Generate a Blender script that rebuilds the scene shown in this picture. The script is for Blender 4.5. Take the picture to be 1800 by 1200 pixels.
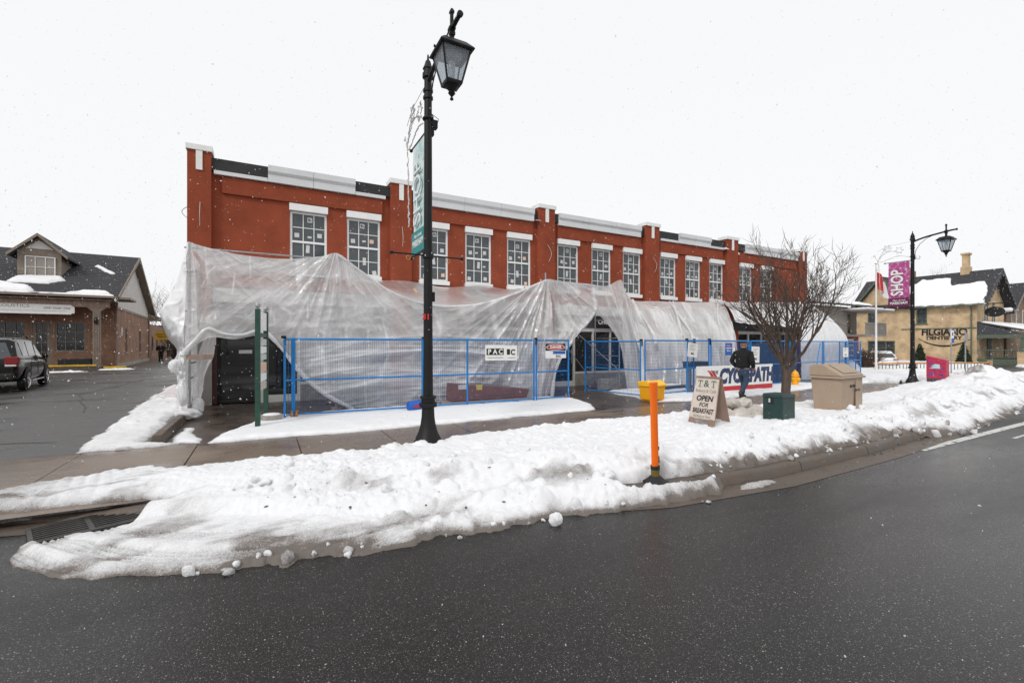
import bpy, bmesh, math, random
import numpy as np
from mathutils import Vector, Matrix
random.seed(7); rng = np.random.default_rng(7)
R = math.radians
for o in list(bpy.data.objects): bpy.data.objects.remove(o)
scene = bpy.context.scene; COL = scene.collection

# ------------------------------------------------------------------ camera
# World axes: x runs along the shop front, y goes away from the street, z = 0 is the pavement.
YAW = math.atan2(800, 1475); CC, SS = math.cos(YAW), math.sin(YAW)
CAMZ, FPX, V0 = 1.70, 800.0, 604.0
cam = bpy.data.cameras.new('camera'); camo = bpy.data.objects.new('camera', cam); COL.objects.link(camo)
camo.location = (0, 0, CAMZ); camo.rotation_euler = (R(90), 0, -YAW)
cam.sensor_width = 36; cam.lens = 16; cam.shift_y = 4/1800; cam.clip_start = .05; cam.clip_end = 2000
scene.camera = camo

# ------------------------------------------------------------------ sky, sun, exposure (overcast, light snow)
SUN_EL, SUN_AZ = R(42), R(238)
world = bpy.data.worlds.new('World'); scene.world = world; world.use_nodes = True
wn, wl = world.node_tree.nodes, world.node_tree.links; wn.clear()
wo = wn.new('ShaderNodeOutputWorld'); wb = wn.new('ShaderNodeBackground'); sky = wn.new('ShaderNodeTexSky')
sky.sky_type = 'NISHITA'; sky.sun_disc = False; sky.sun_elevation = SUN_EL; sky.sun_rotation = SUN_AZ
sky.air_density = 1.0; sky.dust_density = 4.0
hs = wn.new('ShaderNodeHueSaturation'); hs.inputs['Saturation'].default_value = .12
wmix = wn.new('ShaderNodeMixRGB'); wmix.inputs[0].default_value = .90; wmix.inputs[2].default_value = (9.45, 9.5, 9.62, 1)
wl.new(sky.outputs[0], hs.inputs['Color']); wl.new(hs.outputs[0], wmix.inputs[1]); wl.new(wmix.outputs[0], wb.inputs[0])
wb.inputs[1].default_value = .10; wl.new(wb.outputs[0], wo.inputs[0])
sl = bpy.data.lights.new('sun', 'SUN'); sl.energy = 1.2; sl.angle = R(12); sl.color = (1, .975, .94)
so = bpy.data.objects.new('sun', sl); COL.objects.link(so)
sd = Vector((math.sin(SUN_AZ)*math.cos(SUN_EL), math.cos(SUN_AZ)*math.cos(SUN_EL), math.sin(SUN_EL)))
so.rotation_euler = sd.to_track_quat('Z', 'Y').to_euler(); so.location = (0, -20, 30)
scene.view_settings.view_transform = 'Standard'; scene.view_settings.look = 'None'
scene.view_settings.exposure = .10; scene.view_settings.gamma = 1; scene.view_settings.use_curve_mapping = False
scene.render.engine = 'CYCLES'
scene.cycles.max_bounces = 8; scene.cycles.transparent_max_bounces = 16

# ------------------------------------------------------------------ measuring helpers: photo pixel + known plane -> point
def onp(u, v, p):
    rx = (u-900)/FPX; Y = p/(-SS*rx+CC); X = Y*rx
    return Vector((CC*X+SS*Y, p, CAMZ+(V0-v)/FPX*Y))
def ons(u, v, s):
    rx = (u-900)/FPX; Y = s/(CC*rx+SS); X = Y*rx
    return Vector((s, -SS*X+CC*Y, CAMZ+(V0-v)/FPX*Y))
def gr(u, v, z=0.):
    Y = (CAMZ-z)*FPX/(v-V0); X = (u-900)/FPX*Y
    return Vector((CC*X+SS*Y, -SS*X+CC*Y, z))
def dep(u, v, Y):
    X = (u-900)/FPX*Y
    return Vector((CC*X+SS*Y, -SS*X+CC*Y, CAMZ+(V0-v)/FPX*Y))

# ------------------------------------------------------------------ object helpers
def put(o, parent=None):
    COL.objects.link(o)
    if parent is not None: o.parent = parent
    return o
def tag(o, label=None, cat=None, group=None, kind=None):
    if label: o['label'] = label
    if cat: o['category'] = cat
    if group: o['group'] = group
    if kind: o['kind'] = kind
    return o
def thing(name, label, cat, loc=(0, 0, 0), rz=0, group=None):
    o = bpy.data.objects.new(name, None); o.empty_display_size = .2; put(o)
    o.location = loc; o.rotation_euler = (0, 0, rz)
    return tag(o, label, cat, group)
class MB:
    def __init__(self, off=(0, 0, 0)): self.v = []; self.f = []; self.off = Vector(off)
    def add(self, vs, fs):
        n = len(self.v); self.v += [Vector(p)-self.off for p in vs]; self.f += [tuple(i+n for i in f) for f in fs]; return self
    def box(self, x0, x1, y0, y1, z0, z1, rot=None, taper=None):
        vs = [Vector((x, y, z)) for z in (z0, z1) for x, y in ((x0, y0), (x1, y0), (x1, y1), (x0, y1))]
        if taper is not None:
            cx, cy = (x0+x1)/2, (y0+y1)/2
            for q in vs[4:]: q.x = cx+(q.x-cx)*taper; q.y = cy+(q.y-cy)*taper
        if rot is not None: vs = [rot @ q for q in vs]
        return self.add(vs, [(3, 2, 1, 0), (4, 5, 6, 7), (0, 1, 5, 4), (1, 2, 6, 5), (2, 3, 7, 6), (3, 0, 4, 7)])
    def tube(self, pts, r, n=8, cap=True):
        pts = [Vector(p) for p in pts]; m = len(pts)
        rs = r if isinstance(r, (list, tuple)) else [r]*m
        vs = []; fs = []; up = None
        for i, p in enumerate(pts):
            d = (pts[min(i+1, m-1)]-pts[max(i-1, 0)])
            if d.length < 1e-9: d = Vector((0, 0, 1))
            d.normalize()
            if up is None:
                a = Vector((0, 0, 1)) if abs(d.z) < .9 else Vector((1, 0, 0)); up = d.cross(a).normalized()
            else:
                up = (up-d*up.dot(d))
                up = up.normalized() if up.length > 1e-6 else d.orthogonal().normalized()
            w = d.cross(up)
            for k in range(n):
                t = 2*math.pi*k/n; vs.append(p+(up*math.cos(t)+w*math.sin(t))*rs[i])
        for i in range(m-1):
            for k in range(n):
                a, b = i*n+k, i*n+(k+1) % n; fs.append((a, b, b+n, a+n))
        if cap: fs.append(tuple(range(n))[::-1]); fs.append(tuple((m-1)*n+k for k in range(n)))
        return self.add(vs, fs)
    def lathe(self, prof, c=(0, 0, 0), n=16, rot=None, flat=0):
        c = Vector(c); vs = []; fs = []; m = len(prof)
        for (r, z) in prof:
            for k in range(n):
                t = 2*math.pi*(k+flat)/n; q = Vector((r*math.cos(t), r*math.sin(t), z))
                vs.append(c+(rot @ q if rot is not None else q))
        for i in range(m-1):
            for k in range(n):
                a, b = i*n+k, i*n+(k+1) % n; fs.append((a, b, b+n, a+n))
        fs.append(tuple(range(n))[::-1]); fs.append(tuple((m-1)*n+k for k in range(n)))
        return self.add(vs, fs)
    def prism(self, poly, ext):
        ext = Vector(ext); n = len(poly); vs = [Vector(p) for p in poly]; vs += [p+ext for p in vs]
        return self.add(vs, [tuple(range(n))[::-1], tuple(range(n, 2*n))]+[(i, (i+1) % n, (i+1) % n+n, i+n) for i in range(n)])
    def quad(self, a, b, c, d): return self.add([a, b, c, d], [(0, 1, 2, 3)])
    def mesh(self, name, mat=None, smooth=False):
        me = bpy.data.meshes.new(name); me.from_pydata([tuple(p) for p in self.v], [], self.f)
        bm = bmesh.new(); bm.from_mesh(me); bmesh.ops.recalc_face_normals(bm, faces=bm.faces); bm.to_mesh(me); bm.free()
        if mat: me.materials.append(mat)
        if smooth:
            me.polygons.foreach_set('use_smooth', [True]*len(me.polygons))
            try: me.set_sharp_from_angle(angle=R(38))
            except Exception: pass
        return me
    def build(self, name, mat, parent=None, smooth=False, bevel=0, kind=None):
        o = bpy.data.objects.new(name, self.mesh(name, mat, smooth)); put(o, parent)
        if bevel:
            b = o.modifiers.new('bevel', 'BEVEL'); b.width = bevel; b.segments = 2; b.limit_method = 'ANGLE'; b.angle_limit = R(40)
        if kind: o['kind'] = kind
        return o
def link_mesh(name, me, parent=None, loc=(0, 0, 0), rot=(0, 0, 0), scale=(1, 1, 1)):
    o = bpy.data.objects.new(name, me); put(o, parent); o.location = loc; o.rotation_euler = rot; o.scale = scale; return o
def copy_tree(o, parent=None):
    c = o.copy(); COL.objects.link(c)
    if parent is not None: c.parent = parent; c.matrix_parent_inverse = Matrix()
    for ch in list(o.children): copy_tree(ch, c)
    return c
def text(name, body, size, mat, parent, loc, rot, align='CENTER', ext=.002, off=0., shear=0., sx=1., space=1.):
    cu = bpy.data.curves.new('txt', 'FONT'); cu.body = body; cu.size = size; cu.extrude = ext; cu.offset = off
    cu.align_x = align; cu.align_y = 'CENTER'; cu.shear = shear; cu.space_character = space; cu.resolution_u = 3
    t = bpy.data.objects.new('txt', cu); COL.objects.link(t)
    dg = bpy.context.evaluated_depsgraph_get(); me = bpy.data.meshes.new_from_object(t.evaluated_get(dg))
    bpy.data.objects.remove(t); bpy.data.curves.remove(cu)
    me.materials.clear(); me.materials.append(mat)
    return link_mesh(name, me, parent, loc, rot, (sx, 1, 1))
def rotm(ax, a): return Matrix.Rotation(a, 3, ax)

# ------------------------------------------------------------------ numpy noise
def _h(ix, iy, seed):
    n = (ix.astype(np.int64)*374761393+iy.astype(np.int64)*668265263+seed*1274126177) & 0x7fffffff
    n = ((n ^ (n >> 13))*1274126177) & 0x7fffffff
    return ((n ^ (n >> 16)) & 0xffff)/65535.0
def vn(x, y, seed=0):
    ix, iy = np.floor(x), np.floor(y); fx, fy = x-ix, y-iy
    ux, uy = fx*fx*fx*(fx*(fx*6-15)+10), fy*fy*fy*(fy*(fy*6-15)+10)
    a, b, c, d = _h(ix, iy, seed), _h(ix+1, iy, seed), _h(ix, iy+1, seed), _h(ix+1, iy+1, seed)
    return (a*(1-ux)+b*ux)*(1-uy)+(c*(1-ux)+d*ux)*uy
def fbm(x, y, seed=0, oct=4, g=.5):
    s = 0; a = 1; t = 0
    for k in range(oct):
        s = s+a*vn(x*2**k+17.3*k, y*2**k+5.7*k, seed+k); t += a; a *= g
    return s/t
def sm(a, b, x):
    t = np.clip((x-a)/(b-a), 0, 1); return t*t*(3-2*t)
def lumps(x, y, cell, rmin, rmax, dens, seed):
    gx, gy = np.floor(x/cell), np.floor(y/cell); out = np.zeros_like(x)
    for i in (-1, 0, 1):
        for j in (-1, 0, 1):
            cx, cy = gx+i, gy+j
            px = (cx+.15+.7*_h(cx, cy, seed))*cell; py = (cy+.15+.7*_h(cx, cy, seed+1))*cell
            r = rmin+(rmax-rmin)*_h(cx, cy, seed+2)**2; on = _h(cx, cy, seed+3) < dens
            el = .6+.8*_h(cx, cy, seed+4); an = 6.28*_h(cx, cy, seed+5)
            dx, dy = x-px, y-py; ca, sa = np.cos(an), np.sin(an)
            d2 = ((dx*ca+dy*sa)*el)**2+((-dx*sa+dy*ca)/el)**2
            out = np.maximum(out, np.where(on, np.sqrt(np.clip(r*r-d2, 0, None))*.85, 0))
    return out
def grid_mesh(name, X, Y, Z, mat, parent=None, keep=None, smooth=True, attr=None, kind=None):
    nr, nc = X.shape; co = np.stack([X, Y, Z], -1).reshape(-1, 3)
    i = np.arange(nr*nc).reshape(nr, nc); q = np.stack([i[:-1, :-1], i[:-1, 1:], i[1:, 1:], i[1:, :-1]], -1).reshape(-1, 4)
    if keep is not None:
        k = keep; kk = (k[:-1, :-1] | k[:-1, 1:] | k[1:, 1:] | k[1:, :-1]).reshape(-1); q = q[kk]
        used = np.zeros(nr*nc, bool); used[q.reshape(-1)] = True; mp = np.cumsum(used)-1; co = co[used]; q = mp[q]
        if attr is not None: attr = attr.reshape(-1)[used]
    me = bpy.data.meshes.new(name); me.vertices.add(len(co)); me.vertices.foreach_set('co', co.reshape(-1).astype(np.float32))
    me.loops.add(q.size); me.loops.foreach_set('vertex_index', q.reshape(-1).astype(np.int32))
    me.polygons.add(len(q)); me.polygons.foreach_set('loop_start', np.arange(0, q.size, 4, dtype=np.int32))
    me.update(calc_edges=True); me.validate()
    if smooth: me.polygons.foreach_set('use_smooth', [True]*len(me.polygons))
    if attr is not None:
        a = me.attributes.new('dirt_or_fold_light', 'FLOAT', 'POINT'); a.data.foreach_set('value', attr.reshape(-1).astype(np.float32))  # holds grime on snow, but painted fold highlights on the plastic film
    me.materials.append(mat); o = bpy.data.objects.new(name, me); put(o, parent)
    if kind: o['kind'] = kind
    return o

# ------------------------------------------------------------------ materials
def lk(nt, a, b): nt.links.new(a, b)
def mat(name, col, rough=.6, var=.18, scale=6., bump=0., bscale=40., spec=.5, metal=0., col2=None, thr=None, grain=0, stretch=None, rvar=0., coat=0.):
    m = bpy.data.materials.new(name); m.use_nodes = True; nt = m.node_tree; b = nt.nodes['Principled BSDF']
    b.inputs['Roughness'].default_value = rough; b.inputs['Metallic'].default_value = metal
    b.inputs['Specular IOR Level'].default_value = spec; b.inputs['Coat Weight'].default_value = coat
    tc = nt.nodes.new('ShaderNodeTexCoord'); vec = tc.outputs['Object']
    if stretch:
        mp = nt.nodes.new('ShaderNodeMapping'); mp.inputs['Scale'].default_value = stretch; lk(nt, vec, mp.inputs[0]); vec = mp.outputs[0]
    n = nt.nodes.new('ShaderNodeTexNoise'); n.inputs['Scale'].default_value = scale; n.inputs['Detail'].default_value = 6; n.inputs['Roughness'].default_value = .6
    lk(nt, vec, n.inputs['Vector'])
    cr = nt.nodes.new('ShaderNodeValToRGB'); c = Vector(col)
    if col2 is None:
        a0 = [max(0, x*(1-var)) for x in c]; a1 = [min(1, x*(1+var)) for x in c]; e0, e1 = .3, .7
    else:
        a0, a1 = list(col), list(col2); e0, e1 = thr or (.4, .6)
    cr.color_ramp.elements[0].position = e0; cr.color_ramp.elements[1].position = e1
    cr.color_ramp.elements[0].color = (*a0, 1); cr.color_ramp.elements[1].color = (*a1, 1)
    lk(nt, n.outputs[0], cr.inputs[0]); out = cr.outputs[0]
    if grain:
        g = nt.nodes.new('ShaderNodeTexNoise'); g.inputs['Scale'].default_value = 120; g.inputs['Detail'].default_value = 3; lk(nt, tc.outputs['Object'], g.inputs['Vector'])
        mr = nt.nodes.new('ShaderNodeMapRange'); mr.inputs[1].default_value = .3; mr.inputs[2].default_value = .7; mr.inputs[3].default_value = 1-grain; mr.inputs[4].default_value = 1+grain
        lk(nt, g.outputs[0], mr.inputs[0]); vm = nt.nodes.new('ShaderNodeVectorMath'); vm.operation = 'SCALE'
        lk(nt, out, vm.inputs[0]); lk(nt, mr.outputs[0], vm.inputs['Scale']); out = vm.outputs[0]
    lk(nt, out, b.inputs['Base Color'])
    if rvar:
        mr = nt.nodes.new('ShaderNodeMapRange'); mr.inputs[1].default_value = .35; mr.inputs[2].default_value = .65
        mr.inputs[3].default_value = max(.02, rough-rvar); mr.inputs[4].default_value = min(1, rough+rvar); lk(nt, n.outputs[0], mr.inputs[0]); lk(nt, mr.outputs[0], b.inputs['Roughness'])
    if bump:
        n2 = nt.nodes.new('ShaderNodeTexNoise'); n2.inputs['Scale'].default_value = bscale; n2.inputs['Detail'].default_value = 5; lk(nt, vec, n2.inputs['Vector'])
        bp = nt.nodes.new('ShaderNodeBump'); bp.inputs['Strength'].default_value = bump; bp.inputs['Distance'].default_value = .02; lk(nt, n2.outputs[0], bp.inputs['Height']); lk(nt, bp.outputs[0], b.inputs['Normal'])
    return m
def brick_mat(name, c1, c2, mortar, scale=1., axis='X'):
    m = mat(name, c1, .85); nt = m.node_tree; b = nt.nodes['Principled BSDF']
    tc = nt.nodes.new('ShaderNodeTexCoord'); sp = nt.nodes.new('ShaderNodeSeparateXYZ'); cb = nt.nodes.new('ShaderNodeCombineXYZ')
    ad = nt.nodes.new('ShaderNodeMath'); ad.operation = 'ADD'
    lk(nt, tc.outputs['Object'], sp.inputs[0]); lk(nt, sp.outputs[0], ad.inputs[0]); lk(nt, sp.outputs[1], ad.inputs[1]); lk(nt, ad.outputs[0], cb.inputs[0]); lk(nt, sp.outputs[2], cb.inputs[1])
    bt = nt.nodes.new('ShaderNodeTexBrick'); bt.inputs['Scale'].default_value = scale; bt.inputs['Brick Width'].default_value = .22; bt.inputs['Row Height'].default_value = .075
    bt.inputs['Mortar Size'].default_value = .008; bt.inputs['Bias'].default_value = -.1
    bt.inputs['Color1'].default_value = (*c1, 1); bt.inputs['Color2'].default_value = (*c2, 1); bt.inputs['Mortar'].default_value = (*mortar, 1)
    lk(nt, cb.outputs[0], bt.inputs['Vector'])
    n = nt.nodes.new('ShaderNodeTexNoise'); n.inputs['Scale'].default_value = 1.3; n.inputs['Detail'].default_value = 7; lk(nt, tc.outputs['Object'], n.inputs['Vector'])
    mr = nt.nodes.new('ShaderNodeMapRange'); mr.inputs[1].default_value = .3; mr.inputs[2].default_value = .7; mr.inputs[3].default_value = .7; mr.inputs[4].default_value = 1.2; lk(nt, n.outputs[0], mr.inputs[0])
    vm = nt.nodes.new('ShaderNodeVectorMath'); vm.operation = 'SCALE'; lk(nt, bt.outputs[0], vm.inputs[0]); lk(nt, mr.outputs[0], vm.inputs['Scale']); lk(nt, vm.outputs[0], b.inputs['Base Color'])
    bp = nt.nodes.new('ShaderNodeBump'); bp.inputs['Strength'].default_value = .5; bp.inputs['Distance'].default_value = -.01; lk(nt, bt.outputs['Fac'], bp.inputs['Height']); lk(nt, bp.outputs[0], b.inputs['Normal'])
    return m
def wet_ground(name, dark, light, speck=0., rough=(.25, .6), bump=.25, streak=(1, 1, 1), spec=.5, big=.45):
    m = bpy.data.materials.new(name); m.use_nodes = True; nt = m.node_tree; b = nt.nodes['Principled BSDF']; N = nt.nodes.new
    tc = N('ShaderNodeTexCoord'); mp = N('ShaderNodeMapping'); mp.inputs['Scale'].default_value = streak; lk(nt, tc.outputs['Object'], mp.inputs[0])
    n1 = N('ShaderNodeTexNoise'); n1.inputs['Scale'].default_value = big; n1.inputs['Detail'].default_value = 7; n1.inputs['Roughness'].default_value = .62; lk(nt, mp.outputs[0], n1.inputs['Vector'])
    n3 = N('ShaderNodeTexNoise'); n3.inputs['Scale'].default_value = 85; n3.inputs['Detail'].default_value = 3; lk(nt, tc.outputs['Object'], n3.inputs['Vector'])
    n2 = N('ShaderNodeTexNoise'); n2.inputs['Scale'].default_value = 70; n2.inputs['Detail'].default_value = 4; lk(nt, tc.outputs['Object'], n2.inputs['Vector'])
    cr = N('ShaderNodeValToRGB'); cr.color_ramp.elements[0].position = .36; cr.color_ramp.elements[1].position = .66
    cr.color_ramp.elements[0].color = (*dark, 1); cr.color_ramp.elements[1].color = (*light, 1); lk(nt, n1.outputs[0], cr.inputs[0])
    mr = N('ShaderNodeMapRange'); mr.inputs[1].default_value = .3; mr.inputs[2].default_value = .7; mr.inputs[3].default_value = .6; mr.inputs[4].default_value = 1.4; lk(nt, n2.outputs[0], mr.inputs[0])
    vm = N('ShaderNodeVectorMath'); vm.operation = 'SCALE'; lk(nt, cr.outputs[0], vm.inputs[0]); lk(nt, mr.outputs[0], vm.inputs['Scale']); out = vm.outputs[0]
    if speck:
        prev = out
        for sc, dth, cth, amt in ((48, .20, .55, .30), (110, .30, .35, .17), (23, .11, .70, .44)):
            vo = N('ShaderNodeTexVoronoi'); vo.inputs['Scale'].default_value = sc; lk(nt, tc.outputs['Object'], vo.inputs['Vector'])
            a = N('ShaderNodeMath'); a.operation = 'LESS_THAN'; a.inputs[1].default_value = dth; lk(nt, vo.outputs['Distance'], a.inputs[0])
            se = N('ShaderNodeSeparateColor'); lk(nt, vo.outputs['Color'], se.inputs[0])
            g = N('ShaderNodeMapRange'); g.inputs[1].default_value = cth; g.inputs[2].default_value = 1; g.inputs[3].default_value = 0; g.inputs[4].default_value = 1; lk(nt, se.outputs[0], g.inputs[0])
            mu = N('ShaderNodeMath'); mu.operation = 'MULTIPLY'; lk(nt, a.outputs[0], mu.inputs[0]); lk(nt, g.outputs[0], mu.inputs[1])
            m2 = N('ShaderNodeMath'); m2.operation = 'MULTIPLY'; m2.inputs[1].default_value = speck; lk(nt, mu.outputs[0], m2.inputs[0])
            mx = N('ShaderNodeMixRGB'); mx.inputs[2].default_value = (amt, amt*.97, amt*.93, 1); lk(nt, m2.outputs[0], mx.inputs[0]); lk(nt, prev, mx.inputs[1]); prev = mx.outputs[0]
        out = prev
    lk(nt, out, b.inputs['Base Color'])
    r = N('ShaderNodeMapRange'); r.inputs[1].default_value = .38; r.inputs[2].default_value = .62; r.inputs[3].default_value = rough[0]; r.inputs[4].default_value = rough[1]; lk(nt, n1.outputs[0], r.inputs[0]); lk(nt, r.outputs[0], b.inputs['Roughness'])
    b.inputs['Specular IOR Level'].default_value = spec
    bp = N('ShaderNodeBump'); bp.inputs['Strength'].default_value = bump; bp.inputs['Distance'].default_value = .01; lk(nt, n2.outputs[0], bp.inputs['Height']); lk(nt, bp.outputs[0], b.inputs['Normal'])
    return m
def snow_mat(name, dirt_or_fold_light=True):
    m = bpy.data.materials.new(name); m.use_nodes = True; nt = m.node_tree; b = nt.nodes['Principled BSDF']; N = nt.nodes.new
    b.inputs['Roughness'].default_value = .75; b.inputs['Specular IOR Level'].default_value = .25
    tc = N('ShaderNodeTexCoord'); n = N('ShaderNodeTexNoise'); n.inputs['Scale'].default_value = 9; n.inputs['Detail'].default_value = 8; n.inputs['Roughness'].default_value = .7; lk(nt, tc.outputs['Object'], n.inputs['Vector'])
    n3 = N('ShaderNodeTexNoise'); n3.inputs['Scale'].default_value = 85; n3.inputs['Detail'].default_value = 3; lk(nt, tc.outputs['Object'], n3.inputs['Vector'])
    n2 = N('ShaderNodeTexNoise'); n2.inputs['Scale'].default_value = 70; n2.inputs['Detail'].default_value = 6; n2.inputs['Roughness'].default_value = .7; lk(nt, tc.outputs['Object'], n2.inputs['Vector'])
    mx = N('ShaderNodeMixRGB'); mx.inputs[1].default_value = (.83, .835, .85, 1); mx.inputs[2].default_value = (.125, .098, .078, 1)
    if dirt_or_fold_light:
        at = N('ShaderNodeAttribute'); at.attribute_name = 'dirt_or_fold_light'
        a = N('ShaderNodeMath'); a.operation = 'MULTIPLY_ADD'; a.inputs[1].default_value = .9; a.inputs[2].default_value = -.45; lk(nt, n.outputs[0], a.inputs[0])
        s0_ = N('ShaderNodeMath'); s0_.operation = 'MULTIPLY_ADD'; s0_.inputs[1].default_value = 1.0; lk(nt, n3.outputs[0], s0_.inputs[0]); lk(nt, a.outputs[0], s0_.inputs[2]); s1_ = N('ShaderNodeMath'); s1_.operation = 'SUBTRACT'; s1_.inputs[1].default_value = .5; lk(nt, s0_.outputs[0], s1_.inputs[0])
        sq_ = N('ShaderNodeMath'); sq_.operation = 'MULTIPLY'; lk(nt, s1_.outputs[0], sq_.inputs[0]); sp_ = N('ShaderNodeMath'); sp_.operation = 'POWER'; sp_.inputs[1].default_value = .4; lk(nt, at.outputs['Fac'], sp_.inputs[0]); lk(nt, sp_.outputs[0], sq_.inputs[1])
        s = N('ShaderNodeMath'); s.operation = 'ADD'; lk(nt, sq_.outputs[0], s.inputs[0]); lk(nt, at.outputs['Fac'], s.inputs[1])
        mr = N('ShaderNodeMapRange'); mr.inputs[1].default_value = .12; mr.inputs[2].default_value = .95; mr.inputs[3].default_value = 0; mr.inputs[4].default_value = .92; lk(nt, s.outputs[0], mr.inputs[0]); lk(nt, mr.outputs[0], mx.inputs[0])
    else: mx.inputs[0].default_value = 0
    lk(nt, mx.outputs[0], b.inputs['Base Color'])
    bp = N('ShaderNodeBump'); bp.inputs['Strength'].default_value = .7; bp.inputs['Distance'].default_value = .02; lk(nt, n2.outputs[0], bp.inputs['Height']); lk(nt, bp.outputs[0], b.inputs['Normal'])
    return m
def film_mat(name, opac=(.35, .75), tint=(.93, .93, .94), gr_=.2):
    m = bpy.data.materials.new(name); m.use_nodes = True; nt = m.node_tree; nt.nodes.clear(); N = nt.nodes.new
    out = N('ShaderNodeOutputMaterial'); tc = N('ShaderNodeTexCoord')
    mp = N('ShaderNodeMapping'); mp.inputs['Scale'].default_value = (1, 1, 1); lk(nt, tc.outputs['Object'], mp.inputs[0])
    n = N('ShaderNodeTexNoise'); n.inputs['Scale'].default_value = .8; n.inputs['Detail'].default_value = 3; n.inputs['Roughness'].default_value = .5; lk(nt, mp.outputs[0], n.inputs['Vector'])
    wv = N('ShaderNodeTexNoise'); wv.noise_type = 'RIDGED_MULTIFRACTAL'; wv.inputs['Scale'].default_value = 2.6; wv.inputs['Detail'].default_value = 6; wv.inputs['Roughness'].default_value = .6; wv.inputs['Distortion'].default_value = .6; lk(nt, mp.outputs[0], wv.inputs['Vector'])
    bp = N('ShaderNodeBump'); bp.inputs['Strength'].default_value = .75; bp.inputs['Distance'].default_value = .045; lk(nt, wv.outputs[0], bp.inputs['Height'])
    d = N('ShaderNodeBsdfDiffuse'); d.inputs[0].default_value = (*tint, 1); lk(nt, bp.outputs[0], d.inputs['Normal'])
    t = N('ShaderNodeBsdfTranslucent'); t.inputs[0].default_value = (*tint, 1); lk(nt, bp.outputs[0], t.inputs['Normal'])
    g = N('ShaderNodeBsdfGlossy'); g.inputs['Roughness'].default_value = gr_; g.inputs[0].default_value = (1, 1, 1, 1); lk(nt, bp.outputs[0], g.inputs['Normal'])
    tr = N('ShaderNodeBsdfTransparent'); tr.inputs[0].default_value = (.96, .96, .97, 1)
    m1 = N('ShaderNodeMixShader'); m1.inputs[0].default_value = .35; lk(nt, d.outputs[0], m1.inputs[1]); lk(nt, t.outputs[0], m1.inputs[2])
    fr = N('ShaderNodeFresnel'); fr.inputs[0].default_value = 1.65; lk(nt, bp.outputs[0], fr.inputs['Normal'])
    m2 = N('ShaderNodeMixShader'); lk(nt, fr.outputs[0], m2.inputs[0]); lk(nt, m1.outputs[0], m2.inputs[1]); lk(nt, g.outputs[0], m2.inputs[2])
    mr = N('ShaderNodeMapRange'); mr.inputs[1].default_value = .36; mr.inputs[2].default_value = .66; mr.inputs[3].default_value = opac[0]; mr.inputs[4].default_value = opac[1]; lk(nt, n.outputs[0], mr.inputs[0])
    lw = N('ShaderNodeLayerWeight'); lw.inputs[0].default_value = .35; lk(nt, bp.outputs[0], lw.inputs['Normal'])
    at = N('ShaderNodeAttribute'); at.attribute_name = 'dirt_or_fold_light'; am = N('ShaderNodeMath'); am.operation = 'MULTIPLY_ADD'; am.inputs[1].default_value = .45; lk(nt, at.outputs['Fac'], am.inputs[0]); lk(nt, mr.outputs[0], am.inputs[2])  # raises opacity on fold crests: highlights painted into the film, no grime here
    ad = N('ShaderNodeMath'); ad.operation = 'MULTIPLY_ADD'; ad.use_clamp = True; ad.inputs[1].default_value = .45; lk(nt, lw.outputs['Facing'], ad.inputs[0]); lk(nt, am.outputs[0], ad.inputs[2])
    m3 = N('ShaderNodeMixShader'); lk(nt, ad.outputs[0], m3.inputs[0]); lk(nt, tr.outputs[0], m3.inputs[1]); lk(nt, m2.outputs[0], m3.inputs[2])
    lk(nt, m3.outputs[0], out.inputs[0])
    return m
def glass_mat(name, col=(.9, .93, .95), alpha=.75):
    m = bpy.data.materials.new(name); m.use_nodes = True; nt = m.node_tree; nt.nodes.clear(); N = nt.nodes.new
    out = N('ShaderNodeOutputMaterial'); tr = N('ShaderNodeBsdfTransparent'); tr.inputs[0].default_value = (*col, 1)
    g = N('ShaderNodeBsdfPrincipled'); g.inputs['Base Color'].default_value = (.5, .53, .57, 1); g.inputs['Roughness'].default_value = .15
    mx = N('ShaderNodeMixShader'); mx.inputs[0].default_value = 1-alpha; lk(nt, tr.outputs[0], mx.inputs[1]); lk(nt, g.outputs[0], mx.inputs[2]); lk(nt, mx.outputs[0], out.inputs[0])
    return m
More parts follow.
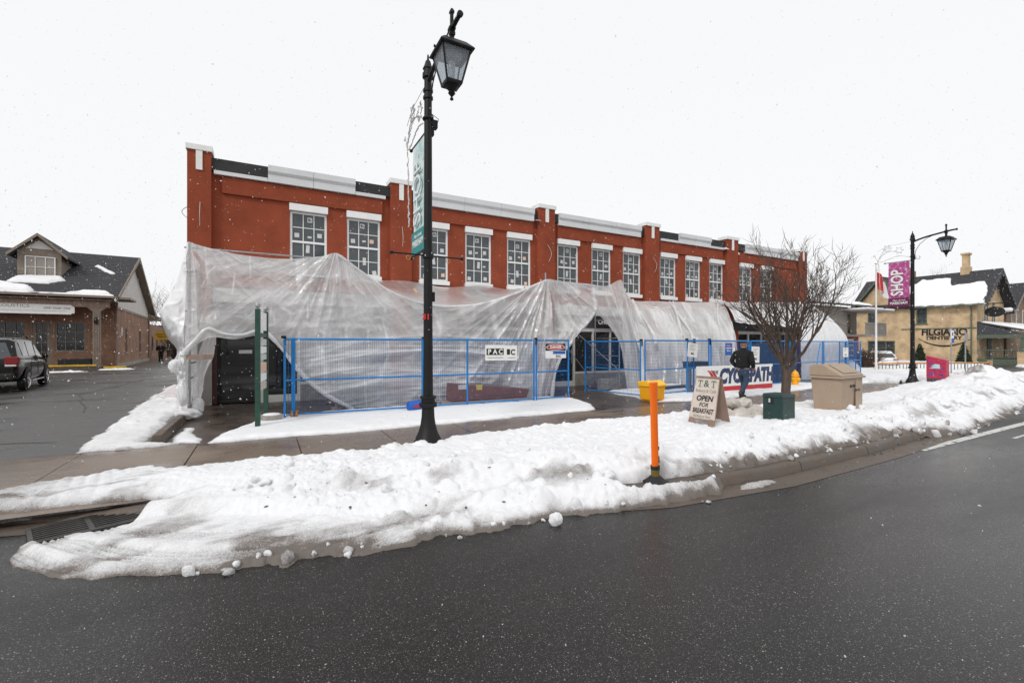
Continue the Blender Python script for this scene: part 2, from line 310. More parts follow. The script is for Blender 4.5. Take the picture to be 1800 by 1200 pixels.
M = dict(
    stucco=mat('red_stucco', (.265, .060, .029), .85, .16, 1.6, .35, 90, .2, grain=.12),
    white=mat('white_trim', (.80, .80, .79), .5, .05, 3, .05, 30),
    vinyl=mat('white_vinyl', (.78, .79, .79), .35, .03, 3),
    cornice=mat('cornice_metal', (.66, .67, .68), .35, .05, 1.2, metal=.0),
    membrane=mat('black_membrane', (.018, .018, .02), .6, .4, 5, .2, 30),
    pane=mat('window_pane', (.066, .078, .084), .08, .25, .9, spec=.55),
    darkglass=mat('dark_glass', (.012, .012, .013), .06, .5, .8, spec=.5),
    paper=mat('paper', (.80, .80, .78), .7, .06, 8),
    sticker=mat('sticker', (.56, .57, .56), .6, .1, 14),
    peach=mat('peach_sticker', (.72, .48, .36), .6, .1, 14),
    black=mat('black_paint', (.008, .008, .009), .5, .3, 9, .05, 60, spec=.28),
    blue=mat('blue_paint', (.002, .19, .52), .35, .18, 7, spec=.5),
    galv=mat('galvanised', (.34, .35, .36), .42, .2, 12, metal=.6),
    wood=mat('timber', (.45, .30, .18), .7, .2, 5, .2, 30, stretch=(1, 8, 8)),
    asphalt=wet_ground('wet_asphalt', (.0095, .0082, .0075), (.022, .021, .021), 1.0, (.10, .55), .30, (.20, .7, 1), spec=.27, big=.30),
    lot=wet_ground('lot_asphalt', (.026, .024, .023), (.090, .086, .083), .35, (.22, .6), .5, (.45, 1, 1), big=.9),
    concrete=wet_ground('wet_concrete', (.115, .080, .058), (.215, .165, .128), .12, (.10, .42), .12, (.5, 1, 1), big=.8, spec=.36),
    forecourt=wet_ground('wet_forecourt', (.050, .036, .029), (.10, .078, .064), .25, (.18, .5), .3, (1, 1, 1), big=.9),
    kerb=mat('kerb_concrete', (.098, .075, .058), .55, .35, 3.5, .5, 40, grain=.3, rvar=.2),
    soil=mat('ground', (.20, .18, .16), .9, .3, .5),
    snow=snow_mat('snow'), cleansnow=snow_mat('clean_snow', False),
    film=film_mat('plastic_film', (.44, .63), (.965, .96, .96)), film_roof=film_mat('plastic_film_roof', (.42, .62), (.96, .955, .955), .42), film_thick=film_mat('gathered_film', (.55, .85)), film_snow=film_mat('snowy_film', (.78, .97), (.93, .935, .95)),
    cream=mat('cream_panel', (.66, .64, .61), .6, .06, 2), fascia=mat('fascia_panel', (.60, .60, .59), .5, .08, 1.5),
    stone=mat('stone', (.30, .28, .25), .8, .25, 5, .5, 20),
    bark=mat('bark', (.085, .060, .046), .85, .4, 18, .6, 30, stretch=(1, 1, .25)),
    orange=mat('orange_plastic', (.95, .165, .006), .4, .08, 6),
    yellow=mat('yellow_plastic', (.88, .40, .008), .4, .1, 5),
    beige=mat('beige_plastic', (.36, .27, .195), .5, .07, 3, .05, 90, grain=.08),
    green=mat('green_paint', (.010, .055, .035), .4, .25, 8), greenbox=mat('green_box', (.012, .040, .036), .45, .25, 8),
    rubber=mat('rubber', (.013, .013, .013), .7, .3, 10), chrome=mat('chrome', (.6, .6, .62), .2, .05, 5, metal=1.),
    blackcar=mat('black_car_paint', (.004, .004, .005), .16, .1, 2, spec=.35), whitecar=mat('white_car_paint', (.72, .72, .72), .25, .03, 2),
    redlens=mat('red_lens', (.22, .008, .008), .2, .1, 5), clearlens=mat('clear_lens', (.7, .6, .58), .2, .1, 5),
    shingle=mat('shingle', (.040, .040, .044), .9, .35, 9, .6, 25, grain=.3, stretch=(.5, 2, 2)),
    tanbrick=brick_mat('tan_brick', (.34, .17, .10), (.27, .135, .08), (.26, .21, .17)),
    buffbrick=brick_mat('buff_brick', (.66, .47, .27), (.56, .39, .21), (.52, .43, .31)),
    taupe=mat('taupe_trim', (.24, .195, .155), .7, .12, 2), greentrim=mat('green_trim', (.10, .125, .09), .6, .12, 3),
    siding=mat('grey_siding', (.24, .22, .20), .7, .15, 2), redwall=mat('red_wall', (.24, .05, .035), .75, .15, 2),
    yellowkerb=mat('yellow_kerb', (.60, .36, .02), .7, .3, 3), shrub=mat('shrub', (.03, .045, .02), .9, .5, 12, .3, 30), drybush=mat('dry_bush', (.09, .06, .045), .9, .4, 12),
    jacket=mat('black_jacket', (.010, .010, .012), .85, .3, 15, .3, 60), jeans=mat('blue_jeans', (.035, .060, .11), .85, .35, 9, .3, 60),
    skin=mat('skin', (.46, .26, .19), .55, .1, 9), hair=mat('hair', (.30, .19, .14), .8, .3, 30), boots=mat('brown_boots', (.05, .032, .022), .6, .3, 9),
    red=mat('red_print', (.48, .012, .02), .5, .08, 5), navy=mat('navy_print', (.012, .030, .10), .5, .1, 5), blackprint=mat('black_print', (.012, .012, .013), .6, .1, 5),
    bluesign=mat('blue_print', (.012, .10, .42), .5, .08, 5), darkgreen=mat('green_print', (.015, .10, .055), .6, .1, 5), greyprint=mat('grey_print', (.22, .23, .20), .6, .1, 5),
    signboard=mat('weathered_board', (.56, .48, .42), .7, .14, 5, .1, 40), woodraw=mat('weathered_wood', (.27, .19, .15), .8, .3, 6, .3, 40, stretch=(1, 1, .2)),
    magenta=mat('magenta_banner', (.42, .060, .24), .6, col2=(.62, .22, .44), scale=7, thr=(.48, .62)), plum=mat('plum_print', (.12, .010, .060), .6, .1, 5),
    teal=mat('teal_print', (.02, .25, .25), .6, .1, 5), paleteal=mat('pale_teal_banner', (.42, .62, .62), .6, col2=(.72, .77, .78), scale=3.2, thr=(.4, .58)),
    pinkbox=mat('patterned_wrap', (.48, .022, .065), .45, col2=(.07, .035, .13), scale=11, thr=(.56, .60)),
    wireblue=mat('blue_wire', (.003, .10, .30), .45, .15, 7), rail=mat('orange_rail', (.46, .22, .07), .6, .2, 3),
    brown=mat('brown_wrap', (.19, .075, .038), .55, .2, 4), sandbag=mat('sandbag', (.52, .48, .44), .85, .25, 6, .5, 50),
    amber=mat('amber_reflector', (.5, .2, .02), .3, .3, 20), greylid=mat('dark_crate', (.05, .055, .065), .6, .2, 6),
    glass=glass_mat('lantern_glass'), bulb=mat('frosted_glass', (.75, .75, .76), .4, .04, 5),
    iron=mat('grate_iron', (.055, .050, .045), .5, .4, 12, .3, 40, metal=.3), shade_black=mat('drain_shade', (.004, .004, .004), 1, .1, 5),
    wire=mat('bare_wire', (.42, .40, .36), .5, .1, 10), lightstring=mat('light_string', (.50, .49, .47), .5, .15, 30), flagwhite=mat('flag_white', (.75, .75, .75), .7, .05, 5))

# ================================================================== GROUND
KS = [-60, -10, -6, -2.4, -1.2, .5, 2.2, 4.0, 6, 9, 12, 16, 21.4, 30, 60, 140]
KP = [9.5, 7.2, 6.9, 6.5, 6.15, 5.25, 4.55, 3.95, 3.74, 3.80, 4.0, 4.45, 5.0, 6.2, 9, 14]
ROADZ = -.13
def kerb_p(s): return np.interp(s, KS, KP)
ss = np.concatenate([np.linspace(-60, -4, 30), np.linspace(-3.5, 24, 140), np.linspace(25, 140, 50)])
def strip(name, s, pa, pb, za, zb, m, n=2, kind='structure', parent=None):
    t = np.linspace(0, 1, n)[None, :]; S = np.repeat(s[:, None], n, 1)
    P = pa[:, None]*(1-t)+pb[:, None]*t; Z = (za+(zb-za)*t)+0*S
    return grid_mesh(name, S, P, Z, m, parent, smooth=False, kind=kind)
kp = kerb_p(ss)
g = MB(); g.quad((-400, -400, -.45), (500, -400, -.45), (500, 600, -.45), (-400, 600, -.45)); g.build('ground', M['soil'], kind='structure')
strip('road', ss, np.full_like(ss, -60), kp-.02, ROADZ, ROADZ, M['asphalt'])
strip('gutter', ss, kp-.34, kp-.005, ROADZ+.004, ROADZ+.006, M['kerb'])
# kerb: one swept profile, lowered at the driveway; cut into lengths so that the joints show
top = np.where(ss < -1.6, -.085, np.where(ss < -.6, -.085+(ss+1.6)*.085, 0.))
prof_off = [(-.0, None), (.035, 0), (.05, 1), (.20, 2), (.21, None)]
def kerb_rows(i0, i1, gap):
    s = ss[i0:i1+1].copy(); s[0] += gap; s[-1] -= gap; p = kerb_p(s); t = np.interp(s, ss, top)
    S = np.repeat(s[:, None], 5, 1); P = np.stack([p, p+.03, p+.055, p+.20, p+.21], 1); Z = np.stack([0*s-.16, t-.03, t, t+.002, 0*s-.16], 1)
    return S, P, Z
kerb = thing('kerb', None, None); kerb['kind'] = 'structure'
i = 0
while i < len(ss)-1:
    j = min(i+(10 if -4 < ss[i] < 24 else 4), len(ss)-1)
    S, P, Z = kerb_rows(i, j, .006); grid_mesh('kerb_stone', S, P, Z, M['kerb'], kerb, smooth=False); i = j
strip('verge', ss, kp+.19, np.full_like(ss, 7.95), -.03, -.03, M['soil'])
# pavement of cast slabs
pav = thing('pavement', None, None); pav['kind'] = 'structure'
slab_mesh = {}
s0 = -16.0
while s0 < 40:
    L = 1.5; lo, hi = 7.6, 9.15
    if s0 < -1.5: lo, hi = 7.3, 9.40
    mb = MB(); mb.box(s0+.006, s0+L-.006, lo, hi, -.12, random.uniform(-.003, .003)); mb.build('slab', M['concrete'], pav, bevel=.008); s0 += L
mb = MB(); mb.quad((-60, 6.3, -.02), (-1.0, 6.3, -.02), (-1.0, 7.62, -.008), (-60, 9.5, -.008)); mb.build('driveway_apron', M['concrete'], kind='structure')
def zlot(p): return np.interp(p, [9.3, 14, 28, 34, 47, 80], [0., .17, .24, .24, .06, 0.])
pl = np.array([9.38, 10, 11, 12, 13, 14, 17, 20, 24, 28, 34, 40, 47, 60, 90]); sl_ = np.array([-60, -30, -20, -12, -8, -5, -3, -1.70])
S, P = np.meshgrid(sl_, pl); grid_mesh('driveway', S, P, zlot(P)-.004, M['lot'], kind='structure')
mb = MB(); mb.quad((-1.72, 9.14, -.012), (27.6, 9.14, -.012), (27.6, 40, -.012), (-1.72, 40, -.012)); mb.build('forecourt', M['forecourt'], kind='structure')
mb = MB(); mb.quad((27.6, 7.9, -.014), (140, 12, -.014), (140, 80, -.014), (27.6, 80, -.014)); mb.build('parking_lot', M['lot'], kind='structure')
# cracks and a patched seam in the old driveway asphalt
tar = mat('crack_fill', (.012, .012, .012), .5, .3, 9)
def crack(pts, w, seed):
    rn = random.Random(seed); P = []
    for (a, b) in zip(pts[:-1], pts[1:]):
        for k in range(8): f = k/8; P.append((a[0]+(b[0]-a[0])*f+rn.uniform(-.07, .07), a[1]+(b[1]-a[1])*f+rn.uniform(-.07, .07)))
    vs, fs = [], []
    for i, (x, y) in enumerate(P):
        j = min(i+1, len(P)-1); h = max(j-1, 0); dx, dy = P[j][0]-P[h][0], P[j][1]-P[h][1]; L = math.hypot(dx, dy)+1e-6; ww = w*rn.uniform(.3, 1.2)
        for sg in (-1, 1): X, Y = x-dy/L*ww*sg, y+dx/L*ww*sg; vs.append((X, Y, float(zlot(Y))+.0005))
        if i: fs.append((2*i-2, 2*i-1, 2*i+1, 2*i))
    MB().add(vs, fs).build('asphalt_crack', tar, kind='structure')
for k, c in enumerate((((-14, 11.2), (-8, 11.0), (-4.6, 10.8), (-2.9, 10.4)), ((-10, 15), (-7.5, 13.4), (-6.6, 12.4), (-4.4, 11.9)), ((-6.6, 12.4), (-6.9, 16), (-5.6, 19.5)), ((-4.4, 24), (-4.8, 18), (-3.4, 13)), ((-16, 18), (-10, 17.2), (-5, 17.8)), ((-12, 12.6), (-9, 13.1), (-7.4, 12.9)), ((-5, 22), (-3.2, 21)), ((-9.5, 27), (-6, 26), (-3.3, 27)))): crack(c, .022, 700+k)
# lane markings: worn white paint
worn = mat('worn_road_paint', (.05, .05, .05), .6, col2=(.55, .55, .53), scale=9, thr=(.36, .46))
def marking(s0, s1, p0, p1, q0, q1): MB().quad((s0, p0, ROADZ+.004), (s1, q0, ROADZ+.004), (s1, q1, ROADZ+.004), (s0, p1, ROADZ+.004)).build('road_marking', worn, kind='structure')
marking(9.9, 44, 3.46, 3.60, 3.75, 3.92); marking(12.7, 15.5, 3.08, 3.14, 3.1, 3.17)

# ---- ploughed snow on the verge and over the kerb: a height field with clods, footprints and tyre tracks
FS = [-1.95, -1.8, -1.5, -1, -.29, 1, 2.6, 3.5, 4.3, 4.85, 5.0, 5.25, 6, 8.5, 10.5, 11.3, 12.5, 13.5, 16, 21.4, 26, 30, 40]
FP = [5.55, 5.2, 4.86, 4.56, 4.30, 4.10, 3.97, 3.84, 3.64, 3.62, 3.80, 4.06, 4.0, 3.97, 4.02, 3.98, 3.74, 3.80, 4.12, 4.68, 5.3, 6.0, 7.2]
BS = [-3.2, -2.7, -1.6, -.5, 1.2, 2.45, 3.3, 4.2, 7, 9, 13.4, 16, 20, 24, 27, 40]
BP = [7.35, 7.45, 7.85, 7.68, 7.60, 7.68, 7.85, 7.98, 7.98, 7.9, 7.62, 7.7, 8.2, 9.0, 9.2, 9.3]
def snow_field(S, P):
    x, y = S, P; kpp = kerb_p(S)
    j1 = (fbm(x*2.2, y*2.2, 3, 4)-.5)*.36+(fbm(x*7, y*7, 8, 4)-.5)*.22
    pf = np.interp(S, FS, FP); pb = np.interp(S, BS, BP)
    df = (P-pf)+j1*np.where(S < 0, .35, .8); db = (pb-P)+j1*1.1
    dl = (S+1.95)+.3*(fbm(x*1.5, y*1.5, 21, 3)-.5)
    # the gap that leaves the drain and its gutter free
    lo = np.interp(S, [-3, -1.85, -1.2, -1.05], [5.6, 5.74, 5.86, 6.2]); hi = np.interp(S, [-3, -1.85, -1.2, -1.05], [6.55, 6.5, 6.42, 6.25])
    gap = np.maximum(np.maximum(lo-P, P-hi), (S+1.02))+j1*.25
    left_apron = (P > hi-.05)
    d = np.minimum(np.minimum(df, db), gap)
    d = np.minimum(d, np.where(left_apron, 10, dl))
    zb = ROADZ+(0-ROADZ)*sm(-.28, .0, P-kpp)
    on_verge = sm(0., .7, P-kpp)
    # broad shape
    w = .035+.10*sm(0, .9, d)*on_verge+.06*sm(.0, .25, d)
    w = w+.10*np.exp(-((P-kpp-.75)/.45)**2)*sm(.4, 2, S)*sm(-.1, .5, d)*(.5+fbm(x*.7, y*.7, 31, 3))
    w = w+(fbm(x*.8, y*.8, 5, 4)-.5)*.16*sm(0, .8, d)*sm(-1.5, 1, S)
    # the pile by the corner at the right and the clods thrown up along the edge
    pile = .50*np.exp(-((S-24.2)/1.9)**2-((P-6.75)/.75)**2)+.12*np.exp(-((S-17.5)/2.6)**2-((P-5.6)/.7)**2)+.22*np.exp(-((S-28.)/3.)**2-((P-7.6)/.8)**2)
    w = w*(.42+.58*sm(.15, 1.25, db))
    w = w+pile*sm(-.1, .6, d)
    rough = (np.exp(-((P-kpp-.45)/.55)**2)*1.0+.42)*sm(-.4, 1.2, S)+1.6*np.clip(pile*2.2, 0, 1)
    rough = rough*(.40+1.2*sm(.38, .64, fbm(x*.8, y*1.2, 41, 3)))*sm(-.02, .12, d)
    zone = np.exp(-((S-.6)/.8)**2-((P-5.6)/.55)**2); rough = rough+1.0*zone
    rough = rough+.9*np.exp(-((P-kpp+.10)/.14)**2)*sm(1.5, 3, S)*sm(.02, .15, d)
    q = lumps(x, y, .34, .05, .15, .55, 51)*np.clip(rough, 0, 1.1)*.85
    q = np.maximum(q, lumps(x+3, y+1, .17, .03, .075, .6, 61)*np.clip(rough*1.2, 0, 1.0)*.9)
    q = q+lumps(x, y, .075, .012, .032, .55, 71)*np.clip(rough*1.3, .12, 1.0)*.55
    big = np.clip(pile*2, 0, 1); q = q+lumps(x, y, .7, .12, .32, .6, 81)*big*.8
    fb = (fbm(x*4, y*4, 91, 4)-.5)*.055-(np.abs(fbm(x*7, y*7, 95, 4)-.5))*.07+(fbm(x*24, y*24, 97, 3)-.5)*.018
    foot = lumps(x+9, y+4, .55, .08, .13, .5, 101)*.32*(1-np.clip(rough, 0, 1))*on_verge*sm(1.2, 3, S)
    h = w+q+fb*sm(0, .15, d)-foot
    # thin packed snow with tyre tracks at the driveway end
    thin = 1-sm(.25, 1.35, S+1.5*np.clip(P-4.68, -.2, 1.0)); thin = np.where(left_apron, 1-sm(-1.9, -.5, S), thin)
    hp = .028+.06*sm(0, .6, d)+(fbm(x*5, y*5, 111, 5)-.5)*.03
    vv = np.hypot(x-.5, y-6.98)-2.83; u = np.arctan2(x-.5, 6.98-y)*2.83
    inb = lambda c, w_: sm(w_, w_*.75, np.abs(vv-c))
    band = np.clip(inb(.02, .11)+inb(-.26, .10)+inb(-.60, .10)*.7, 0, 1)*(.45+.55*sm(.35, .6, fbm(u*1.5, vv*3, 115, 3)))
    tread = (.5+.5*np.sin(vv*2*math.pi/.05))**2*.7+(.5+.5*np.sin((u+np.abs(((vv+.02)%.10)-.05)*1.6)*2*math.pi/.05))*.6
    hp = hp+.03*np.exp(-((vv+.12)/.04)**2)+.035*np.exp(-((vv+.43)/.06)**2)*fbm(u*4, vv*4, 117, 3)
    hp_road = hp-.032*tread*band
    u2 = y-6.2; x2 = x+.10*u2*u2; tr2 = (.5+.5*np.sin(x2*2*math.pi/.13))**2
    hp_ap = np.clip(hp, .02, .075)-.016*tr2*sm(-1.3, -2.0, S)*sm(.35, .55, fbm(x*2, y*1.2, 119, 3))-.008*(.5+.5*np.sin(y*2*math.pi/.04))*sm(-1.9, -2.4, S)
    hp = np.where(left_apron, hp_ap, hp_road)
    h = h*(1-thin)+hp*thin
    # strip of bare kerb in front of the marker post
    bare = np.maximum(.11-np.abs(P-kpp-.10), -.3)+(fbm(x*4, y*4, 123, 3)-.5)*.10; bare = np.where((S > 3.5) & (S < 5.3), np.minimum(bare, np.minimum(S-3.7, 5.2-S)), -.3); d = np.minimum(d, -bare+.0)
    e = sm(-.005, .05+.05*fbm(x*6, y*6, 121, 2), d)
    z = zb+h*e-.10*(1-sm(-.03, .01, d))
    # dirt: brown along the road edge and in the thrown-up clods
    dirt_or_fold_light = 1.25*np.exp(-np.clip(df, 0, None)/.09)*(.25+.75*sm(-1.0, .6, S))+.42*np.exp(-((P-kpp-.32)/.22)**2)*sm(.45, .66, fbm(x*1.6, y*2.2, 131, 5))*sm(0, 1.5, S)*1.5
    dirt_or_fold_light = dirt_or_fold_light+np.clip(pile*1.8, 0, .8)*sm(.45, .68, fbm(x*2.2, y*2.2, 141, 5))*1.1
    dirt_or_fold_light = dirt_or_fold_light+.55*np.exp(-np.clip(d, 0, None)/.05)+thin*(.20+.34*np.where(left_apron, sm(-1.8, -2.6, S), tread*band*.8)+.45*sm(.5, .68, fbm(x*1.5, y*3.5, 151, 4)))
    ped = np.exp(-((S-1.2)/1.5)**2-((P-4.45)/.22)**2)*.7*sm(.35, .6, fbm(x*1.2, y*3, 161, 4)); dirt_or_fold_light = dirt_or_fold_light+ped
    return z, d, np.clip(dirt_or_fold_light, 0, 1.2)
for (a, b, p0, p1, res) in ((-3.3, 1.6, 3.3, 8.6, .014), (1.58, 9.5, 3.3, 8.7, .021), (9.46, 17, 3.5, 8.7, .033), (16.95, 40, 4.0, 10, .06)):
    s_ = np.arange(a, b+res, res); p_ = np.arange(p0, p1, res); S, P = np.meshgrid(s_, p_)
    Z, D, DI = snow_field(S, P); grid_mesh('snow_bank', S, P, Z, M['snow'], keep=D > -.035, attr=DI, kind='stuff')
def snow_z(s, p): return float(snow_field(np.array([[float(s)]]), np.array([[float(p)]]))[0][0, 0])

# ---- thinner snow: forecourt strips, driveway edge, far lot
def inside(S, P, poly):
    """signed distance to a polygon, positive inside"""
    n = len(poly); dmin = np.full(S.shape, 1e9); ins = np.zeros(S.shape, bool)
    for k in range(n):
        (x0, y0), (x1, y1) = poly[k], poly[(k+1) % n]
        dx, dy = x1-x0, y1-y0; t = np.clip(((S-x0)*dx+(P-y0)*dy)/(dx*dx+dy*dy), 0, 1)
        dmin = np.minimum(dmin, np.hypot(S-x0-t*dx, P-y0-t*dy))
        c = ((y0 > P) != (y1 > P)) & (S < (x1-x0)*(P-y0)/((y1-y0) if abs(y1-y0) > 1e-9 else 1e-9)+x0); ins ^= c
    return np.where(ins, dmin, -dmin)
def snow_patch(poly, res, th, zf=None, seed=0, dirt_or_fold_light=.0, rag=.25, clod=.0):
    xs = [q[0] for q in poly]; ys = [q[1] for q in poly]
    S, P = np.meshgrid(np.arange(min(xs)-.3, max(xs)+.3, res), np.arange(min(ys)-.3, max(ys)+.3, res))
    d = inside(S, P, poly)+(fbm(S*1.7, P*1.7, seed+3, 4)-.5)*rag*2+(fbm(S*7, P*7, seed+5, 3)-.5)*rag*.5
    h = th*sm(-.01, .18, d)*(.55+.9*fbm(S*1.1, P*1.1, seed, 4))+(fbm(S*7, P*7, seed+9, 4)-.5)*.02*sm(0, .1, d)
    h = h+lumps(S, P, .3, .04, .12, .5, seed+11)*clod
    z = (zf(S, P) if zf else 0*S)+h-.03*(1-sm(-.03, .01, d))
    di = dirt_or_fold_light*(.4+fbm(S*2, P*2, seed+7, 4))+.5*np.exp(-np.clip(d, 0, None)/.05)
    return grid_mesh('snow_cover', S, P, z, M['snow'], keep=d > -.03, attr=np.clip(di, 0, 1), kind='stuff')
snow_patch([(-.85, 9.38), (-.7, 10.2), (-.35, 11.0), (.0, 11.85), (.7, 12.1), (8.0, 12.3), (8.35, 11.3), (8.1, 10.2), (7.5, 9.34), (4, 9.22), (1.5, 9.18)], .028, .06, seed=200, rag=.12)
snow_patch([(9.9, 9.75), (10.4, 11.0), (10.6, 12.6), (16, 12.8), (20, 12), (20.4, 10.6), (17.6, 9.65), (15, 9.45), (12.7, 9.3), (11, 9.45)], .04, .07, seed=230, rag=.15)
snow_patch([(-2.55, 9.45), (-2.75, 13), (-2.9, 18), (-2.8, 24), (-1.85, 24), (-1.78, 13.2), (-1.78, 9.75), (-1.3, 9.5)], .025, .05, lambda S, P: zlot(P), seed=260, rag=.16, dirt_or_fold_light=.22, clod=.35)
snow_patch([(-1.45, 9.6), (-1.45, 11.2), (-1.25, 11.3), (-1.15, 10.3), (-.95, 9.45)], .025, .035, seed=270, rag=.12)
snow_patch([(24, 9.6), (23, 11.5), (26, 14), (34, 20), (50, 26), (62, 26), (66, 17), (50, 14.2), (40, 11.2), (30, 10.0)], .12, .16, seed=290, rag=.9, clod=.8, dirt_or_fold_light=.15)
snow_patch([(21.5, 10.1), (22, 11.3), (27, 12.4), (29, 11.3), (26, 10)], .06, .08, seed=300, rag=.2)
snow_patch([(44, 9.0), (48, 11.5), (60, 12.5), (60, 11)], .1, .15, seed=310, rag=.5)
for k, (s, p, a, b) in enumerate(((-13.4, 31.2, .8, .3), (-9.4, 31.6, 1.5, .4), (-7.4, 33.4, .8, .4))):
    snow_patch([(s-a, p-b), (s-a, p+b*.3), (s+a*.4, p+b), (s+a, p), (s+a*.6, p-b)], .06, .06, lambda S, P: zlot(P), seed=320+k*10, rag=.2, clod=.6)
# loose lumps of snow
def chunk(name, c, r, seed, sq=(1, 1, 1), m=None, dirt_or_fold_light=.1):
    bm = bmesh.new(); bmesh.ops.create_icosphere(bm, subdivisions=4, radius=1)
    for v in bm.verts:
        q = v.co.copy(); n = float(fbm(np.array(q.x*1.6+q.z+5), np.array(q.y*1.6-q.z*.7+5), seed, 4))-.5; n2 = float(fbm(np.array(q.x*6+q.z*3), np.array(q.y*6-q.z*4), seed+9, 3))-.5
        v.co = Vector((q.x*sq[0], q.y*sq[1], q.z*sq[2]))*r*(1+n*.7+n2*.22)
    me = bpy.data.meshes.new(name); bm.to_mesh(me); bm.free(); me.polygons.foreach_set('use_smooth', [True]*len(me.polygons))
    a = me.attributes.new('dirt_or_fold_light', 'FLOAT', 'POINT'); a.data.foreach_set('value', [dirt_or_fold_light]*len(me.vertices)); me.materials.append(m or M['snow'])
    o = bpy.data.objects.new(name, me); put(o); o.location = c; return o
q = gr(977, 921, ROADZ); tag(chunk('snowball', (q.x, q.y, ROADZ+.055), .068, 4), 'round white snowball lying alone on the black road in front of the snow bank', 'snowball')
q = gr(1020, 905, ROADZ); tag(chunk('snow_lump', (q.x+.02, q.y+.10, ROADZ+.06), .085, 9, (.8, .7, 1), dirt_or_fold_light=.2), 'upright angular lump of snow at the road edge right of the snowball', 'snow lump')
q = gr(1333, 853, ROADZ); tag(chunk('slush_clump', (q.x, q.y, ROADZ+.0), .16, 14, (1.9, .5, .3), dirt_or_fold_light=.62), 'long grey clump of slush in the gutter below the bare kerb', 'slush')

# ---- crumbs and broken lumps of snow along the bank's foot and on its ploughed ridge
def crumbs(n, seed):
    rn = random.Random(seed); bm = bmesh.new(); bmesh.ops.create_icosphere(bm, subdivisions=2, radius=1); bv = [v.co.copy() for v in bm.verts]; bf = [tuple(v.index for v in f.verts) for f in bm.faces]; bm.free()
    ss_ = [rn.uniform(-.6, 15) if k < n*.8 else rn.uniform(15, 26) for k in range(n)]; on_bank = [rn.random() < .6 for _ in range(n)]
    pp = [(float(np.interp(s, FS, FP))+rn.gauss(.02, .07)) if not b else float(kerb_p(s))+rn.uniform(.1, 1.3) for s, b in zip(ss_, on_bank)]
    zz = snow_field(np.array([ss_]), np.array([pp]))[0][0]; vs, fs, at = [], [], []
    for s, p, z, b in zip(ss_, pp, zz, on_bank):
        r = rn.choice((.010, .012, .016, .02, .026, .04))*(1.25 if s < 9 else 1.8); n0 = len(vs); q = [rn.uniform(.65, 1.2) for _ in range(3)]; an = rn.uniform(0, 6.3); ca, sa = math.cos(an), math.sin(an); o1 = rn.uniform(0, 50)
        nz = fbm(np.array([v.x*1.5+v.z+o1 for v in bv]), np.array([v.y*1.5-v.z+o1 for v in bv]), seed, 3)-.5; zb_ = max(float(z), ROADZ+.002 if p < kerb_p(s) else .0)
        for v, k in zip(bv, nz): f = r*(1+1.9*k); x, y = v.x*q[0]*f, v.y*q[1]*f; vs.append((s+x*ca-y*sa, p+x*sa+y*ca, zb_+r*.35+v.z*q[2]*f))
        fs += [tuple(i+n0 for i in f) for f in bf]; at += [rn.choice((.15, .3, .5, .7)) if not b else rn.choice((0, .05, .15))]*len(bv)
    me = bpy.data.meshes.new('snow_crumbs'); me.from_pydata(vs, [], fs); me.polygons.foreach_set('use_smooth', [True]*len(me.polygons)); a = me.attributes.new('dirt_or_fold_light', 'FLOAT', 'POINT'); a.data.foreach_set('value', at); me.materials.append(M['snow'])
    o = bpy.data.objects.new('snow_crumbs', me); put(o); o['kind'] = 'stuff'
crumbs(260, 77)
rn = random.Random(5); gq = MB()                                     # dark grit and leaf scraps thrown up with the snow
for k in range(90):
    s = rn.uniform(0, 14); p = float(kerb_p(s))+abs(rn.gauss(0, .45))-.25; z = snow_z(s, p)+.004; z = max(z, ROADZ+.004 if p < kerb_p(s) else .004); r = rn.choice((.006, .008, .012, .02)); a_ = rn.uniform(0, 6.3)
    c0 = Vector((s, p, z)); d0 = Vector((math.cos(a_), math.sin(a_), rn.uniform(-.2, .3)))*r; e0 = Vector((-d0.y, d0.x, 0))*rn.uniform(.3, .8); gq.prism([c0+d0, c0+e0, c0-d0, c0-e0], (0, 0, r*.4))
gq.build('grit', mat('grit', (.05, .036, .026), .8, .5, 30), kind='stuff')

# ---- storm drain
dr = thing('storm_drain', 'dark iron storm drain grate half buried in tyre marked snow at the driveway', 'drain', (0, 0, 0))
A, B, Cq, D = gr(75, 947, ROADZ), gr(232, 912, ROADZ), gr(236, 903, ROADZ), gr(118, 909, ROADZ)
o_ = gr(157, 924, ROADZ); ax = Vector((.86, .32, 0)).normalized(); ay = Vector((-.32, .86, 0)).normalized(); dr.location = o_
dr.rotation_euler = (0, 0, math.atan2(ax.y, ax.x))
MB().box(-.40, .40, -.23, .23, .008, .012).build('drain_shade_plate', M['shade_black'], dr)  # flat black plate painting in the shade below the bars, no real depth
f = MB(); f.box(-.43, .43, -.26, -.225, .010, .034).box(-.43, .43, .225, .26, .010, .034).box(-.43, -.395, -.224, .224, .010, .034).box(.395, .43, -.224, .224, .010, .034).box(-.02, .02, -.224, .224, .010, .032); f.build('frame', M['iron'], dr)
bar = MB().box(-.187, .187, -.011, .011, .014, .032).mesh('bar', M['iron'])
for sx in (-.207, .207):
    for k in range(7): link_mesh('bar', bar, dr, (sx, -.192+k*.064, 0), (0, 0, 0))
# ---- kerb stop beside the driveway and paving in front of the door
ks = thing('parking_kerb', 'long weathered concrete kerb edging between the snowy driveway and the plaza entrance', 'kerb block', (-1.62, 9.7, 0))
MB().prism([(-.10, 0, -.02), (.10, 0, -.02), (.07, 0, .15), (-.07, 0, .15)], (0, 3.3, 0)).build('block', M['kerb'], ks, bevel=.02)

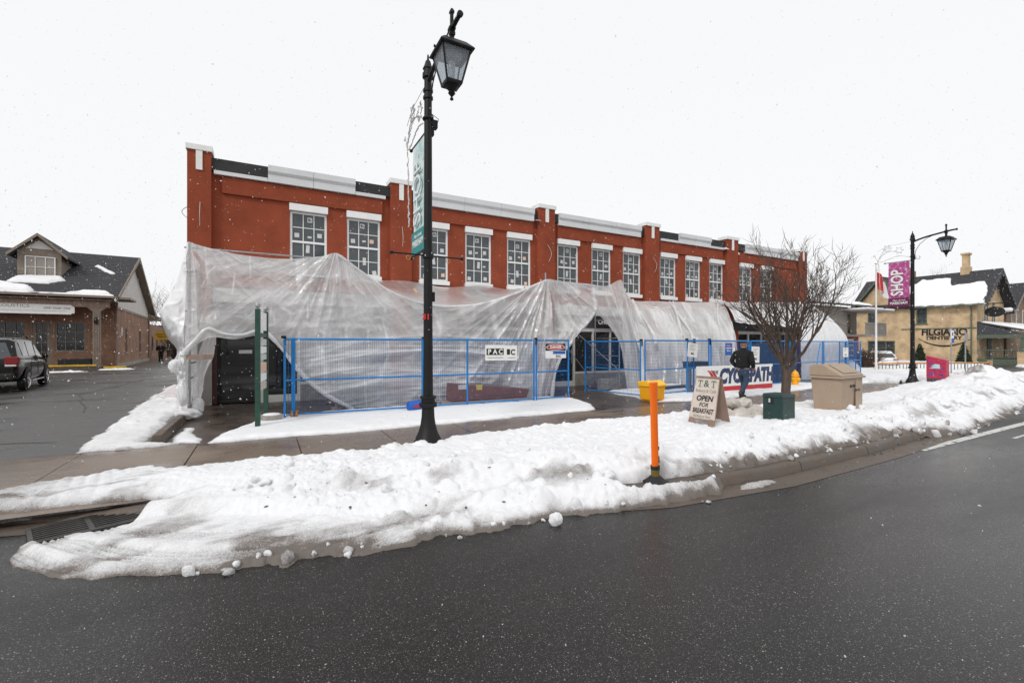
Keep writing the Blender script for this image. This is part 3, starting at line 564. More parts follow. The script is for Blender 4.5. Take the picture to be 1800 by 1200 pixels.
# ================================================================== BRICK-RED SHOP BUILDING
FP_ = 15.1
bld = thing('commercial_building', 'long two storey brick red stuccoed shop building with white trimmed windows wrapped in plastic', 'building', (0, FP_, 0))
def bb(mb, x0, x1, y0, y1, z0, z1): return mb.box(x0, x1, y0, y1, z0, z1)     # local: y = 0 is the facade plane, negative comes forward
PIL = [(-1.85, -1.30), (3.60, 4.30), (9.27, 10.03), (14.85, 15.71), (20.36, 21.27), (26.68, 27.42)]
BAYW = [[.65, 2.27], [4.61, 6.29, 7.98], [10.25, 11.97, 13.68], [15.9, 17.58, 19.27], [21.58, 23.34]]
WW, WZ0, WZ1 = 1.03, 3.87, 5.68
allw = [w for b in BAYW for w in b]
# upper wall built round the window openings
w = MB(); xs = -1.84
for x in allw: bb(w, xs, x, 0, .35, 3.3, 6.5); bb(w, x, x+WW, 0, .35, 3.3, WZ0); bb(w, x, x+WW, 0, .35, WZ1, 6.5); xs = x+WW
bb(w, xs, 27.40, 0, .35, 3.3, 6.5); bb(w, -1.84, -1.5, .35, 12, 0, 6.5); bb(w, 27.1, 27.40, .35, 12, 0, 6.5); bb(w, -1.84, 27.4, 11.7, 12, 0, 6.5)
w.build('wall', M['stucco'], bld)
MB().box(-1.5, 27.1, .35, 11.7, 6.2, 6.3).build('roof', M['membrane'], bld)
MB().box(-1.5, 27.1, 1.6, 1.7, 3.3, 6.2).build('interior_wall', M['greylid'], bld)
MB().box(-1.5, 27.1, .36, 11.7, 3.05, 3.3).build('floor_slab', M['fascia'], bld)
for k, (a, b) in enumerate(PIL):
    p = MB(); bb(p, a, b, -.17, .30, 0, 6.95 if k else 6.95); pr = p.build('pilaster', M['stucco'], bld, bevel=.012)
    if k == 0: q_ = MB(); bb(q_, a-.012, b+.012, -.182, .25, .0, 2.35); q_.build('cladding', M['siding'], pr)
    c = MB(); bb(c, a-.03, b+.03, -.22, .33, 6.95, 7.10); bb(c, (a+b)/2-.075, (a+b)/2+.075, -.205, -.172, 6.42, 6.949); c.build('cap', M['white'], pr, bevel=.006)
    # loose conduit ends sticking out of the stucco
    if k in (0, 1, 2, 3):
        t = MB(); x = (a+b)/2; r = .28
        t.tube([(x+.02+(.10 if k > 1 else 0)*math.sin(i*.5), -.18-.12*math.sin(i*.45), 5.55-.11*i) for i in range(7)], .010, 6); t.build('cable_end', M['wire'], pr, smooth=True)
MB().tube([(-1.85-.13*math.sin(i*.55), -.05, 5.42-.055*i) for i in range(7)], .010, 6).build('cable_end', M['wire'], bld, smooth=True)
MB().tube([(12.93-.08*i*.6+0, -.19, 4.0) for i in range(2)], .01, 6)
# proud stucco band per bay
for (a, b) in ((-1.06, 3.36), (4.55, 9.1), (10.22, 14.65), (15.85, 20.2), (21.45, 26.5)):
    m_ = MB(); bb(m_, a, b, -.07, -.001, 5.91, 6.37); m_.build('stucco_band', M['stucco'], bld, bevel=.008)
# cornice: black membrane where panels are missing, stepped light metal panels elsewhere
def panel(a, b, full=True, n=1):
    L = (b-a)/n
    for k in range(n):
        x0, x1 = a+k*L+.004, a+(k+1)*L-.004
        if full: prof = [(0, 6.40), (-.15, 6.40), (-.15, 6.62), (-.17, 6.63), (-.21, 6.69), (-.21, 6.86), (0, 6.86)]
        else: prof = [(0, 6.40), (-.13, 6.40), (-.13, 6.50), (0, 6.50)]
        MB().prism([(x0, y, z) for y, z in prof], (x1-x0, 0, 0)).build('cornice_panel', M['cornice'], bld)
for k in range(5):
    a, b = PIL[k][1], PIL[k+1][0]; m_ = MB(); bb(m_, a+.002, b-.002, -.09, .30, 6.501, 6.84); m_.build('roof_membrane', M['membrane'], bld)
panel(-1.25, .07, False); panel(.07, 2.50, True, 2); panel(2.50, 3.45, False)
panel(4.75, 9.08, True, 3); panel(10.23, 14.6, True, 3); panel(15.85, 17.0, False); panel(17.0, 19.2, True, 2); panel(19.2, 20.3, False); panel(21.9, 26.6, True, 3)
# torn corner flashings: bent pieces beside two pilasters
for x, d in ((9.02, -.5), (20.05, .5)):
    MB().prism([(x, -.2, 6.42), (x+.28, -.34, 6.40), (x+.30, -.12, 6.52+.06*d)], (0, .02, .0)).build('loose_flashing', M['cornice'], bld)
# roof line service box
MB().box(6.1, 6.9, .5, .9, 6.86, 7.02)
# ---- windows
fm = MB(); t = .065
fm.box(0, t, .04, .13, 0, WZ1-WZ0).box(WW-t, WW, .04, .13, 0, WZ1-WZ0).box(t, WW-t, .04, .13, 0, t).box(t, WW-t, .04, .13, WZ1-WZ0-t, WZ1-WZ0)
HH = WZ1-WZ0; mid = HH*.5
fm.box(t, WW-t, .035, .125, mid-.03, mid+.03)
cw = (WW-2*t)/3; cells = []
for half in (0, 1):
    z0 = t if half == 0 else mid+.03; z1 = mid-.03 if half == 0 else HH-t
    for i in (1, 2): fm.box(t+i*cw-.011, t+i*cw+.011, .055, .095, z0, z1)
    zc = (z0+z1)/2
    for i in range(3):
        fm.box(t+i*cw+.012, t+(i+1)*cw-.012, .056, .094, zc-.011, zc+.011)
        for (a, b) in ((z0, zc-.011), (zc+.011, z1)): cells.append((t+i*cw+(.011 if i else 0), t+(i+1)*cw-(.011 if i < 2 else 0), a, b))
fme = fm.mesh('window', M['vinyl'])
pmesh = {}
for (a, b, c, d) in cells:
    k = (round(b-a, 3), round(d-c, 3))
    if k not in pmesh: pmesh[k] = MB().box(0, b-a, 0, .012, 0, d-c).mesh('pane', M['pane'])
lint = MB().box(-.02, WW+.02, -.10, .10, 0, .20).mesh('lintel', M['white']); sill = MB().box(-.03, WW+.03, -.09, .12, -.14, -.002).mesh('sill', M['white'])
stm = {n: MB().box(-a/2, a/2, 0, .003, -b/2, b/2).mesh('sticker', M[mm]) for n, a, b, mm in (('sq', .13, .13, 'sticker'), ('wide', .11, .06, 'sticker'), ('tall', .10, .24, 'sticker'), ('peach', .13, .12, 'peach'), ('big', .14, .15, 'sticker'))}
prt = MB().box(-.04, .0, -.002, -.0005, -.035, .035).box(.012, .042, -.002, -.0005, -.035, -.005).mesh('sticker_print', M['blackprint'])
for n, x in enumerate(allw):
    wo_ = link_mesh('window', fme, bld, (x, 0, WZ0))
    for (a, b, c, d) in cells: link_mesh('pane', pmesh[(round(b-a, 3), round(d-c, 3))], wo_, (a, .075, c))
    link_mesh('lintel', lint, wo_, (0, 0, HH)); link_mesh('sill', sill, wo_, (0, 0, 0))
    rw = random.Random(n); cx = lambda i: t+(i+.5)*cw; q = HH/4
    st = [('big', 1, 3.45), ('sq', 0, 2.42), ('wide', 1, 2.40), ('peach' if n in (1, 4) else 'sq', 2, 2.42), ('tall', 1, 1.5), ('sq', 0, .35), ('sq' if n % 2 else 'peach', 2, .38)]
    if n % 3 == 1: st[4] = ('tall', 1, 1.15)
    if n % 4 == 2: st.pop(2)
    if n % 5 == 3: st.append(('wide', 2, 1.35))
    for kd, i, zz in st:
        s = link_mesh('sticker', stm[kd], wo_, (cx(i)+rw.uniform(-.05, .05), .070, zz*q+rw.uniform(-.04, .06)), (0, rw.uniform(-.2, .2), 0))
        if kd == 'big': link_mesh('sticker_print', prt, wo_, (s.location.x, .069, s.location.z))
# ---- ground floor shopfronts (mostly seen through the film)
m_ = MB(); bb(m_, -1.28, 27.1, -.10, .30, 2.86, 3.26); m_.build('fascia', M['fascia'], bld, bevel=.01)
m_ = MB(); bb(m_, -1.28, 27.1, -.05, .30, 2.36, 2.855); m_.build('sign_band', M['greylid'], bld)
units = [(-1.28, -.12, 'door'), (-.12, 3.58, 'shop'), (4.32, 9.25, 'shop2'), (10.05, 14.83, 'shop'), (15.73, 20.34, 'shop2'), (21.29, 26.66, 'shop')]
for (a, b, kd) in units:
    if kd == 'door':
        f = MB(); f.box(a, a+.10, -.02, .16, .02, 2.35).box(b-.02, b+.10, -.02, .16, .02, 2.35).box(a+.10, b-.02, -.02, .16, 2.22, 2.35)
        d = f.build('door', mat('oxblood_frame', (.075, .014, .012), .45, .2, 4), bld)
        MB().box(a+.10, b-.02, .04, .06, .02, 2.22).build('pane', M['darkglass'], d); MB().box(a+.62, a+.95, .030, .038, 1.42, 1.52).build('notice', M['sticker'], d)
        MB().box(a+.12, a+.17, -.03, .03, .3, 2.0).build('handle', M['black'], d)
        continue
    n = 4 if kd == 'shop' else 5; W = (b-a)/n
    kw = MB(); kw.box(a+1.05, b-.001, -.03, .25, -.02, .48); kw.build('knee_wall', M['stone'], bld, bevel=.01)
    f = MB(); f.box(a, b, -.02, .12, 2.20, 2.355)
    f.box(a+.001, a+.09, -.025, .12, -.01, 2.2).box(a+.96, a+1.05, -.025, .12, -.01, 2.2)
    for k in range(1, n): 
        x = a+1.05+(b-a-1.05)*k/n; f.box(x-.03, x+.03, -.024, .12, .482, 2.2)
    f.box(a+1.05, b, -.022, .12, .482, .56).box(b-.08, b-.001, -.026, .12, .56, 2.2).box(a+.09, a+.96, -.02, .10, -.01, .20)
    sf = f.build('shopfront', M['cream'], bld); MB().box(a+.09, a+.96, .04, .06, .2, 2.2).build('door_pane', M['darkglass'], sf); MB().box(a+1.05, b-.08, .05, .07, .56, 2.2).build('shop_pane', M['darkglass'], sf)
    MB().box(a+.85, a+.88, -.06, -.03, .9, 1.5).build('handle', M['chrome'], sf)
# things behind the glass of the first shop window
MB().box(1.2, 2.3, -.02, .0, .70, 1.25).build('window_poster', M['signboard'], bld)
a = onp(1048, 566, FP_-.2); b = onp(1082, 566, FP_-.2)
sg = thing('shop_sign', 'black shop sign lettered CHO KWO above the middle opening in the plastic', 'sign', (a.x, FP_-.2, a.z))
MB().box(0, b.x-a.x+.6, 0, .06, -.17, .17).build('board', M['blackprint'], sg)
text('lettering', 'CHO KWO', .26, M['paper'], sg, (.10, -.004, 0), (R(90), 0, 0), 'LEFT', off=.004, sx=.95)
a = onp(1342, 590, FP_-.2); sg = thing('shop_sign', 'dark shop sign with white letters OLL glimpsed behind the bare tree', 'sign', (a.x, FP_-.2, 2.62))
MB().box(-2.6, 2.2, 0, .06, -.2, .22).build('board', M['greylid'], sg); text('lettering', 'OLL', .30, M['paper'], sg, (-.1, -.004, 0), (R(90), 0, 0), 'LEFT', off=.004)

# ================================================================== SCAFFOLD AND PLASTIC SHEETING
def scaffold(name, label, xs, pf, pb, ztops, zbase=0., ledgers=(1.5, 2.7, 3.4), braces=()):
    t = thing(name, label, 'scaffold', (xs[0], pf, 0)); off = (xs[0], pf, 0)
    for x, zt in zip(xs, ztops):
        for p in (pf, pb):
            MB(off).tube([(x, p, zbase+.06), (x, p, zt if p == pf else zt-.3)], .024, 8).build('leg', M['galv'], t, smooth=True)
            MB(off).box(x-.12, x+.12, p-.12, p+.12, zbase-.005, zbase+.035).lathe([(.035, zbase+.036), (.05, zbase+.22), (.03, zbase+.26)], (x, p, 0), 8).build('jack_base', M['woodraw'], t)
        for z in (.9, 1.25, 1.9, 2.6):
            MB(off).tube([(x, pf, z), (x, pb, z)], .018, 6).build('rung', M['galv'], t, smooth=True)
    for z in ledgers:
        MB(off).tube([(xs[0]-.1, pf+.03, z), (xs[-1]+.1, pf+.03, z)], .02, 6).build('ledger', M['galv'], t, smooth=True)
    for (a, b) in braces: MB(off).tube([a, b], .017, 6).build('brace', M['galv'], t, smooth=True)
    return t
scaffold('scaffold', 'grey tube scaffold frame under the plastic at the left end of the shop building', [-1.52, 1.65], 12.66, 14.1, [4.0, 4.02], ledgers=(2.45, 3.35, 3.9))
scaffold('scaffold', 'grey tube scaffold frame with diagonal brace at the middle opening in the plastic', [8.16, 11.35], 12.72, 14.1, [4.05, 3.95], ledgers=(3.2, 3.72), braces=[((9.5, 14.05, 2.75), (11.35, 12.75, .75)), ((9.3, 14.08, 2.3), (11.0, 14.1, .5))])
MB().box(-1.62, -1.28, 12.1, 12.9, .0, .045)
pk = thing('timber_block', 'short raw timber block clamped across the left scaffold leg', 'timber', (-1.52, 12.58, 1.40)); MB().box(-.05, .46, -.07, -.01, -.055, .055).build('block', M['woodraw'], pk, bevel=.006)
for k, (u0, v0, u1, v1, lab) in enumerate(((728, 508, 782, 573, 'raw timber prop slanting behind the plastic right of the near lamp post'), (800, 535, 845, 600, 'raw timber prop slanting behind the plastic above the white P A C notice'), (700, 560, 730, 595, 'short timber prop slanting behind the plastic left of the near lamp post'))):
    a, b = onp(u0, v0, 14.4), onp(u1, v1, 13.2); t_ = thing('timber_prop', lab, 'timber', a); MB(a).tube([a, b], .045, 4).build('beam', M['wood'], t_)

def resample(pts, n):
    P = np.array([tuple(q) for q in pts], float); d = np.r_[0, np.cumsum(np.linalg.norm(np.diff(P, axis=0), axis=1))]
    return catmull(P, d/d[-1], np.linspace(0, 1, n))
def catmull(P, k, t):
    """interpolate rows of P at knots k (Catmull-Rom with finite-difference tangents)"""
    P = np.asarray(P, float); n = len(P); T = np.zeros_like(P)
    for i in range(n):
        a, b = max(i-1, 0), min(i+1, n-1); T[i] = (P[b]-P[a])/(k[b]-k[a])
    i = np.clip(np.searchsorted(k, t, side='right')-1, 0, n-2); h = (k[i+1]-k[i]); u = (t-k[i])/h
    sh = (-1,)+(1,)*(P.ndim-1); u = u.reshape(sh); h = h.reshape(sh)
    return (2*u**3-3*u**2+1)*P[i]+(u**3-2*u**2+u)*h*T[i]+(-2*u**3+3*u**2)*P[i+1]+(u**3-u**2)*h*T[i+1]
def sheet(name, cols, nu, nv, mt, parent, disp=None, seed=0, knots=None):
    C = np.stack([resample(c, 24) for c in cols])                    # (nc, 24, 3)
    k = np.array(knots if knots else np.linspace(0, 1, len(cols)))
    G = catmull(C, k, np.linspace(0, 1, nu)); G = np.stack([catmull(G[i], np.linspace(0, 1, 24), np.linspace(0, 1, nv)) for i in range(nu)])
    du = np.gradient(G, axis=0); dv = np.gradient(G, axis=1); N = np.cross(du, dv); N /= np.linalg.norm(N, axis=2, keepdims=True)+1e-9
    N *= np.where(N[..., 1:2] > 0, -1, 1)                              # towards the street
    U = np.linspace(0, 1, nu)[:, None]+0*G[..., 0]; V = np.linspace(0, 1, nv)[None, :]+0*G[..., 0]
    D_ = disp(U, V, G) if disp is not None else 0*U
    G = G+N*D_[..., None]; at_ = np.clip(.55*sm(-.6, 2.0, (D_-D_.mean())/(D_.std()+1e-6))+1.0*sm(.72, 1.0, ridge(U*nu/26., V*.9, seed+900, 2))*.8+.6*sm(.78, 1., ridge(U*nu/60.+V*2, V*3, seed+950, 2)), 0, 1) if disp is not None else 0*U  # crests and creases turned whiter to paint in fold highlights and contrast
    G[..., 2] = np.maximum(G[..., 2], .012)
    return grid_mesh(name, G[..., 0], G[..., 1], G[..., 2], mt, parent, attr=at_)
def ridge(x, y, seed, oct=3):
    s = 0; a = 1.; t = 0
    for k in range(oct): s = s+a*(1-np.abs(2*vn(x*2**k+7.7*k, y*2**k+3.1*k, seed+k)-1))**2; t += a; a *= .5
    return s/t
F = 12.55
def cp(*q): return [onp(u, v, p) for (u, v, p) in q]
# --- sheet 1: from the left corner over two scaffolds, drawn back at the middle opening
film = thing('plastic_sheet', 'largest translucent plastic sheet, draped from the left corner past the near lamp post', 'plastic sheet', (0, 0, 0))
rows = [
 ((330, 424), (329, 500), (327, 570), (324, 620)), ((350, 431), (351, 500), (350, 560), (345, 606)), ((372, 437), (373, 500), (373, 560), (372, 593)),
 ((413, 446), (413, 500), (413, 560), (413, 596)), ((448, 451), (448, 500), (448, 550), (448, 590)), ((480, 454), (478, 500), (475, 550), (472, 592)),
 ((512, 455), (509, 510), (505, 570), (502, 624)), ((542, 453), (540, 520), (537, 590), (535, 663)), ((568, 450), (569, 530), (572, 610), (576, 698)),
 ((592, 445), (598, 520), (608, 610), (620, 720)), ((615, 460), (628, 540), (645, 620), (662, 724)), ((642, 480), (658, 550), (680, 640), (702, 722)),
 ((690, 512), (704, 570), (722, 640), (742, 719)), ((750, 533), (762, 580), (776, 650), (790, 715)), ((820, 536), (826, 590), (834, 650), (840, 712)),
 ((890, 520), (889, 580), (885, 640), (880, 707)), ((930, 505), (927, 570), (918, 640), (908, 703)), ((960, 491), (955, 560), (943, 640), (930, 701)),
 ((985, 494), (980, 560), (962, 640), (950, 699)), ((1015, 497), (1008, 550), (975, 630), (962, 698)), ((1047, 501), (1046, 546), (1008, 592), (978, 645), (970, 697))]
cols = [cp(*[(u, v, F) for u, v in r]) for r in rows]
def d1(U, V, G):
    x, z = G[..., 0], G[..., 2]
    a = np.arctan2(x-1.65, 4.3-z); rr = np.hypot(x-1.65, 4.05-z)
    a2 = np.arctan2(x-8.14, 4.1-z); r2 = np.hypot(x-8.14, 3.8-z)
    a0 = np.arctan2(x+1.52, 4.3-z); r0 = np.hypot(x+1.52, 4.03-z)
    d = .17*(ridge(a*6, rr*.35, 3)-.4)*np.exp(-rr/2.4)+.26*(ridge(a2*6.5, r2*.3, 11)-.4)*np.exp(-((x-7.6)/3.4)**2)*sm(0, .5, r2)+.12*(ridge(a0*5, r0*.5, 17)-.4)*np.exp(-r0/1.8)
    low = sm(2.3, 1.2, z)*sm(.3, 1.6, x)*sm(7.6, 5, x)                # swags in the lower middle
    yy = z+.10*(x-4)**2*.35-.18*x*.3
    d = d+low*.20*(ridge(yy*2.4+x*.12, x*.22, 23)-.4)
    d = d+.10*(fbm(x*1.1, z*1.1, 29, 4)-.5)+.030*(ridge(x*3+z*1.3, z*3-x, 37)-.4)+.16*np.sin(np.pi*np.clip(V, 0, 1))*sm(-1.6, 0, x)*.6
    d = d+.10*(ridge(U*34, V*1.2, 43)-.4)*sm(.80, .93, U)*sm(0, .25, V)
    return d
sheet('front_drape', cols, 620, 200, M['film'], film, d1)
# roof part from the fold back to the wall
rc = []
for r in rows:
    a = onp(r[0][0], r[0][1], F); wz = 3.72; wx = np.interp(a.x, [-1.6, 1.6, 4, 8, 10.1], [-1.3, 1.9, 4.1, 8.2, 9.6])
    rc.append([a, Vector(((a.x*2+wx)/3, F+.8, (a.z*2+wz)/3-.06)), Vector(((a.x+2*wx)/3, F+1.7, (a.z+wz*2)/3-.08)), Vector((wx, FP_-.20, wz+.07*math.sin(a.x*2.1)))])
sheet('roof_drape', rc, 300, 60, M['film_roof'], film, lambda U, V, G: .10*(ridge(G[..., 0]*1.3, G[..., 1]*.5, 51)-.4)*np.sin(np.pi*V))
# thick bright rolled hem along the fold and round the left doorway
def hem(name, pts, r, parent, seed=0, n=90, m=None):
    P = resample(pts, n); vs = []; rr = [r*(.65+.8*float(vn(np.array(i*.13), np.array(1.), seed))) for i in range(n)]
    return MB().tube([tuple(q) for q in P], rr, 10).build(name, m or M['film_thick'], parent, smooth=True)
hem('hem', [onp(u, v, F-.03) for u, v in ((322, 622), (343, 599), (365, 578), (390, 586), (413, 589), (430, 588), (450, 582), (470, 587), (486, 602), (502, 621), (521, 646), (549, 675), (581, 698), (620, 718))], .045, film, 3)
hem('hem', [onp(u, v, F-.05) for u, v in ((1047, 545), (1028, 574), (1005, 593), (988, 622), (977, 650), (970, 696))], .05, film, 6)
def fold_tube(pts, r, seed): hem('fold', pts, r, film, seed, 60, M['film_thick'])
fold_tube([onp(*q) for q in ((594, 448, F-.02), (640, 482, F), (690, 514, F), (750, 535, F), (820, 538, F), (890, 522, F), (960, 493, F))], .035, 9)
# billowing end of the sheet round the corner
ec = []
for (p, sx, bz) in ((12.53, 0, 0), (12.75, -.30, 0), (13.1, -.42, 0), (13.7, -.30, 0), (14.4, -.12, 0), (15.0, 0, 0)):
    zt = np.interp(p, [12.5, 15], [4.02, 3.75])
    ec.append([Vector((-1.54+sx*.05, p, zt)), Vector((-1.56+sx*.62, p, 3.1)), Vector((-1.58+sx*1.25, p, 2.38)), Vector((-1.60+sx*.95, p, 1.9)), Vector((-1.60+sx*.45, p, 1.55)), Vector((-1.58+sx*.75, p, 1.15)), Vector((-1.56+sx*.35, p, .6)), Vector((-1.55+sx*.45, p, .16))])
sheet('end_drape', ec, 120, 200, M['film_roof'], film, lambda U, V, G: .06*(ridge(G[..., 1]*2.2+G[..., 2]*.4, G[..., 2]*.9, 61)-.4)+.07*(ridge(G[..., 1]*5, G[..., 2]*3, 67)-.4)*sm(1.9, 1.2, G[..., 2]))
def blob(c, r, seed, sq): 
    o = chunk('gathered_film', c, r, seed, sq, M['film_thick']); o.parent = film; return o
blob((-1.76, 12.5, 1.22), .15, 71, (.8, .9, .95)); blob((-1.62, 12.45, .60), .15, 73, (.75, .9, 1.9)); blob((-1.52, 12.35, .14), .19, 75, (1.3, 1, .6)); blob((-1.36, 12.62, .28), .12, 77, (1, 1, 1.7))
# drape tied back inside the left doorway
dc = [[onp(365, 580, 12.7), onp(350, 620, 12.7), onp(340, 660, 12.8), onp(338, 705, 12.8)], [onp(374, 592, 12.9), onp(372, 625, 12.9), onp(358, 660, 12.9), onp(345, 712, 12.9)], [onp(380, 592, 13.3), onp(376, 618, 13.3), onp(362, 650, 13.2), onp(352, 705, 13.0)]]
sheet('tied_drape', dc, 60, 80, M['film'], film, lambda U, V, G: .06*(ridge(U*6, V*1.5, 81)-.4))
# --- sheet 2: from the middle opening to the dark opening behind the tree
film2 = thing('plastic_sheet', 'translucent plastic sheet hung down the wall between the middle opening and the bare tree', 'plastic sheet', (0, 0, 0))
c2 = [cp((1047, 501, F), (1048, 542, F), (1072, 573, F), (1092, 607, F), (1099, 650, F), (1103, 696, F)),
      cp((1068, 502, F), (1080, 540, F), (1096, 580, F), (1104, 620, F), (1108, 660, F), (1112, 697, F)),
      cp((1091, 492, F), (1099, 545, F), (1109, 590, F), (1115, 630, F), (1119, 665, F), (1122, 697, F)),
      cp((1097, 508, F+.1), (1114, 560, F), (1126, 600, F-.05), (1131, 640, F-.1), (1134, 670, F-.1), (1136, 696, F-.2))]
def d2(U, V, G): return .22*(ridge(U*7+V*.6, V*.7, 85)-.4)*sm(0, .3, V)+.05*(fbm(G[..., 0]*3, G[..., 2]*3, 87, 3)-.5)
sheet('drawn_drape', c2, 120, 160, M['film'], film2, d2)
c3 = [cp((1091, 503, 13.0), (1103, 560, 12.6), (1114, 602, 12.5), (1120, 645, 12.4), (1124, 695, 12.3)),
      cp((1112, 527, 14.9), (1128, 560, 13.7), (1146, 596, 12.7), (1153, 640, 12.4), (1158, 692, 12.1)),
      cp((1140, 529, 14.9), (1156, 560, 13.8), (1172, 592, 12.9), (1181, 640, 12.5), (1186, 690, 12.1)),
      cp((1175, 530, 14.9), (1191, 560, 13.9), (1207, 590, 13.0), (1213, 640, 12.5), (1216, 688, 12.1)),
      cp((1210, 531, 14.9), (1226, 560, 13.9), (1240, 590, 13.0), (1246, 640, 12.5), (1250, 685, 12.1)),
      cp((1245, 531, 14.9), (1258, 560, 14.0), (1270, 590, 13.1), (1277, 640, 12.6), (1281, 681, 12.2)),
      cp((1271, 532, 14.9), (1283, 560, 14.1), (1292, 588, 13.2), (1297, 640, 12.7), (1300, 680, 12.3))]
def d3(U, V, G): return .36*(ridge(U*6.5-V*.8, V*.35, 91)-.4)*sm(0, .25, V)*(1-.25*V)+.16*(ridge(U*15+V*1.2, V*.6, 93)-.4)*sm(0, .2, V)+.04*(fbm(G[..., 0]*2.5, G[..., 2]*3, 95, 4)-.5)
sheet('wall_drape', c3, 320, 200, M['film'], film2, d3)
for k, (pts) in enumerate((((1112, 527, 14.85), (1150, 590, 12.6)), ((1177, 530, 14.85), (1215, 585, 13.0)), ((1183, 530, 14.8), (1193, 565, 13.7), (1199, 592, 12.9)), ((1262, 531, 14.8), (1262, 560, 13.9), (1274, 600, 12.9)))):
    hem('fold', [onp(*q) for q in pts]+([onp((pts[-1][0]+3), pts[-1][1]+14, pts[-1][2]-.2)] if len(pts) == 2 else []), .05, film2, 100+k, 40)
# --- sheet 3: snow covered lean-to sheet at the right end
film3 = thing('plastic_sheet', 'snow covered opaque plastic sheet sloping over the right end of the shop building', 'plastic sheet', (0, 0, 0))
c4 = [cp((1270, 531, 14.88), (1278, 540, 14.5), (1286, 552, 14.1), (1292, 566, 13.8)), cp((1310, 531, 14.88), (1315, 543, 14.5), (1320, 556, 14.1), (1326, 570, 13.8)),
      cp((1360, 531, 14.88), (1364, 545, 14.4), (1368, 560, 14.0), (1372, 572, 13.7)), cp((1398, 531, 14.88), (1402, 548, 14.3), (1404, 566, 13.8), (1406, 585, 13.3))]
sheet('roof_drape', c4, 160, 60, M['film_snow'], film3, lambda U, V, G: .12*(ridge(U*9, V*.8, 105)-.4))
c5 = [cp((1398, 531, 14.88), (1404, 560, 13.9), (1407, 600, 12.6), (1408, 640, 12.5), (1409, 674, 12.4)), cp((1408, 531, 14.88), (1424, 556, 13.9), (1434, 600, 12.6), (1436, 640, 12.5), (1437, 672, 12.4)),
      cp((1414, 531, 14.88), (1444, 551, 13.9), (1468, 596, 12.6), (1470, 640, 12.5), (1470, 668, 12.4)), cp((1416, 533, 14.88), (1455, 556, 13.9), (1488, 592, 12.7), (1492, 630, 12.6), (1493, 666, 12.5))]
sheet('end_drape', c5, 200, 120, M['film_snow'], film3, lambda U, V, G: .10*(ridge(U*6, V*.9, 107)-.4)+.03*(fbm(G[..., 0]*3, G[..., 2]*4, 109, 4)-.5))
c6 = [cp((1416, 533, 14.88), (1455, 556, 13.9), (1488, 592, 12.7), (1492, 630, 12.6), (1493, 666, 12.5))]
c6.append([Vector((q.x+.15, q.y+1.1, max(q.z-.15, 0))) for q in c6[0]]); c6.append([Vector((27.9, 15.2, min(q.z, 3.4))) for q in c6[0]])
sheet('return_drape', c6, 40, 60, M['film_snow'], film3)

# ================================================================== TEMPORARY FENCE
FH = 1.83
def fence_panel(label, a, b, h=FH, legs=(), lean=0, clamp=(True, False), name='temporary_fence', z=0., mids=(), vsp=.052, hsp=.105):
    a, b = Vector(a), Vector(b); L = (b-a).length; rz = math.atan2(b.y-a.y, b.x-a.x)
    t = thing(name, label, 'fence panel', (a.x, a.y, z), rz, 'blue temporary fence panels'); r = .025
    f = MB(); f.tube([(r, 0, .0), (r, 0, h)], r, 8).tube([(L-r, 0, .0), (L-r, 0, h)], r, 8).tube([(2*r, 0, h-r), (L-2*r, 0, h-r)], r, 8).tube([(2*r, 0, .10), (L-2*r, 0, .10)], r*.8, 8)
    f.build('frame', M['blue'], t, smooth=True)
    MB().tube([(2*r, 0, .88), (L-2*r, 0, .88)], r*.8, 8).build('mid_rail', M['blue'], t, smooth=True)
    for m in mids: MB().tube([(m, 0, .0), (m, 0, h-2*r)], r*.95, 8).build('post', M['blue'], t, smooth=True)
    wm = MB(); n = int(L/vsp)
    for k in range(1, n):
        x = L*k/n; wm.box(x-.0025, x+.0025, .004, .0078, .11, h-.03)
    n = int((h-.14)/hsp)
    for k in range(1, n): zz = .11+(h-.14)*k/n; wm.box(.04, L-.04, .008, .0115, zz-.0021, zz+.0021)
    wm.build('wire_mesh', M['wireblue'], t)
    for e, on in zip((0., L), clamp):
        if on: MB().box(e-.045, e+.045, -.03, .03, h-.012, h+.045).box(e+.03, e+.045, -.028, .028, h-.17, h-.013).build('clamp', M['black'], t, bevel=.006)
    for e in legs: MB().box(e-.03, e+.03, -.32, .32, .0, .04).build('foot', M['blue'], t, bevel=.008)
    return t
FY = 11.33
f1 = fence_panel('blue wire fence panel between the doorway and the near lamp post', (.55, FY+.10, 0), (3.56, FY-.02, 0), legs=(3.0,), clamp=(False, True))
fence_panel('narrow blue end post leaning on the fence beside the snowy doorway path', (.36, FY-.06, 0), (.56, FY+.09, 0), clamp=(True, False), vsp=.1, name='temporary_fence')
f2 = fence_panel('blue wire fence panel carrying the white P A C notice', (3.66, FY, 0), (6.90, FY, 0), clamp=(False, True), mids=(1.12,), legs=(1.12,))
f3 = fence_panel('short blue fence panel with the red danger sign at its top', (6.93, FY, 0), (8.14, FY+.03, 0), clamp=(True, False))
q = gr(1127, 700); g0 = gr(1028, 689)
fence_panel('dark blue fence panel angled inward across the middle opening', (g0.x, g0.y, 0), (q.x, q.y, 0), h=1.80, clamp=(False, True))
a = gr(1133, 700); b = gr(1247, 691); fence_panel('blue fence panel behind the yellow grit bin', a, (b.x-.4, b.y+.3, 0), clamp=(False, True))
fence_panel('blue fence panel with the white notice left of the walking man', (b.x-1.0, b.y+.1, 0), (b.x, b.y, 0), clamp=(True, True))
c_ = gr(1317, 681); fence_panel('blue fence panel directly behind the walking man', (b.x+.06, b.y, 0), c_, clamp=(False, False))
d_ = gr(1389, 676); fence_panel('blue fence panel above the right end of the cycle shop banner', (c_.x+.07, c_.y, 0), d_, clamp=(False, True))
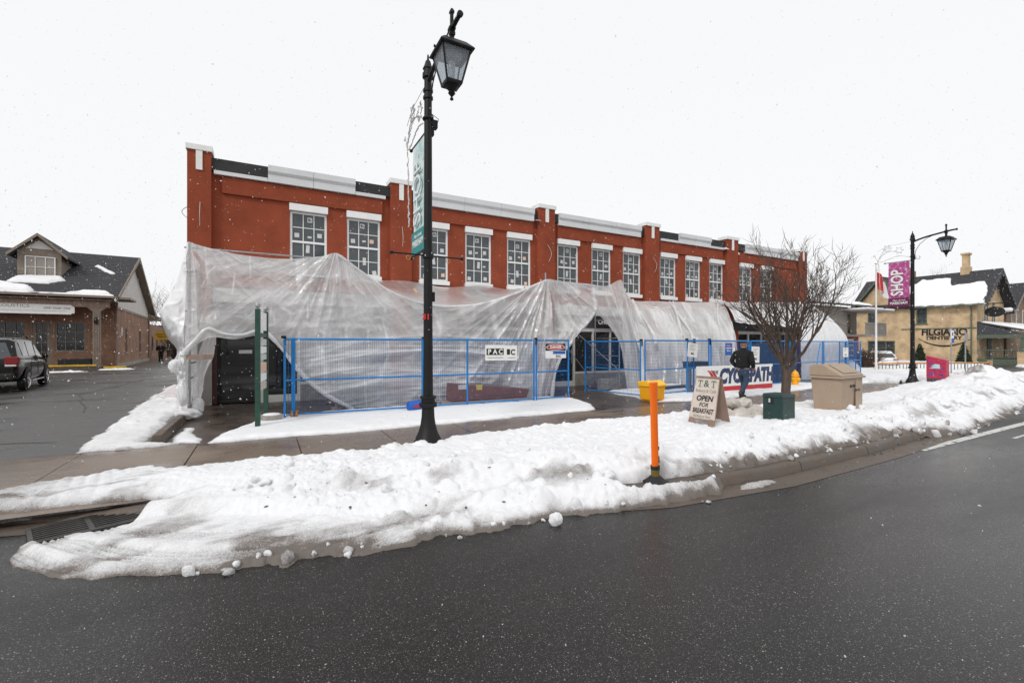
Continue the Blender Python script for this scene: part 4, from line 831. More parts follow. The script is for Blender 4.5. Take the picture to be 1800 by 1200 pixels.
e_ = gr(1446, 669); fence_panel('blue fence panel behind the yellow hydrant', (d_.x+.07, d_.y+.2, 0), e_, clamp=(False, False))
g_ = gr(1488, 666.5); fence_panel('blue fence panel against the snowy right end sheet', (e_.x+.07, e_.y, 0), g_, clamp=(False, False))
h_ = gr(1513, 662.5)
for k, lab in enumerate(('outer blue fence panel turned at the far right end of the fence', 'inner blue fence panel stacked behind the far right end panel')): fence_panel(lab, (g_.x+.08, g_.y+.1+.25*k, 0), (h_.x, h_.y+.22*k, 0), clamp=(False, False))
for k, (u0, v0, u1, v1, lab) in enumerate(((1430, 675, 1442, 603, 'blue stay tube leaning on the fence right of the hydrant'), (1486, 660, 1490, 606, 'blue stay tube leaning on the last fence panel'))):
    a0 = gr(u0, v0); b0 = dep(u1, v1, (a0.x*SS+a0.y*CC)+.55); t_ = thing('fence_stay', lab, 'stay', a0); MB(a0).tube([a0, b0], .022, 8).build('tube', M['blue'], t_, smooth=True)
# --- blue tarpaulin screen hung behind the right-hand fence
tp = thing('tarpaulin', 'dark blue tarpaulin hung behind the fence between the man and the hydrant', 'tarpaulin', (0, 0, 0))
tc_ = [[Vector((c_.x-.1+k*(d_.x-c_.x+.2)/4, c_.y+.35-.1*(k % 2), zz)) for zz in (1.72, 1.2, .6, .03)] for k in range(5)]
sheet('cloth', tc_, 60, 40, mat('navy_tarp', (.015, .035, .085), .55, .3, 3, .3, 12), tp, lambda U, V, G: .08*(ridge(U*9, V*1.2, 121)-.4))
# --- orange feet clamps
for k, (u, v, lab) in enumerate(((517, 736, 'pair of amber bolts on the snow at the left fence foot'), (997, 702, 'orange base clip at the right foot of the danger sign panel'), (1130, 699, 'yellow base clip beside the grit bin at the fence foot'), (1213, 691, 'orange base clip at the fence foot left of the sandwich board'))):
    g0 = gr(u, v); t_ = thing('fence_clip', lab, 'clip', (g0.x, g0.y, 0)); 
    for s in (-.05, .05): MB().lathe([(.03, .0), (.035, .09), (.02, .10), (.02, .16), (.03, .165)], (s, -.02, .03), 8).build('bolt', M['amber'], t_)
# --- notices on the fence
def notice(name, label, cat, u0, v0, u1, v1, p, lines=(), m='paper', tilt=0.):
    a, b = onp(u0, v0, p), onp(u1, v1, p); W, H_ = b.x-a.x, a.z-b.z
    t = thing(name, label, cat, ((a.x+b.x)/2, p, (a.z+b.z)/2), 0); t.rotation_euler = (0, tilt, 0)
    MB().box(-W/2, W/2, 0, .004, -H_/2, H_/2).build('sheet', M[m], t); return t, W, H_
FR = (R(90), 0, 0)
t, W, H_ = notice('notice', 'white notice with black letters P A C on the fence', 'notice', 853, 606, 889, 633, FY-.035)
MB().box(-.44*W, .40*W, -.003, -.0005, -.15*H_, .27*H_).build('print_block', M['blackprint'], t)
for k, (ch, x) in enumerate((('P', -.30), ('A', -.03), ('C', .25))): text('letter', ch, .42*H_*1.05, M['paper'], t, (x*W, -.005, .05*H_), FR, off=.006, ext=.001)
MB().box(-.40*W, .38*W, -.003, -.0005, -.34*H_, -.30*H_).build('print_line', M['greyprint'], t)
t, W, H_ = notice('notice', 'smaller white notice with black letter C overlapping the P A C notice', 'notice', 888, 607, 909, 633, FY-.030)
text('lettering', 'C', .5*H_, M['blackprint'], t, (.14*W, -.002, .03*H_), FR, off=.008, ext=.001); MB().box(-.36*W, -.10*W, -.003, -.0005, -.12*H_, .26*H_).build('print_block', M['blackprint'], t); MB().box(-.3*W, .35*W, -.003, -.0005, -.34*H_, -.30*H_).build('print_line', M['greyprint'], t)
t, W, H_ = notice('danger_sign', 'black and white DANGER sign with red oval at the right fence end', 'sign', 959, 604, 994, 616, FY-.035, m='blackprint')
el = MB().lathe([(.001, 0), (1, 0), (1, .003), (.001, .003)], (0, 0, 0), 28, rot=Matrix(((W*.46, 0, 0), (0, 0, -1), (0, H_*.42, 0)))); el.build('oval_rim', M['paper'], t)
MB().lathe([(.001, .004), (1, .004), (1, .006), (.001, .006)], (0, 0, 0), 28, rot=Matrix(((W*.43, 0, 0), (0, 0, -1), (0, H_*.35, 0)))).build('oval', M['red'], t)
text('lettering', 'DANGER', H_*.52, M['paper'], t, (0, -.009, 0), FR, off=.004, ext=.001, sx=.93)
t, W, H_ = notice('notice', 'white site notice with blue strip below the danger sign', 'notice', 959, 616.6, 995, 629, FY-.035)
MB().box(-.15*W, .46*W, -.003, -.0005, .06*H_, .46*H_).build('blue_strip', M['bluesign'], t); text('lettering', 'PAC', H_*.45, M['blackprint'], t, (.12*W, -.002, -.25*H_), FR, ext=.001, off=.003)
fl = lambda u, v: (gr(u, v).y)
def small_notice(label, u0, v0, u1, v1, p, rows=5, tilt=0., dark=True):
    t, W, H_ = notice('notice', label, 'notice', u0, v0, u1, v1, p, tilt=tilt)
    for k in range(rows): MB().box(-.32*W, (.32-.12*(k % 3))*W, -.003, -.0005, H_*(.36-.10*k), H_*(.385-.10*k)).build('print_line', M['greyprint'], t)
    if dark: text('lettering', 'PAC', H_*.17, M['blackprint'], t, (0, -.003, -.27*H_), FR, ext=.001, off=.006)
small_notice('tilted white notice on the fence above the sandwich board', 1209, 603, 1226, 627, b.y-.05, tilt=R(6))
small_notice('white notice on the fence just right of the walking man', 1321, 609, 1335, 637, c_.y-.06, tilt=R(2))
small_notice('small white notice near the far right end of the fence', 1482, 611, 1491, 627, g_.y-.08, 3)
t, W, H_ = notice('notice', 'small blue and white notice on the fence left of the walking man', 'notice', 1275, 603, 1287, 624, b.y-.02, m='bluesign')
MB().box(-.4*W, .4*W, -.003, -.0005, .05*H_, .12*H_).build('white_band', M['paper'], t); MB().prism([(.1*W, -.003, .1*H_), (.42*W, -.003, .45*H_), (.42*W, -.003, .2*H_)], (0, .0024, 0)).build('red_mark', M['red'], t); text('lettering', 'Snow', H_*.2, M['paper'], t, (-.05*W, -.003, .3*H_), FR, ext=.001); text('lettering', 'Route', H_*.2, M['paper'], t, (0, -.003, -.12*H_), FR, ext=.001)
# --- cycle shop banner leaning on the fence
A0, B0 = gr(1226, 688), gr(1358, 679)
pbn = b.y-.22
a0, b0 = onp(1226, 684, pbn), onp(1362, 676, pbn)
bn = thing('shop_banner', 'long white banner with slanting navy CYCLEPATH lettering leaning on the fence', 'banner', (a0.x, pbn, 0), 0); bn.rotation_euler = (R(-7), 0, 0)
Wb = b0.x-a0.x; ZB, ZT = .06, .95
MB().prism([(0, 0, ZB), (Wb-.15, 0, ZB), (Wb+.05, 0, ZT), (.12, 0, ZT)], (0, .03, 0)).build('board', M['paper'], bn)
MB().prism([(0, -.004, ZB+.002), (Wb-.15, -.004, ZB+.002), (Wb-.10, -.004, ZB+.17), (.03, -.004, ZB+.17)], (0, .0035, 0)).build('red_stripe', M['red'], bn)
text('lettering', 'CYCLEPATH', .66, M['navy'], bn, (Wb*.27, -.004, .56), FR, 'LEFT', off=.045, shear=.36, sx=Wb*.70/3.55, ext=.0015)
text('lettering', 'THE', .16, M['navy'], bn, (Wb*.235, -.004, .72), FR, 'CENTER', off=.004, shear=.2, ext=.0015)
for k in (0, 1):
    ar = [(.62+.0+.34*math.sin(i*.16)+k*.16, -.005, .30+.50*math.cos(i*.16)) for i in range(11)]; ar2 = [(x-.03-.10*math.sin(i*.3), y, z-.02) for i, (x, y, z) in enumerate(ar)]
    s_ = MB(); n = len(ar); s_.add(ar+ar2, [(i, i+1, n+i+1, n+i) for i in range(n-1)]); s_.build('swoosh', M['red'], bn)
# --- stuff lying behind and beside the fence
g0 = gr(718, 719); bk = thing('bucket', 'blue plastic bucket lying on its side at the fence foot by the near lamp post', 'bucket', (g0.x, FY-.20, .155), R(8))
rx = rotm('Y', R(90)); MB().lathe([(.115, -.17), (.125, -.16), (.145, .13), (.152, .13), (.152, .17), (.138, .17)], (0, 0, 0), 20, rot=rx).build('body', M['bluesign'], bk, smooth=True)
MB().lathe([(.155, .172), (.155, .185), (.01, .187)], (0, 0, 0), 20, rot=rx).build('lid', M['paper'], bk); MB().prism([(-.08, -.146, -.02), (.06, -.152, -.03), (.03, -.15, .05), (-.04, -.148, .035)], (0, .01, 0)).build('logo', M['red'], bk)
a0, b0 = onp(795, 708, 11.75), onp(926, 702, 11.75)
cr_ = thing('wrapped_bundle', 'long brown wrapped bundle of panels lying behind the fence on timber bearers', 'bundle', (a0.x, 11.75, .10))
L = b0.x-a0.x; MB().prism([(0, 0, .0), (L, 0, .0), (L+.1, 0, .24), (L*.6, 0, .36), (.02, 0, .50)], (0, .5, 0)).build('wrap', M['brown'], cr_, bevel=.02)
MB().box(.18, .46, -.006, -.001, .34, .46).build('label', M['sticker'], cr_); MB().box(.72, .90, -.006, -.001, .30, .44).build('label', mat('yellow_label', (.6, .45, .08), .6, .1, 8), cr_)
for k in range(3): MB().box(-.2+k*.02, L+.2, -.12+k*.2, -.02+k*.2, -.10, -.002).build('bearer', M['wood'], cr_, bevel=.005)
for k in range(5):
    z = random.uniform(.05, .09); g0 = gr(random.uniform(760, 900), 718); t_ = thing('steel_rod', ['short blue rod', 'grey rod', 'longer blue rod', 'second grey rod', 'rearmost blue rod'][k]+' lying in the snow under the front of the brown bundle', 'rod', (g0.x, FY+.12+k*.05, z), R(random.uniform(-3, 3)), 'metal rods behind the fence'); MB().tube([(0, 0, 0), (random.uniform(1.2, 2.2), 0, 0)], .015, 6).build('rod', M['galv'] if k % 2 else M['blue'], t_)
g0 = gr(1040, 686); bl = [(0, 0), (.42, 0), (.84, 0), (.1, .21), (.52, .21)]
for k, (x, z) in enumerate(((0, 0), (.42, 0), (.84, 0), (0, .21), (.42, .21))):
    t_ = thing('concrete_block', ('lower left', 'lower middle', 'lower right', 'upper left', 'upper right')[k]+' grey concrete block stacked inside the middle opening', 'block', (g0.x+.35+x, 13.1, z-.005), 0, 'concrete blocks in the middle opening'); MB().box(0, .40, 0, .2, 0, .205).build('block', M['stone'], t_, bevel=.01)
a0 = onp(1217, 645, b.y+.5); tb = thing('tool_crate', 'dark grey plastic crate on a trestle behind the fence left of the walking man', 'crate', (a0.x, a0.y, a0.z-.05)); MB().box(0, .85, 0, .4, 0, .18, taper=1.05).build('body', M['greylid'], tb, bevel=.015); MB().box(-.02, .87, -.02, .42, .182, .24).build('lid', M['greylid'], tb, bevel=.01)
for x in (.05, .8): MB().box(x-.03, x+.03, .1, .3, -a0.z+.05, -.002).build('leg', M['galv'], tb)
g0 = gr(1185, 690); pt = thing('pallet', 'dark pallet of flat slabs in snow behind the yellow grit bin', 'pallet', (g0.x, g0.y+.35, 0), R(4)); MB().box(-.4, 1.5, 0, .6, .02, .16).build('deck', M['greylid'], pt, bevel=.02); MB().box(-.3, 1.0, .1, .55, .162, .22).build('snow_cap', M['cleansnow'], pt, bevel=.03)

# ================================================================== STREET LAMPS
FXM = (R(90), 0, R(-90))                       # lettering that faces down the street (-x), reads towards -y
def lamp(label, loc, banner, seed):
    t = thing('street_lamp', label, 'street lamp', loc, 0, 'black street lamps'); m = M['black']
    MB().lathe([(.245, -.05), (.240, .05), (.215, .10), (.165, .20), (.130, .33), (.112, .46), (.105, .60), (.105, .62), (.150, .63), (.155, .66), (.150, .70), (.118, .71), (.118, .76), (.135, .77), (.135, .81), (.088, .83)], n=12).build('base', m, t, smooth=True)
    pl_ = MB().lathe([(.086, .82), (.078, 1.6), (.072, 3.4), (.064, 6.28)], n=16).build('pole', m, t, smooth=True)
    MB().lathe([(.085, 5.86), (.085, 5.90), (.068, 5.91), (.068, 5.97), (.085, 5.98), (.085, 6.02)], n=16).lathe([(.095, 6.22), (.095, 6.29), (.075, 6.30), (.075, 6.36), (.09, 6.37), (.06, 6.44), (.045, 6.50), (.02, 6.53), (.015, 6.60), (.004, 6.63)], n=16).build('finial', m, pl_, smooth=True)
    # arm
    pts = [(0, -.05-i*.14, 6.16+.22*math.sin(min(1, i/9)*math.pi/2)+.012*math.sin(i*.8)) for i in range(11)]
    MB().tube(pts, [.036]*9+[.034, .032], 10).lathe([(.02, -.03), (.045, -.02), (.045, .02), (.02, .03)], pts[-1], 10, rot=rotm('X', R(90))).lathe([(.05, -.05), (.055, 0), (.05, .05)], (0, -1.12, 6.375), 10, rot=rotm('X', R(90))).build('arm', m, t, smooth=True)
    sc = [(0, -.08-.30*math.sin(i*.14), 5.48+.062*i) for i in range(11)]; sc = [(0, -.10, 5.42), (0, -.22, 5.36), (0, -.27, 5.44), (0, -.22, 5.50)]
    MB().tube([(0, -.07, 5.45), (0, -.11, 5.75), (0, -.26, 6.02), (0, -.50, 6.22), (0, -.72, 6.30)], .011, 6).tube(sc, .010, 6).build('scroll', m, t, smooth=True)
    # lantern
    ln = MB(); c = (0, -1.12, 0); s2 = math.sqrt(2)
    ln.lathe([(.255*s2, 6.00), (.265*s2, 6.02), (.255*s2, 6.04), (.165*s2, 6.14), (.07*s2, 6.17), (.045, 6.18), (.04, 6.26), (.06, 6.28), (.06, 6.32), (.03, 6.36), (.03, 6.60), (.045, 6.61), (.045, 6.64), (.02, 6.68)], c, 4, flat=.5)
    T_, B_, zt, zb = .215, .115, 6.00, 5.56
    for sx in (-1, 1):
        for sy in (-1, 1): ln.tube([(sx*T_, -1.12+sy*T_, zt), (sx*B_, -1.12+sy*B_, zb)], .015, 6)
    ln.lathe([(.12*s2, 5.53), (.128*s2, 5.555), (.12*s2, 5.58)], c, 4, flat=.5).lathe([(.005, 5.31), (.03, 5.33), (.012, 5.37), (.03, 5.39), (.055, 5.42), (.04, 5.45), (.07, 5.48), (.11, 5.53)], c, 12)
    for sx in (-1, 1): ln.tube([(sx*.265, -1.12, 6.03), (sx*.265, -1.12, 6.06)], .016, 6)
    l_ = ln.build('lantern', m, t)
    for k in range(4):
        r_ = Matrix.Rotation(k*math.pi/2, 3, 'Z'); q = [Vector((-T_+.015, -T_, zt)), Vector((T_-.015, -T_, zt)), Vector((B_-.01, -B_, zb+.02)), Vector((-B_+.01, -B_, zb+.02))]
        MB().prism([r_ @ p+Vector((0, -1.12, 0)) for p in q], r_ @ Vector((0, .004, 0))).build('pane', M['glass'], l_)
    MB().lathe([(.03, 5.60), (.045, 5.66), (.055, 5.74), (.05, 5.86), (.02, 5.94)], c, 12).build('bulb', M['bulb'], l_, smooth=True)
    MB().lathe([(.05, 5.90), (.15, 5.955), (.165, 5.98), (.02, 5.982)], c, 16).build('reflector', M['galv'], l_, smooth=True)
    # flower basket bars along the street
    hb = MB().tube([(-.62, 0, 3.20), (.62, 0, 3.20)], .014, 8)
    for x in (-.62, .62): hb.lathe([(.002, -.035), (.028, -.02), (.034, 0), (.028, .02), (.002, .035)], (x, 0, 3.20), 10)
    hb.lathe([(.095, 3.15), (.095, 3.25)], n=14); hb.build('basket_bar', m, t, smooth=True)
    for x in (-.34, .36): MB().tube([(x+.035*math.cos(a), 0, 3.14+.035*math.sin(a)) for a in np.linspace(0, 6.28, 13)], .006, 5).build('hook_ring', M['amber'], t)
    # banner on its two bars
    bz0, bz1, W = 3.34, 5.34, .77; y0 = .10
    for z in (bz0-.02, bz1+.02): MB().tube([(0, .06, z), (0, y0+W+.14, z)], .014, 8).lathe([(.004, -.03), (.03, -.015), (.035, .01), (.004, .035)], (0, y0+W+.14, z), 10, rot=rotm('X', R(-90))).build('banner_bar', m, t, smooth=True)
    n = 40; ys = np.linspace(0, W, 24); zs = np.linspace(bz0, bz1, n); Y_, Z_ = np.meshgrid(ys, zs); X_ = .02*np.sin(Y_*5+Z_*1.3)*np.sin((Z_-bz0)/(bz1-bz0)*np.pi)
    bm_ = M['magenta'] if banner == 'pink' else M['paleteal']; bn_ = grid_mesh('banner', X_, Y_+y0, Z_, bm_, t)
    foot = M['plum'] if banner == 'pink' else M['teal']
    for sx in (-.006,): MB().box(-.034, -.022, y0, y0+W, bz0, bz0+.40).build('foot_band', foot, bn_)
    sh = .88 if banner == 'pink' else .94
    if banner != 'pink': text('letter_shadow', 'SHOP', .62, mat('banner_shadow_print', (.22, .45, .45), .6, .1, 5), bn_, (-.0285, y0+W*.535, 4.405), (R(90), R(-90), R(-90)), sx=.75, off=.004, ext=.003)
    text('lettering', 'SHOP', .62, M['paper'], bn_, (-.034, y0+W*.55, 4.42), (R(90), R(-90), R(-90)), sx=.74, off=(.016 if banner == 'pink' else .0), ext=.003)
    text('lettering', 'MARKHAM', .17, M['paper'], bn_, (-.038, y0+W*.5, bz0+.17), FXM, sx=.78, off=.003, ext=.002); text('lettering', 'Main Street', .10, M['paper'], bn_, (-.038, y0+W*.5, bz0+.30), FXM, shear=.35, ext=.002)
    rr = random.Random(seed)
    for k in range(9):                                              # printed snow crystals
        y, z, r = y0+rr.uniform(.06, .74), rr.uniform(3.85, 5.2), rr.uniform(.03, .075); fl_ = MB()
        for a in range(3):
            d = Vector((0, math.cos(a*math.pi/3), math.sin(a*math.pi/3)))*r; e_ = Vector((0, -d.z, d.y)).normalized()*.006
            fl_.prism([Vector((-.0285, y, z))+d+e_, Vector((-.0285, y, z))-d+e_, Vector((-.0285, y, z))-d-e_, Vector((-.0285, y, z))+d-e_], (.002, 0, 0))
        fl_.build('crystal_print', M['paper'], bn_)
    # winter light garland: branch, two snow crystals and a hanging tail
    gl = MB()
    def wig(pts, r=.010): 
        P = resample(pts, 40); gl.tube([(q[0]+rr.uniform(-.012, .012), q[1]+rr.uniform(-.012, .012), q[2]+rr.uniform(-.012, .012)) for q in P], [r*rr.uniform(.7, 1.5) for _ in P], 5)
    wig([(0, .1, 5.50), (0, .5, 5.62), (0, .9, 5.52), (0, 1.2, 5.45), (0, 1.35, 5.6), (0, 1.42, 5.8), (0, 1.46, 5.72)]); wig([(0, 1.3, 5.5), (0, 1.1, 5.75), (0, .8, 5.88), (0, .4, 5.75)]); wig([(0, 1.25, 5.6), (0, 1.0, 6.0), (0, .85, 6.05)])
    wig([(0, 1.28, 5.5), (0, 1.22, 4.9), (0, 1.20, 4.3), (0, 1.18, 3.95)], .012)
    for (y, z, r) in ((.92, 6.02, .17), (.48, 5.86, .17)):
        pts = []
        for k in range(12): a = k*math.pi/6; q = r if k % 2 == 0 else r*.5; pts.append((0, y+q*math.cos(a), z+q*math.sin(a)))
        wig(pts+[pts[0]], .008)
    gl.build('light_garland', M['lightstring'], t); MB().tube([(0, .06, 6.18), (0, .95, 6.12), (0, 1.3, 5.95)], .004, 4).build('stay_wire', M['black'], t)
    # sockets and straps
    MB().box(.06, .16, -.05, .06, 5.38, 5.52).box(.05, .10, -.04, .05, 5.25, 5.36).build('outlet_box', m, t, bevel=.01); MB().lathe([(.085, 5.50), (.10, 5.52), (.085, 5.55)], n=14).tube([(.05, -.05, 5.6), (.16, -.08, 5.52), (.14, -.05, 5.42), (.1, .0, 5.40)], .006, 5).build('strap', m, t)
    MB().box(.058, .11, -.05, .05, 2.42, 2.58).build('outlet_box', m, t, bevel=.008)
    return t
l1 = lamp('tall black lantern street lamp with teal banner standing in the near snow bank', (2.44, 7.50, 0), 'teal', 1)
text('number', '31', .13, M['red'], l1, (-.055, -.075, 2.15), (R(90), 0, -YAW), off=.006, ext=.004)
l2 = lamp('distant black lantern street lamp with pink SHOP banner beside the cream brick house', (24.9, 9.15, .0), 'pink', 2)
MB().box(-.12, .16, -.62, -.60, 3.2, 3.4)

# ================================================================== THINGS ON THE VERGE AND PAVEMENT
# orange flexible marker post
mp_ = thing('marker_post', 'orange flexible marker post leaning slightly on the bare kerb', 'marker post', (4.20, 4.06, .0)); mp_.rotation_euler = (R(1.5), R(-3.2), 0)
MB().lathe([(.15, .0), (.15, .02), (.09, .055), (.065, .09), (.05, .092)], n=8).build('base', M['rubber'], mp_)
MB().lathe([(.050, .088), (.052, .16), (.046, .20)], n=16).build('hinge_band', mat('olive_band', (.16, .12, .02), .5, .2, 9), mp_); MB().lathe([(.056, .17), (.056, .215)], n=16).build('collar', M['rubber'], mp_)
p_ = MB(); n = 16
prof = [(.044, .21), (.046, .5), (.045, 1.0), (.050, 1.15), (.052, 1.235)]
p_.lathe(prof, n=18); po = p_.build('post', M['orange'], mp_, smooth=True); po.scale = (1.15, .75, 1)
for (z, a) in ((.30, -.4), (.42, -.5), (.26, -.3)): MB().box(.036, .056, -.02, .004, z-.02, z+.025).build('scuff', M['rubber'], mp_)
# sandwich board
ab = thing('sandwich_board', 'weathered white sandwich board advertising T & T breakfast standing in the snow', 'sign', (7.62, 5.98, snow_z(7.6, 6.0)-.05), R(4))
HT, SP = .93, .24; tl = math.atan2(SP, HT)
def panel_pts(sg, y0, y1, h0, h1, off=0.): return [(sg*(SP*(1-h/HT)+.012+off), y, h) for y, h in ((y0, h0), (y1, h0), (y1, h1), (y0, h1))]
W = .285
for sg in (-1, 1):
    MB().prism([(sg*(SP*(1-h/HT)+.012), y, h) for y, h in ((-W, -.02), (-W+.12, -.02), (-W+.14, .06), (-W+.18, .10), (W-.18, .10), (W-.14, .06), (W-.12, -.02), (W, -.02), (W-.03, HT), (-W+.03, HT))], (sg*.018, 0, 0)).build('board', M['woodraw'], ab)
fc = MB(); fc.prism([(-(SP*(1-h/HT)+.0305), y, h) for y, h in ((-W+.012, .14), (W-.012, .14), (W-.04, HT-.03), (-W+.04, HT-.03))], (-.003, 0, 0)); fc.build('painted_face', M['signboard'], ab)
MB().tube([(-.02, -W+.02, HT), (-.02, W-.02, HT)], .016, 6).tube([(.02, -W+.02, HT), (.02, W-.02, HT)], .016, 6).build('hinge_rail', M['woodraw'], ab)
for y in (-W+.07, W-.07):
    MB().lathe([(.001, 0), (.055, 0), (.055, .006), (.001, .006)], (-(SP*(1-.10/HT)+.034), y, .10), 14, rot=rotm('Y', R(-90))).build('foot_pad', M['woodraw'], ab)
Rm = (Matrix.Rotation(tl, 3, 'Y') @ Matrix.Rotation(R(-90), 3, 'Z') @ Matrix.Rotation(R(90), 3, 'X')).to_euler()
def abt(body, h, size, m, y=0., **k): return text('lettering', body, size, m, ab, (-(SP*(1-h/HT)+.0355), y, h), Rm, ext=.0012, **k)
abt('T', .80, .18, M['darkgreen'], .145, off=.001, sx=.85); abt('&', .80, .19, M['darkgreen'], .005, off=.001); abt('T', .80, .18, M['darkgreen'], -.145, off=.001, sx=.85)
for y in (.145, -.145):                                            # serifs of the two capitals
    s_ = MB(); X = lambda h, o=.0355: -(SP*(1-h/HT)+o)
    for (a, b, h0, h1) in ((-.035, .035, .738, .746), (-.052, -.042, .83, .855), (.042, .052, .83, .855)): s_.prism([(X(h0), y+a, h0), (X(h0), y+b, h0), (X(h1), y+b, h1), (X(h1), y+a, h1)], (-.001, 0, 0))
    s_.build('serif', M['darkgreen'], ab)
abt('Bakery & Café', .665, .088, M['greyprint'], sx=.86); abt('OPEN', .52, .145, M['blackprint'], .0, off=.005, shear=.12, sx=.95); abt('FOR', .40, .115, M['blackprint'], 0, off=.002, shear=.2, sx=.9); abt('BREAKFAST', .285, .130, M['blackprint'], 0, off=.004, shear=.12, sx=.66); abt('Parking at Rear', .185, .072, M['greyprint'], sx=.85)
# heap of sandbags
grp = 'snowy sandbags heaped behind the sandwich board'
sp_ = [(8.85, 6.55, .12, .0), (9.25, 6.35, .12, .8), (9.05, 6.95, .14, 1.5), (9.45, 6.8, .13, .3), (9.7, 6.45, .12, 2.2), (9.25, 6.65, .30, .6), (9.6, 7.1, .15, 1.1), (9.5, 6.6, .28, 2.6), (8.8, 6.95, .24, 2.0), (9.9, 6.8, .22, .2), (9.1, 6.25, .10, 1.9), (9.65, 6.15, .10, .5), (9.35, 6.05, .06, 2.4)]
SBL = ['grey sandbag at the left front of the heap, nearest the sandwich board foot', 'middle front sandbag of the heap beside the sandwich board', 'sandbag at the back left of the heap by the pavement edge', 'large sandbag at the back middle of the heap by the pavement edge',
 'sandbag at the right of the heap, second from the green box', 'topmost sandbag on the left of the heap crest', 'sandbag at the back right of the heap by the pavement edge', 'topmost sandbag on the right of the heap crest', 'raised sandbag leaning against the rear leg of the sandwich board',
 'sandbag at the far right of the heap, nearest the green box', 'low sandbag under the front left of the heap', 'dirty brown sandbag low at the front right of the heap', 'sandbag half sunk in snow at the very front of the heap']
bagm = []
for k in range(3):
    o = chunk('sandbag', (0, 0, 0), .24, 300+k*7, (1.15, .78, .52), M['sandbag'], .3); bagm.append(o.data); bpy.data.objects.remove(o)
for k, (x, y, z, a) in enumerate(sp_):
    o = link_mesh('sandbag', bagm[k % 3], None, (x-.08, y, z+.06), (random.uniform(-.3, .3), random.uniform(-.3, .3), a)); tag(o, SBL[k], 'sandbag', grp)
# green utility box
gb = thing('utility_box', 'dark green metal utility box sunk in the snow in front of the bare tree', 'utility box', (9.30, 5.62, snow_z(9.3, 5.6)-.08))
MB().box(-.21, .21, -.21, .21, 0, .50).build('body', M['greenbox'], gb, bevel=.012); MB().box(-.225, .225, -.225, .225, .502, .575, taper=.93).build('lid', M['greenbox'], gb, bevel=.015)
MB().box(-.217, -.211, -.02, .09, .37, .49).build('latch_plate', M['rubber'], gb); MB().box(-.220, -.2175, .045, .08, .40, .48).build('sticker', M['sticker'], gb); MB().box(-.215, -.211, -.13, .05, .10, .28).build('door_panel', M['greenbox'], gb)
# beige recycling bin
rb = thing('recycling_bin', 'beige plastic recycling bin with sloping lid standing in the snow', 'bin', (11.72, 5.72, snow_z(11.7, 5.7)-.10))
rb.rotation_euler = (0, 0, R(3))
MB().add([(x*f_+.0, y*f_, z) for z, f_ in ((0, .86), (.83, 1.)) for x, y in ((-.52, -.32), (.52, -.32), (.52, .32), (-.52, .32))], [(3, 2, 1, 0), (4, 5, 6, 7), (0, 1, 5, 4), (1, 2, 6, 5), (2, 3, 7, 6), (3, 0, 4, 7)]).build('body', M['beige'], rb, bevel=.02)
MB().box(-.575, .575, -.36, .36, .835, .885).build('rim', M['beige'], rb, bevel=.015)
MB().prism([(-.54, -.335, .886), (-.54, .335, .886), (-.54, .33, 1.13), (-.54, .06, 1.16), (-.54, -.31, .93)], (1.08, 0, 0)).build('lid', M['beige'], rb, bevel=.02)
sl0 = Vector((0, .02, 1.143)); sl1 = Vector((0, -.28, .957)); nn = Vector((0, -.52, .85)).normalized()*.012
MB().prism([sl0+Vector((-.34, 0, 0)), sl0+Vector((.34, 0, 0)), sl1+Vector((.34, 0, 0)), sl1+Vector((-.34, 0, 0))], nn).build('flap', M['beige'], rb, bevel=.006)
MB().box(.13, .46, -.333, -.318, .12, .78).build('door_panel', M['beige'], rb, bevel=.006)
tz = math.atan2(.0448, .83)
text('lettering', 'RECYCLE ON', .075, M['blackprint'], rb, (.10, -.318, .66), (R(90)+tz*.4, 0, 0), off=.002); text('lettering', 'THE GO', .075, M['blackprint'], rb, (.20, -.3335, .565), (R(90), 0, 0), off=.002)
# yellow grit bin
yb = thing('grit_bin', 'yellow plastic grit bin with lid on the pavement beside the fence', 'bin', (10.12, 9.92, 0), R(4)); yb.scale = (.74, .85, 1.0)
MB().box(-.36, .36, -.26, .26, .05, .43, taper=1.12).box(-.30, -.12, -.24, .24, 0, .049).box(.10, .30, -.24, .24, 0, .049).build('body', M['yellow'], yb, bevel=.02)
MB().prism([(-.45, -.33, .432), (-.45, .31, .432), (-.45, .31, .58), (-.45, -.10, .62), (-.45, -.33, .50)], (.90, 0, 0)).build('lid', mat('yellow_lid', (.95, .50, .012), .35, .08, 4), yb, bevel=.03)
# hydrant
hy = thing('fire_hydrant', 'yellow fire hydrant with dark side cap standing at the right fence', 'hydrant', (18.45, 10.5, 0))
MB().lathe([(.17, 0), (.17, .04), (.12, .05), (.12, .40), (.15, .41), (.15, .45), (.13, .46), (.12, .54), (.08, .60), (.03, .63), (.03, .67)], n=16).build('barrel', M['yellow'], hy, smooth=True)
MB().lathe([(.075, 0), (.085, .05), (.06, .09)], (0, -.10, .30), 12, rot=rotm('X', R(90))).lathe([(.06, 0), (.06, .06), (.03, .08)], (-.1, 0, .32), 12, rot=rotm('Y', R(-90))).build('side_cap', M['yellow'], hy, smooth=True); MB().lathe([(.10, 0), (.11, .06), (.06, .12)], (.10, -.04, .32), 12, rot=rotm('Y', R(90))).build('steamer_cap', M['rubber'], hy, smooth=True)
